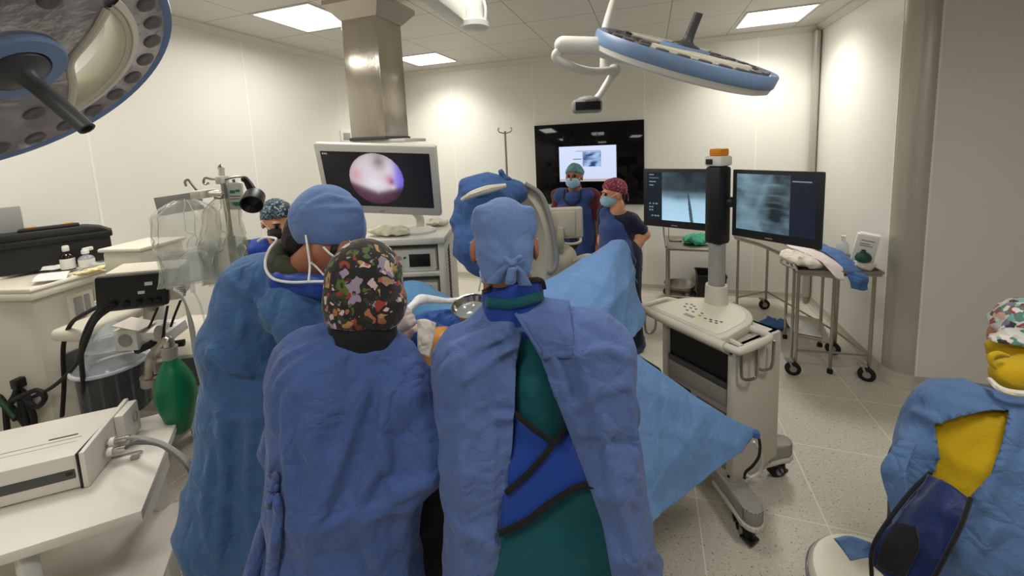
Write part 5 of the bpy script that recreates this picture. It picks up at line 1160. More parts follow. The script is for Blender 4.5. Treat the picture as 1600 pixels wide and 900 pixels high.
# patient: hip and thigh stained orange, body under the drapes
pf = uni([cap(D(690, 545, 1.66), D(700, 590, 1.66), .09, .11), cap(D(700, 570, 1.68), Fo(-.05, .03, .95), .11, .13), cap(Fo(-.05, .03, .95), Fo(LT*.75, .02, .96), .13, .12), cap(Fo(LT*.3, .02, .97), D(955, 420, 2.14), .08, .06), cap(D(955, 420, 2.14), Fo(LT*.95, .05, .9), .06, .05)], .05)
lo, hi = bbox([D(690, 545, 1.66), D(700, 600, 1.66), Fo(-.05, .03, .95), Fo(LT*.95, 0, .9), D(955, 420, 2.14)], .17)
o = field('person', pf, lo, hi, .016, IODINE); tag(o, 'patient lying under blue drapes, an orange iodine-stained patch of skin showing between them', 'person'); recenter(o)
o = patch('patient_drape', [[D(*p) for p in row] for row in [[(755, 560, 2.15), (820, 520, 2.25), (870, 470, 2.3), (910, 430, 2.33), (955, 400, 2.35), (985, 410, 2.36), (1000, 440, 2.36)],
                            [(755, 515, 1.97), (820, 455, 2.05), (862, 430, 2.08), (905, 402, 2.12), (950, 376, 2.16), (977, 370, 2.17), (988, 392, 2.16)],
                            [(755, 540, 1.82), (820, 490, 1.88), (870, 460, 1.9), (920, 437, 1.93), (962, 425, 1.98), (988, 432, 2.05), (1000, 452, 2.12)],
                            [(755, 600, 1.68), (820, 545, 1.74), (870, 530, 1.75), (920, 515, 1.78), (960, 505, 1.84), (990, 500, 1.93), (1012, 497, 2.04)],
                            [(755, 690, 1.57), (820, 620, 1.64), (870, 620, 1.63), (915, 605, 1.66), (950, 580, 1.72), (975, 552, 1.8), (992, 528, 1.9)]]], DRAPE, 70, 80, .02, 8, 4, None, .004)
tag(o, 'light blue drape tented to a peak over the patient, before the woman in red cap', 'drape'); recenter(o)
dc = [[(915, 500, 1.72), (975, 540, 1.70), (1045, 588, 1.71), (1118, 640, 1.73), (1179, 671, 1.75)],
      [(915, 590, 1.56), (978, 608, 1.56), (1048, 640, 1.62), (1116, 668, 1.69), (1180, 677, 1.748)],
      [(915, 700, 1.40), (985, 715, 1.40), (1045, 712, 1.5), (1108, 705, 1.63), (1176, 684, 1.745)],
      [(930, 780, 1.33), (1000, 775, 1.34), (1042, 758, 1.45), (1102, 732, 1.6), (1172, 690, 1.74)],
      [(945, 850, 1.27), (1015, 820, 1.3), (1044, 795, 1.4), (1095, 757, 1.56), (1166, 697, 1.735)]]
o = patch('table_drape', [[D(*p) for p in r] for r in dc], DRAPE, 70, 80, .013, 7, 12, None, .004)
tag(o, 'large light blue drape stretched to a corner at the monitor cart', 'drape'); recenter(o)
k0 = D(1181, 678, 1.75); m = MB(); m.box(k0, (.03, .03, .03), bev=.008); o = m.build('drape_clip', DRAPED); tag(o, 'dark blue clip gathering the corner of the large drape at the cart', 'clip'); recenter(o)
cable('cable', [k0, D(1187, 690, 1.76), D(1186, 712, 1.8), D(1176, 728, 1.86), D(1165, 738, 1.9), D(1163, 748, 1.9)], .006, BLACKR, None, 'dark cable running from the drape corner clip down the monitor cart side', 'cable')
cable('cable', [D(1178, 690, 1.8), D(1190, 712, 1.84), D(1188, 735, 1.9), D(1174, 745, 1.92), D(1166, 742, 1.92)], .006, WHITE, None, 'white cable looping below the drape corner beside the cart body', 'cable')
db = [[(575, 470, 2.1), (640, 437, 2.1), (685, 452, 2.1), (730, 478, 2.12), (800, 500, 2.12)], [(575, 485, 1.98), (640, 452, 1.98), (690, 468, 1.98), (735, 488, 1.98), (800, 505, 1.98)], [(575, 520, 1.88), (645, 485, 1.88), (700, 492, 1.88), (745, 505, 1.88), (800, 520, 1.88)], [(575, 580, 1.8), (650, 540, 1.8), (700, 540, 1.8), (745, 545, 1.8), (800, 560, 1.8)]]
o = patch('instrument_drape', [[D(*p) for p in r] for r in db], cloth_mat('drape_cloth_sky', srgb(92, 146, 192), bump=.4, bscale=9), 44, 44, .012, 12, 5, None, .004)
tag(o, 'sky blue drape mound between the patterned cap and the equipment tower', 'drape'); recenter(o)
df = [[(600, 505, 1.80), (645, 488, 1.8), (700, 482, 1.8), (740, 488, 1.82), (800, 500, 1.82)], [(600, 530, 1.72), (640, 502, 1.7), (672, 495, 1.74), (720, 505, 1.76), (800, 530, 1.76)], [(595, 600, 1.62), (632, 560, 1.6), (654, 540, 1.60), (664, 600, 1.58), (720, 640, 1.56)], [(590, 700, 1.5), (630, 680, 1.48), (660, 660, 1.47), (690, 680, 1.46), (740, 720, 1.45)]]
o = patch('incision_drape', [[D(*p) for p in r] for r in df], cloth_mat('drape_film_royal', srgb(34, 82, 160), bump=.5, rough=.4, bscale=16), 44, 44, .014, 15, 6, None, .004)
tag(o, 'royal blue glossy drape around the orange skin of the patient', 'drape'); recenter(o)
o = patch('gauze_pad', [[D(652, 500, 1.60), D(664, 498, 1.6), D(680, 504, 1.58)], [D(652, 525, 1.57), D(664, 524, 1.56), D(677, 528, 1.55)], [D(653, 552, 1.55), D(664, 556, 1.53), D(670, 558, 1.52)]], LINEN, 20, 16, .006, 30, 2, None, .008)
tag(o, 'white gauze pad left of the orange skin patch', 'gauze'); recenter(o)
bw = np.array(D(737, 487, 1.66)); t = empty('steel_bowl', bw-(0, 0, .035), 'shiny steel bowl beside the orange skin of the patient, left of the centre surgeon', 'bowl')
m = MB(); m.lathe([(.001, -.03), (.035, -.03), (.062, -.005), (.078, .03), (.081, .031), (.074, .022), (.056, -.008), (.03, -.024), (.001, -.024)], bw, (.05, -.25, 1), n=40); m.build('bowl', CHROME, t)
m = MB(); m.lathe([(.001, .004), (.066, .004)], bw, (.05, -.25, 1), n=30); m.build('fluid', mat('bowl_water', srgb(170, 176, 176), .04, alpha=.5), t)
m = MB(); m.tube([D(612, 502, 1.5), D(632, 488, 1.54), D(646, 476, 1.58), D(657, 468, 1.62), D(675, 468, 1.66), D(700, 470, 1.7), D(735, 467, 1.74), D(766, 469, 1.78)], [.012, .012, .014, .021, .016, .011, .011, .009], n=12, smooth=6)
sh = m.build('camera_sheath', mat('sheath_film', srgb(240, 240, 240), .35, bump=1., bscale=45)); tag(sh, 'white wrinkled plastic sheath over the endoscope camera held by the gloved hand', 'camera sheath'); recenter(sh)
crumple('suction_pouch', D(652, 574, 1.40), np.array((.035, .03, .03)), mat('pouch_film', srgb(214, 210, 206), .2, alpha=.6, bump=1., bscale=30), 51, 'small clear crumpled pouch between the patterned cap and the centre surgeon', 'pouch', h=.007, ridge=.02)
sk_ = [[Fo(x, -.27-.01*math.sin(9*x), z) for x in np.linspace(-LT-.12, .1, 8)] for z in (.80, .6, .4, .2)]
o = patch('gap_fill_cloth', sk_, BLKCL, 24, 40, .01, 12, 7, None, .004); tag(o, 'black cloth sheet added to fill the dark gap at the near side of the operating table', 'cloth'); recenter(o)  # made-up black sheet, fills the dark gap between the two gowns
# ================================================================== people
def nz(v): v = np.array(v, float); return v/(np.linalg.norm(v)+1e-9)
UP = np.array((0, 0, 1.))
def axes(fwd, up=UP):
    f = nz(fwd); r = nz(np.cross(f, up)); u = np.cross(r, f); return np.stack([r, f, u], 1)      # columns: right, forward, up
def head_field(c, R, s=1.):
    P = lambda x, y, z: np.array(c)+R @ (np.array((x, y, z))*s)
    E = lambda p, r: ell(P(*p), np.array(r)*s, R)
    f = uni([E((0, -.012, .035), (.077, .097, .092)), E((0, .03, -.045), (.058, .066, .07))], .04)
    f = uni([f, E((0, .062, -.085), (.03, .028, .024))], .03)                                   # chin
    f2 = uni([f, cap(P(0, .09, .012), P(0, .112, -.028), .009*s, .014*s), E((0, .102, -.062), (.024, .012, .007)), E((0, .104, -.074), (.02, .011, .007)), E((.03, .082, .022), (.026, .012, .008)), E((-.03, .082, .022), (.026, .012, .008))], .012)
    eye = uni([E((.031, .1, .003), (.017, .012, .011)), E((-.031, .1, .003), (.017, .012, .011))], .004)
    g = lambda Q: -smin(-f2(Q), eye(Q)*1.+.004, .008)
    ears = uni([E((.08, -.008, -.012), (.011, .022, .034)), E((-.08, -.008, -.012), (.011, .022, .034))], .002)
    return uni([g, ears], .008), P, E
def hand_field(w, d, palm, side, curl=.5, spread=.1, s=1.):
    """w wrist, d pointing direction, palm normal of the palm, side +1 thumb on the right when looking along d with palm down"""
    d = nz(d); b = -nz(np.array(palm)-d*(np.array(palm) @ d)); x = np.cross(d, b)*side
    P = lambda a, l, h: np.array(w)+s*(x*a+d*l+b*h)
    fs = [cap(P(.0, -.03, 0), P(0, .01, 0), .026*s, .027*s)]
    bases = (.030, .010, -.011, -.029); lens = (.068, .077, .071, .055); palm_f = []
    for a in bases: palm_f.append(cap(P(a*.6, .015, 0), P(a, .078, 0), .0165*s, .0125*s))
    fing = []
    for a, L_, k in zip(bases, lens, range(4)):
        p = (a, .082, .0); ang = curl*.75; q = p
        for seg, rr in zip((.46, .30, .24), ((.0098, .0088), (.0088, .0078), (.0078, .0066))):
            n_ = (q[0]+a*spread*seg*L_*8, q[1]+L_*seg*math.cos(ang), q[2]-L_*seg*math.sin(ang)); fing.append(cap(P(*q), P(*n_), rr[0]*s, rr[1]*s)); q = n_; ang += curl*(1.0 if seg > .4 else .8)
    th = [(.022, .022, -.004), (.046, .048, -.014), (.052, .078, -.026-.01*curl), (.044, .102, -.036-.014*curl)]
    thf = [cap(P(*th[i]), P(*th[i+1]), s*(.0145, .0115, .0105)[i], s*(.0115, .0105, .008)[i]) for i in range(3)]
    return uni([uni(fs+palm_f, .012), uni(thf, .004)]+[uni(fing[3*k:3*k+3], .003) for k in range(4)], .004)
def multi(name, items, m_, parent=None):
    """several regions of one field meshed at their own fineness, kept in one mesh"""
    VV, QQ, n = [], [], 0
    for f, lo, hi, h in items:
        v, q = surfnet(f, lo, hi, h)
        for _ in range(1):
            s_ = np.zeros_like(v); c = np.zeros(len(v))
            for i in range(4): np.add.at(s_, q[:, i], v[q[:, (i+1) % 4]]+v[q[:, i-1]]); np.add.at(c, q[:, i], 2)
            v = .6*v+.4*s_/np.maximum(c, 1)[:, None]
        VV.append(v); QQ.append(q+n); n += len(v)
    return mesh_of(name, np.concatenate(VV), np.concatenate(QQ), m_, parent)
def hit(f, px, py, d0, d1, n=240):
    """first point of a field's surface along a sight line"""
    ds = np.linspace(d0, d1, n); r = ray(px, py); P = ORI+ds[:, None]*r; v = f(P); k = np.where(v < 0)[0]
    if not len(k): return P[n//2]
    i = k[0]
    if i == 0: return P[0]
    t = v[i-1]/(v[i-1]-v[i]); return P[i-1]+(P[i]-P[i-1])*t
def off(p, e): p = np.array(p); return p-nz(p-ORI)*e
def strip(name, f, pts, d0, d1, wd, m_, parent, lift=.004, thick=.004, n=60):
    """flat ribbon lying on a field along a line of sight-line points"""
    C_ = cr(np.array([(x, y) for x, y in pts], float), n); A = np.array([off(hit(f, x, y, d0, d1), lift) for x, y in C_])
    for _ in range(2): A[1:-1] = .5*A[1:-1]+.25*(A[:-2]+A[2:])
    t = np.gradient(A, axis=0); s_ = np.cross(t, A-ORI); s_ /= np.linalg.norm(s_, axis=1)[:, None]+1e-9
    W = np.interp(np.linspace(0, 1, n), np.linspace(0, 1, len(wd)), wd) if hasattr(wd, '__len__') else wd+np.zeros(n)
    return grid_mesh(name, np.stack([A-s_*W[:, None], A, A+s_*W[:, None]], 1), m_, parent, thick)
def fmesh(name, f, pts, pad, h, m_, parent, relax=1):
    lo, hi = bbox(pts, pad); return field(name, f, lo, hi, h, m_, parent, relax)
def shrink(f, e): return lambda P: f(P)+e
def clip_below(f, p, n):
    n = nz(n); return lambda P: np.maximum(f(P), -((P-np.array(p)) @ n))        # keeps the side n points to
def shoe(p, fwd, m_, parent):
    R = axes(fwd); P = lambda x, y, z: np.array((p[0], p[1], 0))+R @ np.array((x, y, z))
    f = uni([ell(P(0, .02, .045), (.045, .13, .05), R), ell(P(0, .1, .035), (.05, .07, .035), R), cap(P(0, -.06, .06), P(0, -.05, .12), .045, .045)], .03); g = lambda Q: np.maximum(f(Q), .002-Q[:, 2])
    fmesh('shoe', g, [P(0, .17, 0), P(0, -.12, .14), P(.06, 0, 0), P(-.06, 0, 0)], .03, .011, m_, parent)
def skeleton(c, R, neck, sL, sR, arms, pel, fwd, legs):
    """trunk, arms and legs of a body; arms = ((shoulder, elbow, wrist), ...), legs = ((hip, knee, ankle), ...)"""
    sh = (np.array(sL)+np.array(sR))/2
    tr = [cap(np.array(c)+R @ np.array((0, -.02, -.05)), neck, .052, .058), cap(neck, sh-(0, 0, .06), .06, .1), cap(sL, sR, .055), cap(sh-(0, 0, .12), pel, .12, .125), cap(np.array(sL)-(0, 0, .08), np.array(pel)+(np.array(sL)-sh)*.4, .09, .1), cap(np.array(sR)-(0, 0, .08), np.array(pel)+(np.array(sR)-sh)*.4, .09, .1)]
    f = uni(tr, .05); fl = []
    for s_, e, w in arms: fl += [cap(s_, e, .052, .042), cap(e, np.array(e)+(np.array(w)-e)*.35, .043, .041), cap(np.array(e)+(np.array(w)-e)*.35, w, .041, .027)]
    for h_, k, a in legs: fl += [cap(h_, k, .085, .055), cap(k, np.array(k)+(np.array(a)-k)*.35, .055, .056), cap(np.array(k)+(np.array(a)-k)*.35, a, .056, .036)]
    return uni([f]+fl, .035)
def make_person(label, c, gaze, neck, sL, sR, arms, pel, fwd, hands, skin=SKIN, up=UP, legs=None, hs=1., trousers=SCRUBN, shoes=BLACK, within=None, bare=()):
    """the body as one mesh: head, trunk, limbs and hands; trousers and shoes as children"""
    R = axes(gaze, up); hf, P, E = head_field(c, R, hs); fw = nz((fwd[0], fwd[1], 0)); rt = np.cross(fw, UP); pel = np.array(pel, float)
    if legs is None: legs = [(pel+rt*s_*.085+(0, 0, -.02), np.array((pel[0], pel[1], 0))+rt*s_*.1+fw*.02+(0, 0, .48*pel[2]/.92), np.array((pel[0], pel[1], 0))+rt*s_*.11-fw*.02+(0, 0, .09)) for s_ in (-1, 1)]
    sk = skeleton(c, R, np.array(neck), np.array(sL), np.array(sR), arms, pel, fwd, legs)
    full = uni([hf, sk], .02)
    pts = [np.array(sL), np.array(sR), pel]+[np.array(q) for a in arms for q in a]+[np.array(q) for a in legs for q in a]
    zt = neck[2]+.02; lo, hi = bbox(pts, .14); hi[2] = max(zt, max(np.array(a)[:, 2].max() for a in arms)+.06)
    ok = [cap(c, np.array(neck)-(0, 0, .03), .07)]+[cap(np.array(w)-nz(d)*.02, np.array(w)+nz(d)*.15, .05) for w, d, _, _, _ in hands]+[cap(p, q, r) for p, q, r in bare]
    def inside(Q, e):
        if within is None: return -np.ones(len(Q))
        v = within(Q)+e
        for g in ok: v = np.minimum(v, g(Q))
        return np.where(Q[:, 2] < .5, -1., v)
    body = lambda Q: np.maximum(np.maximum(full(Q), inside(Q, .014)), np.where(np.linalg.norm(Q-np.array(c), axis=1) < .135*hs, .135*hs-np.linalg.norm(Q-np.array(c), axis=1), -1.))
    ft = [cap(np.array(a), np.array((a[0], a[1], .03))+fw*.1, .035, .03) for _, _, a in legs]
    bf = uni([body]+ft, .01); lo[2] = 0
    hd = lambda Q: np.maximum(full(Q), np.minimum(inside(Q, .014), np.linalg.norm(Q-np.array(c), axis=1)-.14*hs)) if within is not None else full(Q)
    items = [(hd, np.array(c)-.17*hs, np.array(c)+.17*hs, .0075), (bf, lo, hi, .017)]
    for (w, d, palm, side, curl) in hands:
        hfld = hand_field(w, d, palm, side, curl); q = np.array(w)+nz(d)*.07; items.append((hfld, q-.13, q+.13, .0045))
    o = multi('person', items, skin); tag(o, label, 'person'); vs = np.array([v.co[:] for v in o.data.vertices]); b = V((pel[0], pel[1], max(0, vs[:, 2].min()))); o.data.transform(Matrix.Translation(-b)); o.location = b
    if trousers is not None:
        tf0 = folds(uni([cap(pel+(0, 0, .03), pel-(0, 0, .02), .15, .15)]+[q for h_, k, a in legs for q in (cap(h_, k, .108, .082), cap(k, np.array(a)+(0, 0, .02), .082, .075))], .05), [], .008, 18, 4)
        tf = lambda Q: np.maximum(tf0(Q), inside(Q, .009))
        fmesh('trousers', tf, [q for l in legs for q in l]+[pel], .17, .015, trousers, o)
    for _, _, a in legs: shoe(a-fw*.0, fw, shoes, o)
    return o, hf, P, E, R
def glove(parent, w, d, palm, side, curl, m_=None):
    f = hand_field(w, d, palm, side, curl); g = uni([f, cap(np.array(w)-nz(d)*.1, np.array(w)+nz(d)*.01, .036, .029)], .012); q = np.array(w)+nz(d)*.05
    field('surgical_glove', shrink(g, -.0018), q-.15, q+.15, .0042, m_ or GLOVE, parent)
def eyes(P, parent, s=1.):
    for sx in (-1, 1):
        MB().sph(P(sx*.031, .087, .004), .0125*s, 14).build('eye', EYE, parent)
        MB().tube([P(sx*.014, .104, .022), P(sx*.032, .104, .027), P(sx*.052, .09, .02)], [.003, .004, .002], n=6, smooth=4).build('eyebrow', HAIR, parent)
def face_mask(P, E, R, parent, m_, c, s=1.):
    f = uni([E((0, .072, -.05), (.058, .05, .055)), E((0, .04, -.06), (.069, .07, .05))], .03)
    top = lambda Q: (Q-P(0, 0, -.008)) @ R[:, 2]-.12*((Q-P(0, .1, 0)) @ R[:, 1])
    g = lambda Q: np.maximum(np.maximum(f(Q)-.002*np.sin(((Q-np.array(c)) @ R[:, 2])*330), -((Q-P(0, .0, 0)) @ R[:, 1])+.005), top(Q))
    o = fmesh('face_mask', g, [np.array(c)], .16*s, .006, m_, parent)
    for sx in (-1, 1): MB().tube([P(sx*.062, .06, -.022), P(sx*.08, .02, -.0), P(sx*.088, -.012, .012)], .002, n=6, smooth=4).build('ear_loop', WHITE, o)
    return o
def scrub_cap(P, E, R, parent, m_, c, puff=1., seed=0, tilt=.0, back=0., h=.007, amp=.006):
    f = folds(uni([E((0, -.014, .045), np.array((.086, .106, .094))*puff), E((0, -.05, .03), np.array((.082, .08, .085))*puff)], .03), [], amp, 26, seed, .002)
    n = R @ nz((0, -.42+tilt, 1)); g = clip_below(f, P(0, .07, .046-back), n); return fmesh('surgical_cap', g, [np.array(c)], .18, h, m_, parent)

# ---- pattern cloths
def blotch(name, base, cols, scale=38, dens=.5):
    m = cloth_mat(name, base, bump=.2, crinkle=.1); nt = m.node_tree; N = nt.nodes; L = nt.links; b = N['Principled BSDF']; tc = N.new('ShaderNodeTexCoord')
    n0 = N.new('ShaderNodeTexNoise'); n0.inputs['Scale'].default_value = 22; L.new(tc.outputs['Object'], n0.inputs['Vector'])
    ad = N.new('ShaderNodeMixRGB'); ad.blend_type = 'LINEAR_LIGHT'; ad.inputs[0].default_value = .03; L.new(tc.outputs['Object'], ad.inputs[1]); L.new(n0.outputs['Color'], ad.inputs[2])
    cur = None
    for k, (sc, th) in enumerate(((scale, dens), (scale*1.9, dens*.8))):
        v = N.new('ShaderNodeTexVoronoi'); v.inputs['Scale'].default_value = sc; v.inputs['Randomness'].default_value = 1; L.new(ad.outputs[0], v.inputs['Vector'])
        sp = N.new('ShaderNodeSeparateColor'); L.new(v.outputs['Color'], sp.inputs[0])
        r = N.new('ShaderNodeValToRGB'); r.color_ramp.interpolation = 'CONSTANT'
        el = r.color_ramp.elements
        while len(el) < len(cols): el.new(.5)
        for i, cc in enumerate(cols): el[i].position = i/len(cols); el[i].color = (*cc, 1)
        L.new(sp.outputs[0], r.inputs[0])
        lt = N.new('ShaderNodeMath'); lt.operation = 'LESS_THAN'; L.new(v.outputs['Distance'], lt.inputs[0]); mu = N.new('ShaderNodeMath'); mu.operation = 'MULTIPLY'; mu.inputs[1].default_value = th; L.new(sp.outputs[1], mu.inputs[0]); L.new(mu.outputs[0], lt.inputs[1])
        mx = N.new('ShaderNodeMixRGB'); L.new(lt.outputs[0], mx.inputs[0]); L.new(r.outputs[0], mx.inputs[2])
        if cur is None: mx.inputs[1].default_value = (*base, 1)
        else: L.new(cur, mx.inputs[1])
        cur = mx.outputs[0]
    L.new(cur, b.inputs['Base Color']); return m
FLOR = blotch('dark_patterned_cotton', srgb(34, 34, 32), [srgb(44, 48, 42), srgb(200, 184, 170), srgb(140, 56, 42), srgb(50, 52, 46), srgb(176, 140, 90), srgb(40, 40, 36), srgb(150, 134, 156), srgb(170, 100, 76), srgb(60, 58, 46), srgb(84, 100, 52), srgb(48, 46, 44), srgb(206, 176, 180)], 30, .85)
FLOR2 = blotch('pale_patterned_cotton', srgb(206, 206, 200), [srgb(120, 176, 160), srgb(60, 60, 66), srgb(226, 214, 210), srgb(150, 70, 58), srgb(200, 190, 180), srgb(130, 120, 150), srgb(90, 130, 120), srgb(214, 170, 160)], 26, 1.1)
FLORR = blotch('red_patterned_cotton', srgb(118, 30, 54), [srgb(170, 84, 108), srgb(100, 26, 48), srgb(200, 140, 150)], 90, .7)
FLORD = blotch('navy_patterned_cotton', srgb(36, 50, 66), [srgb(88, 110, 126), srgb(26, 36, 50), srgb(150, 168, 176)], 55, .8)
FLORM = blotch('mint_patterned_cotton', srgb(84, 138, 140), [srgb(140, 180, 176), srgb(66, 112, 116)], 90, .6)

# ------------------------------------------------------------------ surgeon in the middle, seen from behind, gown open
def centre_surgeon():
    c = np.array(D(788, 385, 1.08)); gz = nz(D(730, 470, 1.7)-c); gz = nz(gz*(1, 1, 1)+np.array((.25, 0, 0)))
    prims = lambda e: [cap(D(731, 552, 1.09), D(800, 512, 1.08), .083-e, .088-e), cap(D(800, 512, 1.08), D(922, 533, 1.06), .088-e, .09-e), cap(D(737, 580, 1.04), D(742, 720, 1.01), .105-e, .088-e), cap(D(742, 720, 1.01), D(742, 930, .99), .085-e, .08-e), cap(D(832, 600, 1.06), D(855, 930, 1.01), .115-e, .125-e), cap(D(930, 562, 1.04), D(945, 720, 1.01), .095-e, .094-e), cap(D(945, 720, 1.01), D(972, 930, .98), .09-e, .1-e)]
    low = D(860, 930, 1.0); dn = lambda p, z: np.array((p[0], p[1], z))
    lower = lambda e: [cap(D(742, 930, .99), dn(D(742, 930, .99), .42), .08-e, .09-e), cap(D(972, 930, .98), dn(D(960, 930, 1.0), .42), .1-e, .1-e), cap(low, dn(low, .42), .125-e, .14-e)]
    eL, wL, eR, wR = D(700, 640, 1.22), D(745, 560, 1.5), D(960, 640, 1.2), D(800, 560, 1.5)
    slv = [cap(D(724, 565, 1.08), eL, .08, .07), cap(eL, wL, .07, .05), cap(D(938, 560, 1.06), eR, .085, .07), cap(eR, wR, .07, .05)]
    outer0 = uni(prims(0)+lower(0)+slv, .045)
    S = lambda *pts: [hit(outer0, x, y, .7, 1.3) for x, y in pts]
    fl = [(S((700, 545), (760, 520), (806, 500)), .012, .012), (S((690, 580), (740, 545), (800, 520)), .012, .010), (S((720, 600), (770, 560), (812, 540)), .012, .009), (S((680, 640), (720, 655), (790, 640)), .014, -.010), (S((700, 655), (745, 650), (800, 655)), .012, .009),
          (S((850, 520), (880, 600), (905, 680)), .012, .014), (S((870, 500), (905, 560), (925, 640)), .012, .010), (S((900, 560), (950, 545), (985, 560)), .012, .012), (S((890, 640), (940, 610), (985, 600)), .012, .013), (S((905, 700), (950, 690), (995, 700)), .012, -.01), (S((940, 640), (960, 760), (1000, 890)), .016, .012), (S((985, 590), (992, 660), (1000, 720)), .012, .014), (S((720, 700), (725, 800), (715, 895)), .014, .010), (S((765, 680), (770, 790), (765, 895)), .014, .009), (S((700, 805), (740, 840), (780, 855)), .012, .011), (S((930, 780), (970, 770), (1015, 790)), .012, .010), (S((975, 880), (1010, 870), (1040, 880)), .012, .012)]
    outer = folds(outer0, fl, .0075, 15, 21, .003)
    inner0 = uni(prims(.03)+lower(.03)+[cap(D(895, 720, 1.03), D(915, 930, 1.0), .07, .08), cap(D(790, 720, 1.03), D(795, 930, 1.0), .07, .08), cap(D(900, 930, 1.0), dn(D(900, 930, 1.0), .42), .08, .1)], .05); inner = folds(inner0, [], .006, 14, 3, .003)
    o, hf, P, E, R = make_person('surgeon in an open blue gown over teal scrubs, seen from behind in the centre', c, gz, D(797, 462, 1.08), D(715, 540, 1.1), D(925, 530, 1.08), [(D(715, 540, 1.1), eL, wL), (D(925, 530, 1.08), eR, wR)], dn(D(856, 850, 1.01), .93), (-.1, 1, 0), [(wL, D(735, 545, 1.65)-wL, (0, 0, -1), 1, .6), (wR, D(775, 545, 1.65)-wR, (0, 0, -1), -1, .6)], SKIND, trousers=SCRUBG, within=shrink(uni([inner]+[cap(D(715, 560, 1.08), eL, .07, .06), cap(eL, wL, .06, .045), cap(D(938, 560, 1.06), eR, .07, .06), cap(eR, wR, .06, .045)], .03), 0))
    glove(o, wL, D(735, 545, 1.65)-wL, (0, 0, -1), 1, .6); glove(o, wR, D(775, 545, 1.65)-wR, (0, 0, -1), -1, .6)
    bp = [D(640, 480, 1.0), D(1060, 940, .9), D(700, 640, 1.25), D(800, 560, 1.55), D(960, 500, 1.2)]; lo, hi = bbox(bp, .12); lo[2] = .4
    poly = [(816, 517), (806, 568), (803, 644), (796, 747), (788, 818), (785, 900), (780, 1100), (1000, 1100), (956, 900), (941, 818), (916, 747), (885, 665), (865, 614), (842, 550), (824, 522)]
    cut_cloth('surgical_gown', outer, lo, hi, .008, GOWNC, o, poly, False, relax=0)
    li, hi2 = bbox([D(740, 520, 1.08), D(960, 930, 1.0), D(720, 900, .85), D(960, 900, .85)], .12); li[2] = .45
    field('scrub_top', inner, li, hi2, .011, SCRUBG, o)
    b1 = [(800, 640), (831, 668), (866, 690), (829, 736), (793, 770)]; b2 = [(868, 690), (886, 662), (930, 745), (935, 758), (905, 760), (860, 787), (824, 815), (780, 835), (785, 775), (829, 740)]
    for q in (b1, b2): cut_cloth('lead_apron_strap', shrink(inner0, -.008), li, hi2, .011, LEADB, o, q, True, .006)
    for pts in ([(800, 642), (831, 668), (866, 692)], [(888, 662), (865, 694), (829, 736), (790, 771)], [(940, 760), (905, 760), (860, 786), (824, 813), (780, 834)]):
        strip('strap_edging', shrink(inner0, -.014), pts, .75, 1.2, .0065, BLKCL, o, .002, .005)
    # overlapping collar corner of the gown
    q = lambda x, y, e=.008: off(hit(outer0, x, y, .8, 1.3), e)
    o2 = patch('gown_collar', [[q(803, 488, .012), q(838, 464, .01), q(890, 468)], [q(815, 507, .014), q(848, 490, .012), q(893, 495)], [q(826, 527, .012), q(856, 520, .01), q(896, 525)], [q(846, 562), q(868, 560), q(900, 560, .004)]], GOWNC, 30, 26, .005, 26, 4, o, .003)
    strip('gown_hem', outer0, [(806, 490), (822, 515), (845, 552)], .8, 1.3, .004, GOWNC, o, .016)
    # thick collar of the thyroid shield
    n0, n1 = D(800, 485, 1.07), D(802, 440, 1.085); nt_ = nz(D(848, 436, 1.03)-D(756, 452, 1.06)); ntop = nz(np.cross(np.cross(nt_, UP), nt_)+nz(CM[2])*.25)
    ncol0 = lambda Q: np.maximum(cap(n0-(0, 0, .01), n1+(0, 0, .1), .084, .078)(Q), (Q-D(803, 441, 1.0)) @ ntop)
    ncol = folds(ncol0, [], .003, 20, 2)
    fmesh('shield_collar', ncol, [n0, n1, n0-(0, 0, .05)], .1, .008, LEADB, o)
    strip('collar_edging', ncol, [(755, 456), (775, 447), (804, 441), (829, 437), (846, 438), (851, 452)], .88, 1.2, .0055, BLKCL, o, .004, .006)
    strip('scrub_neck', ncol, [(760, 472), (800, 474), (848, 462)], .85, 1.2, .012, SCRUBG, o, .003, .006)
    # tied cap: tall crown, tapered tails and knot at the back
    fc = uni([cap(D(768, 350, 1.07), D(808, 350, 1.07), .05, .05), cap(D(768, 395, 1.08), D(808, 398, 1.08), .053, .054), cap(D(773, 395, 1.03), D(780, 430, 1.02), .05, .046), cap(D(803, 395, 1.03), D(810, 430, 1.02), .05, .042), cap(D(751, 331, 1.06), D(756, 350, 1.06), .022, .03), cap(D(826, 332, 1.06), D(822, 350, 1.06), .022, .03)], .022)
    S2 = lambda *pts: [hit(fc, x, y, .9, 1.2) for x, y in pts]
    fc2 = folds(fc, [(S2((752, 340), (765, 380), (797, 412)), .006, .007), (S2((835, 340), (832, 380), (805, 412)), .006, .007), (S2((795, 345), (794, 405)), .005, -.004), (S2((745, 380), (770, 405), (795, 416)), .008, .006), (S2((750, 330), (790, 322), (832, 330)), .006, .005)], .004, 22, 5, .002)
    capn = nz((0, -.3, 1.0)); sk0 = ell(P(0, -.012, .035), (.077, .099, .094), R); g = clip_below(uni([fc2, sk0], .012), D(788, 440, .985), capn)
    fmesh('surgical_cap', g, [c], .2, .0065, CAPB, o)
    kf = D(801, 411, .962)
    k = folds(uni([ell(kf, (.018, .014, .013)), cap(kf, D(812, 404, .96), .009, .012), cap(kf, D(790, 406, .96), .009, .011)], .008), [], .004, 60, 2); fmesh('cap_knot', k, [kf], .06, .005, CAPB, o)
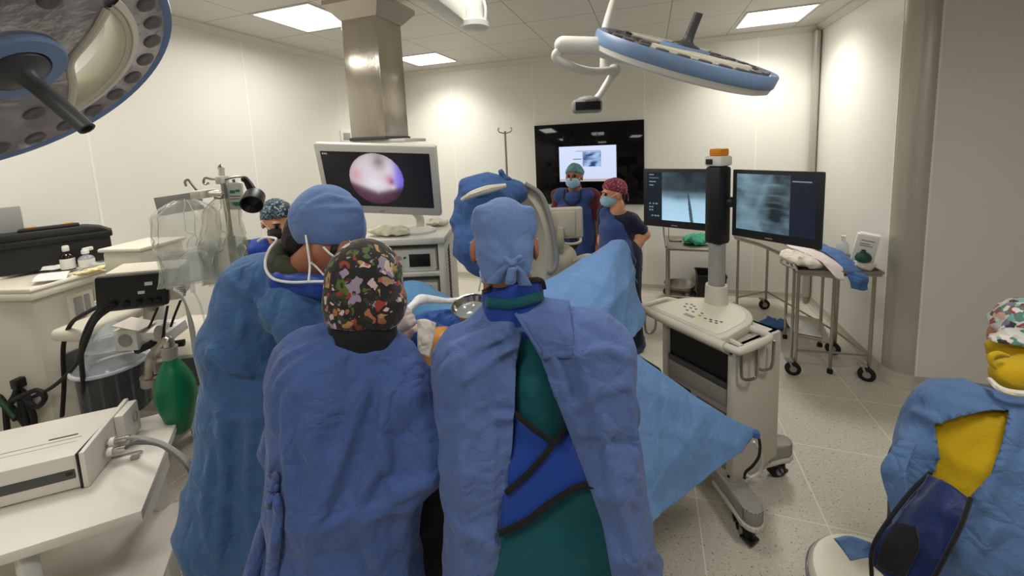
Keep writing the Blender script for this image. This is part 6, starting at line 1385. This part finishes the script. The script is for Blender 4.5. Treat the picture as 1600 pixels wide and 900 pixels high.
    for pts, w_ in (([(800, 413, .962), (802, 428, .955), (800, 440, .955), (796, 444, .955), (797, 436, .948), (801, 418, .95)], .011), ([(800, 412, .962), (812, 425, .965), (821, 446, .975)], .016), ([(798, 412, .962), (785, 424, .965), (770, 443, .975)], .02)):
        A = cr(np.array([D(*p) for p in pts]), 24); sd_ = nz(CM[0]); W = np.linspace(w_*.5, w_, 24)[:, None]; grid_mesh('cap_tail', np.stack([A-sd_*W, A-CM[2]*.003, A+sd_*W], 1), CAPB, o, .003)
    hr = lambda Q: np.maximum(np.maximum(hf(Q)-.005, (Q-P(0, -.03, 0)) @ R[:, 1]), np.abs((Q-D(788, 441, .985)) @ capn+.02)-.045); fmesh('hair', hr, [c], .16, .007, HAIR, o)
    strip('mask_tie', hf, [(745, 405), (752, 425), (748, 455)], .9, 1.25, .0025, WHITE, o, .004)
    face_mask(P, E, R, o, MASKB, c)
centre_surgeon()

# ------------------------------------------------------------------ assistant with the dark patterned cap
def front_assistant():
    c = np.array(D(570, 455, 1.05)); gz = nz(D(640, 560, 1.6)-c); gz = nz(gz+(0, 0, .1)); dn = lambda p, z: np.array((p[0], p[1], z))
    eR, wR, eL, wL = D(662, 725, 1.03), D(655, 610, 1.4), D(440, 700, 1.08), D(560, 620, 1.42)
    prims = [cap(D(482, 563, 1.06), D(612, 577, 1.06), .086, .086), cap(D(540, 530, 1.05), D(592, 542, 1.05), .065), cap(D(520, 600, 1.04), D(520, 750, 1.03), .157, .15), cap(D(588, 620, 1.04), D(592, 760, 1.03), .12, .11), cap(D(525, 760, 1.03), D(522, 930, 1.02), .145, .16), cap(D(590, 770, 1.03), D(592, 930, 1.02), .108, .11),
             cap(D(642, 605, 1.06), D(662, 690, 1.03), .07, .068), cap(D(662, 690, 1.03), eR, .066, .06), cap(eR, wR, .058, .045), cap(D(650, 740, 1.0), D(615, 775, .98), .05, .035), cap(D(450, 590, 1.07), eL, .058, .05), cap(eL, wL, .055, .045), cap(D(522, 930, 1.02), dn(D(522, 930, 1.02), .4), .16, .17), cap(D(592, 930, 1.02), dn(D(592, 930, 1.02), .4), .11, .12)]
    f0 = uni(prims, .04); S = lambda *pts: [hit(f0, x, y, .6, 1.4) for x, y in pts]
    fl = [(S((570, 600), (545, 680), (510, 770), (495, 825)), .013, .015), (S((590, 610), (570, 700), (525, 800)), .012, -.014), (S((600, 620), (590, 720), (560, 790)), .014, .012), (S((600, 700), (612, 760), (640, 775)), .012, .016), (S((690, 740), (640, 765), (600, 790)), .012, .016), (S((650, 660), (620, 710), (605, 760)), .012, -.012), (S((440, 560), (480, 540), (520, 530)), .01, .010), (S((432, 600), (470, 565), (500, 548)), .01, .010), (S((445, 620), (480, 585), (540, 560)), .012, .009),
          (S((432, 615), (428, 690)), .008, -.022), (S((440, 640), (450, 740), (460, 850)), .014, .010), (S((470, 835), (540, 810), (650, 790)), .014, .010), (S((480, 660), (500, 760), (480, 890)), .018, .010), (S((610, 800), (620, 860), (625, 895)), .014, -.012), (S((560, 800), (580, 850), (590, 890)), .014, .01), (S((500, 545), (560, 552), (620, 560)), .007, .007)]
    f = folds(f0, fl, .007, 16, 33, .003)
    o, hf, P, E, R = make_person('person in a dark multicoloured patterned cap and blue gown, standing nearest with back turned', c, gz, D(560, 520, 1.06), D(478, 575, 1.08), D(625, 590, 1.08), [(D(478, 575, 1.08), eL, wL), (D(625, 590, 1.08), eR, wR)], dn(D(555, 850, 1.03), .92), (.1, 1, 0), [(wL, D(610, 590, 1.58)-wL, (0, 0, -1), 1, .6), (wR, D(665, 580, 1.55)-wR, (0, 0, -1), -1, .6)], SKIN, trousers=SCRUBN, within=f)
    glove(o, wL, D(610, 590, 1.58)-wL, (0, 0, -1), 1, .6); glove(o, wR, D(665, 580, 1.55)-wR, (0, 0, -1), -1, .6)
    lo, hi = bbox([D(420, 520, 1.05), D(700, 930, 1.0), wL, wR, D(560, 500, 1.05), D(400, 900, .9), D(420, 700, .9)], .13); lo[2] = .4; hi[2] = D(540, 498, 1.05)[2]
    neckhole = lambda Q: np.maximum(f(Q), -cap(D(566, 500, 1.06), D(570, 525, 1.06), .05)(Q)); field('surgical_gown', neckhole, lo, hi, .008, GOWNF, o, 0)
    # cap
    fc = folds(uni([ell(D(570, 432, 1.05), (.094, .1, .088)), ell(D(569, 470, 1.05), (.094, .098, .085)), cap(D(545, 480, 1.02), D(600, 482, 1.02), .055)], .04), [], .004, 24, 4, .002)
    fcu = uni([fc, ell(P(0, -.012, .035), (.082, .103, .098), R)], .02); g = lambda Q: np.maximum(fcu(Q), -((Q-D(568, 514, 1.0)) @ nz((0, .3, 1.)))); fmesh('surgical_cap', g, [c], .2, .0065, FLOR, o)
    nk = folds(uni([cap(D(542, 520, 1.03), D(592, 526, 1.03), .048, .046), cap(D(567, 492, 1.045), D(566, 525, 1.04), .078, .082)], .03), [], .003, 25, 1); fmesh('black_collar', nk, [D(542, 520, 1.03), D(592, 526, 1.03)], .12, .009, BLKCL, o)
    face_mask(P, E, R, o, MASKB, c)
    # ties at the side
    kb = hit(f0, 430, 762, .6, 1.4); k0 = off(kb, .012)
    fmesh('gown_knot', folds(uni([ell(k0, (.016, .014, .016)), cap(k0, D(424, 745, .97), .009, .016), cap(k0, D(436, 775, .97), .009, .014)], .01), [], .005, 50, 3), [k0], .07, .006, GOWNF, o)
    for pts, w_ in (([(428, 768), (422, 800), (408, 850), (395, 905)], .026), ([(432, 770), (437, 810), (430, 860), (428, 905)], .02), ([(426, 762), (420, 752), (424, 735), (432, 745), (430, 762)], .012)):
        n = 30; cen = cr(np.array(pts, float), n); A = np.array([off(hit(f0, max(x, 425), y, .6, 1.4), .012+.01*math.sin(.4*i)) if x > 424 else D(x, y, .985) for i, (x, y) in enumerate(cen)])
        for _ in range(4): A[1:-1] = .5*A[1:-1]+.25*(A[:-2]+A[2:])
        W = np.interp(np.linspace(0, 1, n), [0, .15, 1], [w_*.35, w_*.6, w_])[:, None]; grid_mesh('gown_tie', np.stack([A-CM[0]*W, A-CM[2]*(.01+.006*np.sin(np.arange(n)[:, None]*.5)), A+CM[0]*W*.6], 1), GOWNF, o, .003)
front_assistant()

# ------------------------------------------------------------------ surgeon on the left with the tall cap
def left_surgeon():
    c = np.array(D(520, 380, 1.36)); gz = nz(D(665, 500, 1.75)-c); dn = lambda p, z: np.array((p[0], p[1], z))
    eR, wR = D(520, 590, 1.24), D(598, 522, 1.36); eL, wL = D(520, 560, 1.6), D(650, 520, 1.68)
    prims = [cap(D(405, 452, 1.42), D(395, 530, 1.41), .13, .155), cap(D(430, 440, 1.4), D(480, 470, 1.36), .10, .10), cap(D(385, 540, 1.41), D(386, 620, 1.41), .138, .13), cap(D(386, 620, 1.41), D(372, 800, 1.38), .138, .165), cap(D(372, 800, 1.38), D(382, 930, 1.36), .165, .14), cap(D(430, 600, 1.4), D(450, 900, 1.36), .13, .14), cap(D(455, 480, 1.33), eR, .09, .07), cap(eR, wR-nz(wR-eR)*.05, .068, .042), cap(D(470, 470, 1.5), eL, .09, .07), cap(eL, wL-nz(wL-eL)*.05, .068, .042), cap(D(382, 930, 1.36), dn(D(382, 930, 1.36), .35), .14, .15), cap(D(450, 900, 1.36), dn(D(450, 900, 1.36), .35), .14, .14)]
    f0 = uni(prims, .045); S = lambda *pts: [hit(f0, x, y, .8, 1.8) for x, y in pts]
    fl = [(S((326, 566), (350, 590), (385, 600), (420, 600)), .014, -.02), (S((325, 545), (352, 575), (400, 588)), .014, .016), (S((335, 640), (360, 655), (415, 650)), .014, .012), (S((345, 640), (350, 740), (340, 880)), .016, .014), (S((370, 660), (375, 720), (365, 760)), .012, -.012), (S((395, 640), (385, 760), (400, 890)), .016, .010), (S((350, 430), (400, 470), (430, 520)), .014, .010), (S((400, 430), (380, 480), (370, 540)), .012, .008), (S((440, 450), (425, 500), (420, 560)), .012, -.01), (S((470, 470), (490, 490), (520, 495)), .01, .010), (S((450, 480), (470, 510), (510, 520)), .01, .009), (S((300, 740), (330, 770), (345, 775)), .01, .012), (S((340, 400), (380, 420), (410, 460)), .012, .008), (S((330, 700), (318, 780), (325, 860)), .014, .01), (S((360, 780), (390, 800), (420, 790)), .014, .008)]
    f = folds(f0, fl, .008, 13, 44, .003)
    o, hf, P, E, R = make_person('surgeon in a tall pale blue cap and sky blue gown leaning in from the left', c, gz, D(460, 432, 1.4), D(440, 470, 1.33), D(455, 465, 1.5), [(D(440, 470, 1.33), eR, wR), (D(455, 465, 1.5), eL, wL)], dn(D(400, 740, 1.4), .92), (.75, .65, 0), [(wR, D(645, 486, 1.40)-wR, ray(620, 500)+np.array((0, 0, -.25)), -1, 1.05), (wL, D(690, 530, 1.75)-wL, (0, 0, -1), 1, .7)], SKIND, trousers=SCRUBN, within=f)
    glove(o, wR, D(645, 486, 1.40)-wR, ray(620, 500)+np.array((0, 0, -.25)), -1, 1.05); glove(o, wL, D(690, 530, 1.75)-wL, (0, 0, -1), 1, .7)
    lo, hi = bbox([D(310, 420, 1.45), D(300, 800, 1.35), D(450, 900, 1.3), D(300, 900, 1.15), wR, wL, D(480, 420, 1.55)], .14); lo[2] = .33; hi[2] = D(400, 375, 1.4)[2]
    hole = lambda Q: np.maximum(f(Q), -uni([cap(D(452, 415, 1.38), D(495, 425, 1.36), .06, .066)], .02)(Q)); field('surgical_gown', hole, lo, hi, .009, GOWNL, o, 0)
    # cap, tall and wide with a pointed corner
    fc = uni([ell(D(508, 336, 1.36), (.108, .11, .106)), cap(D(498, 352, 1.36), D(530, 355, 1.36), .08, .084), cap(D(552, 324, 1.34), D(556, 326, 1.34), .022, .016)], .045)
    S2 = lambda *p: [hit(fc, x, y, 1.1, 1.5) for x, y in p]
    fc2 = folds(fc, [(S2((480, 320), (515, 305), (545, 312)), .008, .009), (S2((470, 330), (520, 325), (560, 325)), .008, .007), (S2((480, 312), (505, 298)), .008, -.006), (S2((482, 380), (520, 386), (556, 380)), .006, .008)], .005, 18, 6, .002)
    fc2 = uni([fc2, ell(P(0, -.012, .035), (.082, .103, .098), R)], .02); g = clip_below(fc2, D(515, 384, 1.25), nz(np.array((0, .25, 1.))+CM[0]*.0)); fmesh('surgical_cap', g, [D(513, 340, 1.36)], .2, .0075, CAPB, o)
    hr = folds(uni([ell(D(466, 372, 1.38), (.052, .055, .06)), cap(D(470, 350, 1.38), D(480, 395, 1.38), .045, .04), cap(D(490, 388, 1.31), D(545, 388, 1.31), .03, .025)], .03), [], .008, 50, 3); fmesh('hair', hr, [D(466, 372, 1.38), D(545, 388, 1.31)], .1, .008, HAIR, o)
    ear = uni([ell(D(494, 402, 1.285), (.018, .012, .03))], .01); fmesh('ear', ear, [D(494, 402, 1.285)], .05, .006, SKIND, o)
    col = folds(uni([cap(D(432, 412, 1.35), D(462, 428, 1.33), .04, .045), cap(D(440, 395, 1.4), D(430, 420, 1.4), .05, .05)], .03), [], .005, 22, 4); fmesh('olive_collar', col, [D(432, 412, 1.35), D(462, 428, 1.33)], .1, .009, OLIVE, o)
    ap = folds(uni([cap(D(440, 440, 1.32), D(505, 448, 1.28), .042, .04)], .02), [], .004, 22, 4); fmesh('apron_collar', ap, [D(440, 440, 1.32), D(505, 448, 1.28)], .09, .009, LEADB, o)
    for pts in ([(403, 377, 1.36), (415, 371, 1.34), (432, 374, 1.31), (422, 388, 1.29), (415, 405, 1.28), (416, 422, 1.265), (428, 436, 1.25), (455, 441, 1.235), (490, 440, 1.22), (515, 440, 1.215)],): MB().tube([D(*p) for p in pts], .0042, n=7, smooth=5).build('neck_tie', WHITE, o)
    for pts in ([(478, 340, 1.26), (477, 360, 1.265), (481, 390, 1.25), (484, 415, 1.24), (482, 440, 1.22)], [(505, 386, 1.25), (515, 396, 1.25), (528, 405, 1.26)], [(486, 410, 1.265), (495, 418, 1.262), (506, 430, 1.262)]): MB().tube([D(*p) for p in pts], .0032, n=6, smooth=5).build('mask_tie', WHITE, o)
    face_mask(P, E, R, o, MASKB, c)
left_surgeon()
# ------------------------------------------------------------------ seated person at the right edge
def seated_person():
    c = np.array(D(1608, 528, 1.3)); gz = nz((.45, 1, -.25)); dn = lambda p, z: np.array((p[0], p[1], z))
    pel = np.array(D(1560, 900, 1.2)); pel[2] = .665
    stool = np.array((pel[0]-.10, pel[1]-.03)); fw = nz((.35, 1, 0)); rt = np.cross(fw, UP)
    eL, wL = D(1475, 760, 1.25), D(1560, 740, 1.55); eR, wR = D(1760, 760, 1.2), D(1690, 740, 1.5)
    prims = lambda e: [cap(D(1497, 655, 1.26), D(1605, 685, 1.2), .125-e, .125-e), cap(D(1605, 685, 1.2), D(1720, 700, 1.2), .125-e, .11-e), cap(D(1570, 730, 1.2), pel+(0, 0, .06), .17-e, .19-e), cap(D(1660, 760, 1.18), pel+rt*.1+(0, 0, .05), .15-e, .18-e)]
    slv = [cap(D(1470, 690, 1.27), eL, .105, .09), cap(eL, wL, .085, .055), cap(D(1720, 710, 1.2), eR, .1, .08), cap(eR, wR, .08, .055), cap(D(1402, 735, 1.26), D(1412, 790, 1.22), .03, .035), cap(D(1430, 700, 1.27), D(1402, 740, 1.26), .06, .03)]
    skirt = [cap(pel+(0, 0, .0), dn(pel, .3)-fw*.02, .2, .21), cap(pel+rt*.12, dn(pel+rt*.12, .3), .18, .19)]
    f0 = uni(prims(0)+slv+skirt, .045); S = lambda *p: [hit(f0, x, y, .7, 1.6) for x, y in p]
    fl = [(S((1420, 640), (1460, 655), (1490, 690)), .012, .012), (S((1500, 590), (1530, 610), (1590, 620)), .01, .010), (S((1470, 610), (1520, 625), (1580, 640)), .012, -.008), (S((1410, 680), (1430, 740), (1440, 800)), .014, .012), (S((1590, 650), (1560, 730), (1530, 800)), .014, .012), (S((1560, 820), (1530, 860), (1500, 895)), .012, .014), (S((1600, 760), (1570, 830), (1560, 890)), .014, -.01), (S((1385, 735), (1405, 760), (1410, 800)), .01, -.012)]
    f = folds(f0, fl, .009, 12, 71, .003)
    legs = [(pel+rt*s_*.09, pel+fw*.42+rt*s_*.12+(0, 0, -.08), dn(pel+fw*.40+rt*s_*.13, .09)) for s_ in (-1, 1)]
    o, hf, P, E, R = make_person('seated person at the right edge in a grey-blue gown over a yellow shirt, back turned', c, gz, D(1600, 590, 1.28), D(1490, 650, 1.28), D(1720, 690, 1.22), [(D(1490, 650, 1.28), eL, wL), (D(1720, 690, 1.22), eR, wR)], pel, fw, [(wL, fw+(0, 0, -.3), (0, 0, -1), 1, .5), (wR, fw+(0, 0, -.3), (0, 0, -1), -1, .5)], SKIN, legs=legs, trousers=SCRUBN, within=uni(prims(.03)+[cap(D(1470, 690, 1.27), eL, .075, .065), cap(eL, wL, .065, .045), cap(D(1720, 710, 1.2), eR, .08, .065), cap(eR, wR, .065, .045)]+[cap(pel+rt*s_*.1, pel+fw*.45+rt*s_*.12-(0, 0, .08), .12, .1) for s_ in (-1, 1)]+skirt, .03))
    lo, hi = bbox([D(1390, 600, 1.3), pel, wL, wR, D(1760, 760, 1.2), D(1500, 560, 1.3), pel-rt*.2, pel+rt*.3], .14); lo[2] = .515
    poly = [(1458, 664), (1500, 650), (1545, 640), (1577, 640), (1566, 690), (1548, 740), (1512, 780), (1500, 830), (1470, 880), (1440, 930), (1425, 1000), (1340, 1000), (1350, 880), (1380, 830), (1425, 775), (1455, 745), (1468, 715), (1463, 690)]
    cut_cloth('surgical_gown', f, lo, hi, .009, GOWNY, o, poly, False, relax=0)
    inn = folds(uni(prims(.03)+[cap(D(1470, 690, 1.27), D(1474, 735, 1.255), .09, .085)], .05), [(S((1490, 690), (1530, 700), (1560, 690)), .012, .01), (S((1495, 720), (1525, 725), (1550, 715)), .012, .01)], .009, 14, 5, .003); l2, h2 = bbox([D(1480, 640, 1.26), D(1720, 700, 1.2), pel, pel+rt*.15], .17)
    field('yellow_shirt', inn, l2, h2, .012, YELL, o)
    # blue apron hanging open at the waist
    LB = cloth_mat('apron_dark_navy', srgb(14, 34, 86), bump=.3, rough=.5, crinkle=.1)
    o3 = patch('lead_apron', [[D(1450, 740, 1.12), D(1480, 755, 1.06), D(1515, 780, 1.02)], [D(1415, 785, 1.12), D(1455, 800, 1.04), D(1500, 820, 1.0)], [D(1372, 838, 1.12), D(1425, 850, 1.04), D(1475, 870, 1.0)], [D(1358, 880, 1.12), D(1400, 915, 1.05), D(1440, 930, 1.01)]], LB, 30, 26, .012, 14, 2, o, .012)
    o4 = patch('apron_lining', [[D(1400, 815, 1.06), D(1430, 822, 1.03)], [D(1378, 850, 1.06), D(1436, 858, 1.015)], [D(1368, 885, 1.07), D(1412, 905, 1.02)]], BLKCL, 16, 12, .004, 20, 2, o, .006)
    MB().tube([D(1454, 738, 1.13), D(1420, 772, 1.12), D(1378, 828, 1.11), D(1362, 862, 1.11), D(1362, 900, 1.11)], .005, n=8, smooth=5).build('apron_edging', BLKCL, o)
    MB().tube([D(1517, 778, 1.02), D(1502, 820, .995), D(1478, 868, .99), D(1445, 930, 1.0)], .005, n=8, smooth=5).build('apron_edging', BLKCL, o)
    patch('sleeve_edge', [[D(1406, 688, 1.23), D(1430, 692, 1.19)], [D(1376, 730, 1.23), D(1416, 738, 1.17)], [D(1386, 778, 1.21), D(1420, 788, 1.15)], [D(1399, 835, 1.19), D(1428, 828, 1.14)]], GOWNY, 24, 16, .006, 16, 3, o, .004)
    o5 = patch('gown_corner', [[D(1303, 842, 1.14), D(1330, 838, 1.14), D(1362, 848, 1.14)], [D(1318, 860, 1.13), D(1340, 858, 1.13), D(1362, 862, 1.13)], [D(1330, 877, 1.12), D(1345, 874, 1.12), D(1364, 868, 1.12)]], GOWNY, 14, 14, .004, 18, 1, o, .003)
    # patterned cap, yellow kerchief, white gown collar
    fc = folds(uni([ell(P(0, -.02, .03), (.095, .115, .1), R), cap(D(1558, 535, 1.26), D(1600, 540, 1.24), .028, .03)], .04), [], .005, 22, 3); g = clip_below(fc, D(1590, 551, 1.2), nz((.0, -.1, 1))); fmesh('surgical_cap', g, [c], .2, .0075, FLOR2, o)
    kc = folds(uni([cap(D(1575, 585, 1.22), D(1640, 580, 1.2), .05, .055), cap(D(1590, 555, 1.28), D(1640, 600, 1.25), .07, .08)], .03), [], .006, 22, 6); fmesh('yellow_collar', kc, [D(1575, 585, 1.22), D(1640, 590, 1.2)], .13, .009, YELL, o)
    MB().tube([D(1556, 575, 1.2), D(1548, 566, 1.2), D(1549, 556, 1.2), D(1560, 552, 1.2), D(1575, 556, 1.2)], [.005, .007, .008, .007, .005], n=8, smooth=5).build('kerchief_loop', YELL, o)
    MB().tube([D(1546, 592, 1.2), D(1560, 606, 1.17), D(1585, 614, 1.15), D(1625, 616, 1.13)], [.006, .009, .009, .008], n=8, smooth=5).build('gown_binding', LINEN, o)
    # stool
    s0 = np.array(PZ(1392, 925, .5)); t = empty('stool', (s0[0], s0[1], 0), 'cream round stool under the seated person at the right edge', 'stool')
    ST = mat('stool_cream', srgb(214, 206, 190), .35)
    r_ = .205
    m = MB(); m.lathe([(.001, .44), (r_*.9, .44), (r_, .455), (r_, .478), (r_*.93, .497), (r_*.72, .503), (r_*.68, .499), (.001, .501)], (s0[0], s0[1], 0), n=48); m.build('seat', ST, t)
    MB().lathe([(r_+.002, .45), (r_+.006, .456), (r_+.006, .468), (r_+.002, .474)], (s0[0], s0[1], 0), n=48, caps=False).build('seat_edge', GREYP, t)
    MB().cyl((s0[0], s0[1], .08), (s0[0], s0[1], .445), .028, n=20).build('column', CHROME, t)
    for k in range(5):
        a = k*2*math.pi/5; e = np.array((s0[0]+.23*math.cos(a), s0[1]+.23*math.sin(a), .07)); MB().tube([(s0[0], s0[1], .1), e], .016, n=8).build('base_leg', CHROME, t); caster('caster', e*np.array((1, 1, 0)), t, .03, .018, a)
seated_person()

# ------------------------------------------------------------------ apron people standing at the back
def apron(o, prims, lines, m_, name='lead_apron', h=.012, box=None, amp=.003, cut=None):
    f = folds(uni(prims, .04), lines, amp, 12, len(prims), .003)
    g = f if cut is None else (lambda Q: np.maximum(f(Q), -cut(Q)))
    return fmesh(name, g, box, .16, h, m_, o)
def man():
    d = 4.15; c = np.array(D(897, 276, d)); gz = nz(ORI+np.array((-1.2, 0, -.2))-c); fw = nz((gz[0], gz[1], 0)); rt = np.cross(fw, UP); dn = lambda p, z: np.array((p[0], p[1], z))
    nk = c-(0, 0, .15)-fw*.02; sh = nk-(0, 0, .05); sL, sR = sh-rt*.18, sh+rt*.18; pel = dn(nk-fw*.03, .92)
    # the man's left arm is on the picture's right
    eL = sL-rt*.07+(0, 0, -.29)-fw*.02; wL = eL+(0, 0, -.25)+fw*.05+rt*.02; eR = sR+rt*.05+(0, 0, -.29); wR = eR+fw*.2+(0, 0, -.15)-rt*.12
    tp = [cap(sL+rt*.04, sL+(eL-sL)*.66, .085, .078), cap(sR-rt*.04, sR+(eR-sR)*.66, .085, .078), cap(sL, sR, .085), cap(sh-(0, 0, .1), pel+(0, 0, .05), .13, .135)]
    o, hf, P, E, R = make_person('man in mint patterned cap, pale mask and navy apron standing before the wall display', c, gz, nk, sL, sR, [(sL, eL, wL), (sR, eR, wR)], pel, fw, [(wL, (0, 0, -1), rt, 1, .35), (wR, fw-rt*.6, (0, 0, -1), 1, .4)], SKIND, trousers=SCRUBN, within=uni(tp+[cap(pel, dn(pel, .4), .17)], .04), bare=[(sL+(eL-sL)*.5, eL, .06), (eL, wL, .06), (sR+(eR-sR)*.5, eR, .06), (eR, wR, .06)])
    eyes(P, o); face_mask(P, E, R, o, MASKB, c); scrub_cap(P, E, R, o, FLORM, c, 1.06, 2)
    slv = folds(uni(tp, .03), [], .006, 18, 2); fmesh('scrub_top', slv, [sL, sR, eL, eR, pel], .14, .012, SCRUBR, o)
    b = pel; apron(o, [cap(sL+rt*.03+fw*.02, sR-rt*.03+fw*.02, .085), cap(sh-(0, 0, .15)-rt*.07+fw*.02, b-rt*.09+fw*.02, .125, .13), cap(sh-(0, 0, .15)+rt*.07+fw*.02, b+rt*.09+fw*.02, .125, .13), cap(b-rt*.09, dn(b, .45)-rt*.1, .13, .15), cap(b+rt*.09, dn(b, .45)+rt*.1, .13, .15)], [], LEADN, box=[sL, sR, b, dn(b, .42)-rt*.2, dn(b, .42)+rt*.2], cut=cap(nk+fw*.03, nk+(0, 0, .2), .07))
    nkf = folds(uni([cap(nk-(0, 0, .01), nk+(0, 0, .035), .075, .068), ell(nk+fw*.09-(0, 0, .07), (.09, .05, .075), axes(fw))], .03), [], .004, 20, 1); fmesh('thyroid_shield', nkf, [nk, nk+fw*.12-(0, 0, .12)], .13, .01, LEADN, o)
    MB().tube([nk+fw*.08-rt*.085+(0, 0, .02), nk+fw*.125-rt*.08-(0, 0, .07), nk+fw*.14-rt*.0-(0, 0, .125), nk+fw*.125+rt*.08-(0, 0, .07), nk+fw*.08+rt*.085+(0, 0, .02)], .005, n=7, smooth=6).build('shield_edging', BLKCL, o)
man()
def woman():
    d = 3.62; c = np.array(D(958, 302, d)); gz = nz(D(850, 330, 3.5)-c); gz[2] = -.08; fw = nz((gz[0]*.8-.0, gz[1]-.35, 0)); rt = np.cross(fw, UP); dn = lambda p, z: np.array((p[0], p[1], z))
    nk = np.array(D(966, 326, d+.02)); sh = nk-(0, 0, .05); sL, sR = sh-rt*.15, sh+rt*.15; pel = np.array(D(975, 400, d+.02)); pel[2] = .90
    eL = np.array(D(1008, 366, d)); wL = np.array(D(976, 402, d-.08)); sL = np.array(D(984, 345, d))
    eR = sR+(0, 0, -.27)+rt*.05; wR = pel+rt*.16+fw*.08
    tp = [cap(sL+fw*.0, sL+(eL-sL)*.66, .085, .072), cap(sR, sR+(eR-sR)*.62, .08, .07), cap(sL, sR, .08), cap(sh-(0, 0, .1), pel+(0, 0, .05), .12, .13)]
    o, hf, P, E, R = make_person('woman in red patterned cap, pale mask and navy apron, hand on her hip', c, gz, nk, sL, sR, [(sL, eL, wL), (sR, eR, wR)], pel, fw, [(wL, D(966, 412, d-.14)-wL, (-.5, .8, 0), 1, .3), (wR, -rt*.8+fw*.2, -rt, -1, .3)], SKIN, trousers=SCRUBN, shoes=LEADN, within=uni(tp+[cap(pel, dn(pel, .4), .17)], .04), bare=[(sL+(eL-sL)*.5, eL, .06), (eL, wL, .06), (sR+(eR-sR)*.5, eR, .06), (eR, wR, .06)])
    eyes(P, o); face_mask(P, E, R, o, MASKB, c); scrub_cap(P, E, R, o, FLORR, c, 1.05, 3)
    tl = R @ np.array((0, -1, 0)); 
    for k in (-1, 1): MB().tube([P(.02*k, -.11, .01), P(.03*k, -.125, -.03), P(.035*k, -.12, -.085)], [.006, .008, .004], n=7, smooth=5).build('cap_tie', FLORR, o)
    fmesh('hair', folds(uni([ell(P(0, -.075, -.02), (.055, .035, .04), R)], .02), [], .005, 50, 1), [c], .15, .009, HAIR, o)
    slv = folds(uni(tp, .03), [], .006, 18, 2); fmesh('scrub_top', slv, [sL, sR, eL, sR+(eR-sR)*.6, pel], .14, .012, SCRUBN, o)
    b = pel+fw*.04; apron(o, [cap(sL*.6+sR*.4+fw*.035, sR*.8+sL*.2+fw*.04, .08), cap(sh-(0, 0, .14)+fw*.05, b, .125, .14), cap(sh-(0, 0, .14)+rt*.06+fw*.04, b+rt*.08, .11, .13), cap(b, dn(b, .5), .15, .16), cap(b+rt*.08, dn(b, .5)+rt*.1, .13, .14)], [], LEADN, box=[sL, sR, b, dn(b, .48)-rt*.12, dn(b, .48)+rt*.22], cut=cap(nk+fw*.02, nk+(0, 0, .2), .06))
    nkf = folds(uni([cap(nk-(0, 0, .02), nk+(0, 0, .03), .068, .062)], .03), [], .004, 20, 1); fmesh('thyroid_shield', nkf, [nk], .12, .01, SCRUBN, o)
woman()
def back_person():
    d = 2.55; c = np.array(D(434, 345, d)); gz = nz(D(540, 470, 1.9)-c); fw = nz((.6, -.6, 0)); rt = np.cross(fw, UP); dn = lambda p, z: np.array((p[0], p[1], z))
    nk = c-(0, 0, .13)-fw*.05; sh = nk-(0, 0, .06); sL, sR = sh-rt*.17, sh+rt*.17; pel = dn(nk-fw*.06, .88)
    eL, eR = sL-rt*.05+(0, 0, -.28)+fw*.03, sR+rt*.05+(0, 0, -.28)+fw*.03; wL, wR = eL+fw*.22+(0, 0, -.06)+rt*.08, eR+fw*.22+(0, 0, -.06)-rt*.08
    tp = [cap(sL, eL, .08, .066), cap(sR, eR, .08, .066), cap(sL, sR, .08), cap(sh-(0, 0, .1), pel+(0, 0, .05), .12, .13)]
    o, hf, P, E, R = make_person('person in navy patterned cap, black mask and blue apron behind the rinse bags', c, gz, nk, sL, sR, [(sL, eL, wL), (sR, eR, wR)], pel, fw, [(wL, fw, (0, 0, -1), 1, .5), (wR, fw, (0, 0, -1), -1, .5)], SKIN, trousers=SCRUBN, within=uni(tp+[cap(pel, dn(pel, .4), .17)], .04), bare=[(eL, wL, .06), (eR, wR, .06)])
    eyes(P, o); face_mask(P, E, R, o, MASKK, c); scrub_cap(P, E, R, o, FLORD, c, 1.04, 5)
    slv = folds(uni(tp, .03), [], .006, 18, 2); fmesh('scrub_top', slv, [sL, sR, eL, eR, pel], .12, .012, SCRUBN, o)
    b = pel; apron(o, [cap(sL+rt*.03, sR-rt*.03, .09), cap(sh-(0, 0, .15)-rt*.06, b-rt*.08, .125, .14), cap(sh-(0, 0, .15)+rt*.06, b+rt*.08, .125, .14), cap(b-rt*.08, dn(b, .45)-rt*.09, .14, .15), cap(b+rt*.08, dn(b, .45)+rt*.09, .14, .15)], [], LEADB, box=[sL, sR, b, dn(b, .42)-rt*.2, dn(b, .42)+rt*.2], cut=cap(nk+fw*.03, nk+(0, 0, .2), .065))
    nkf = folds(uni([cap(nk-(0, 0, .03), nk+(0, 0, .03), .078, .07)], .03), [], .004, 20, 1); fmesh('black_collar', nkf, [nk], .12, .01, BLKCL, o)
back_person()
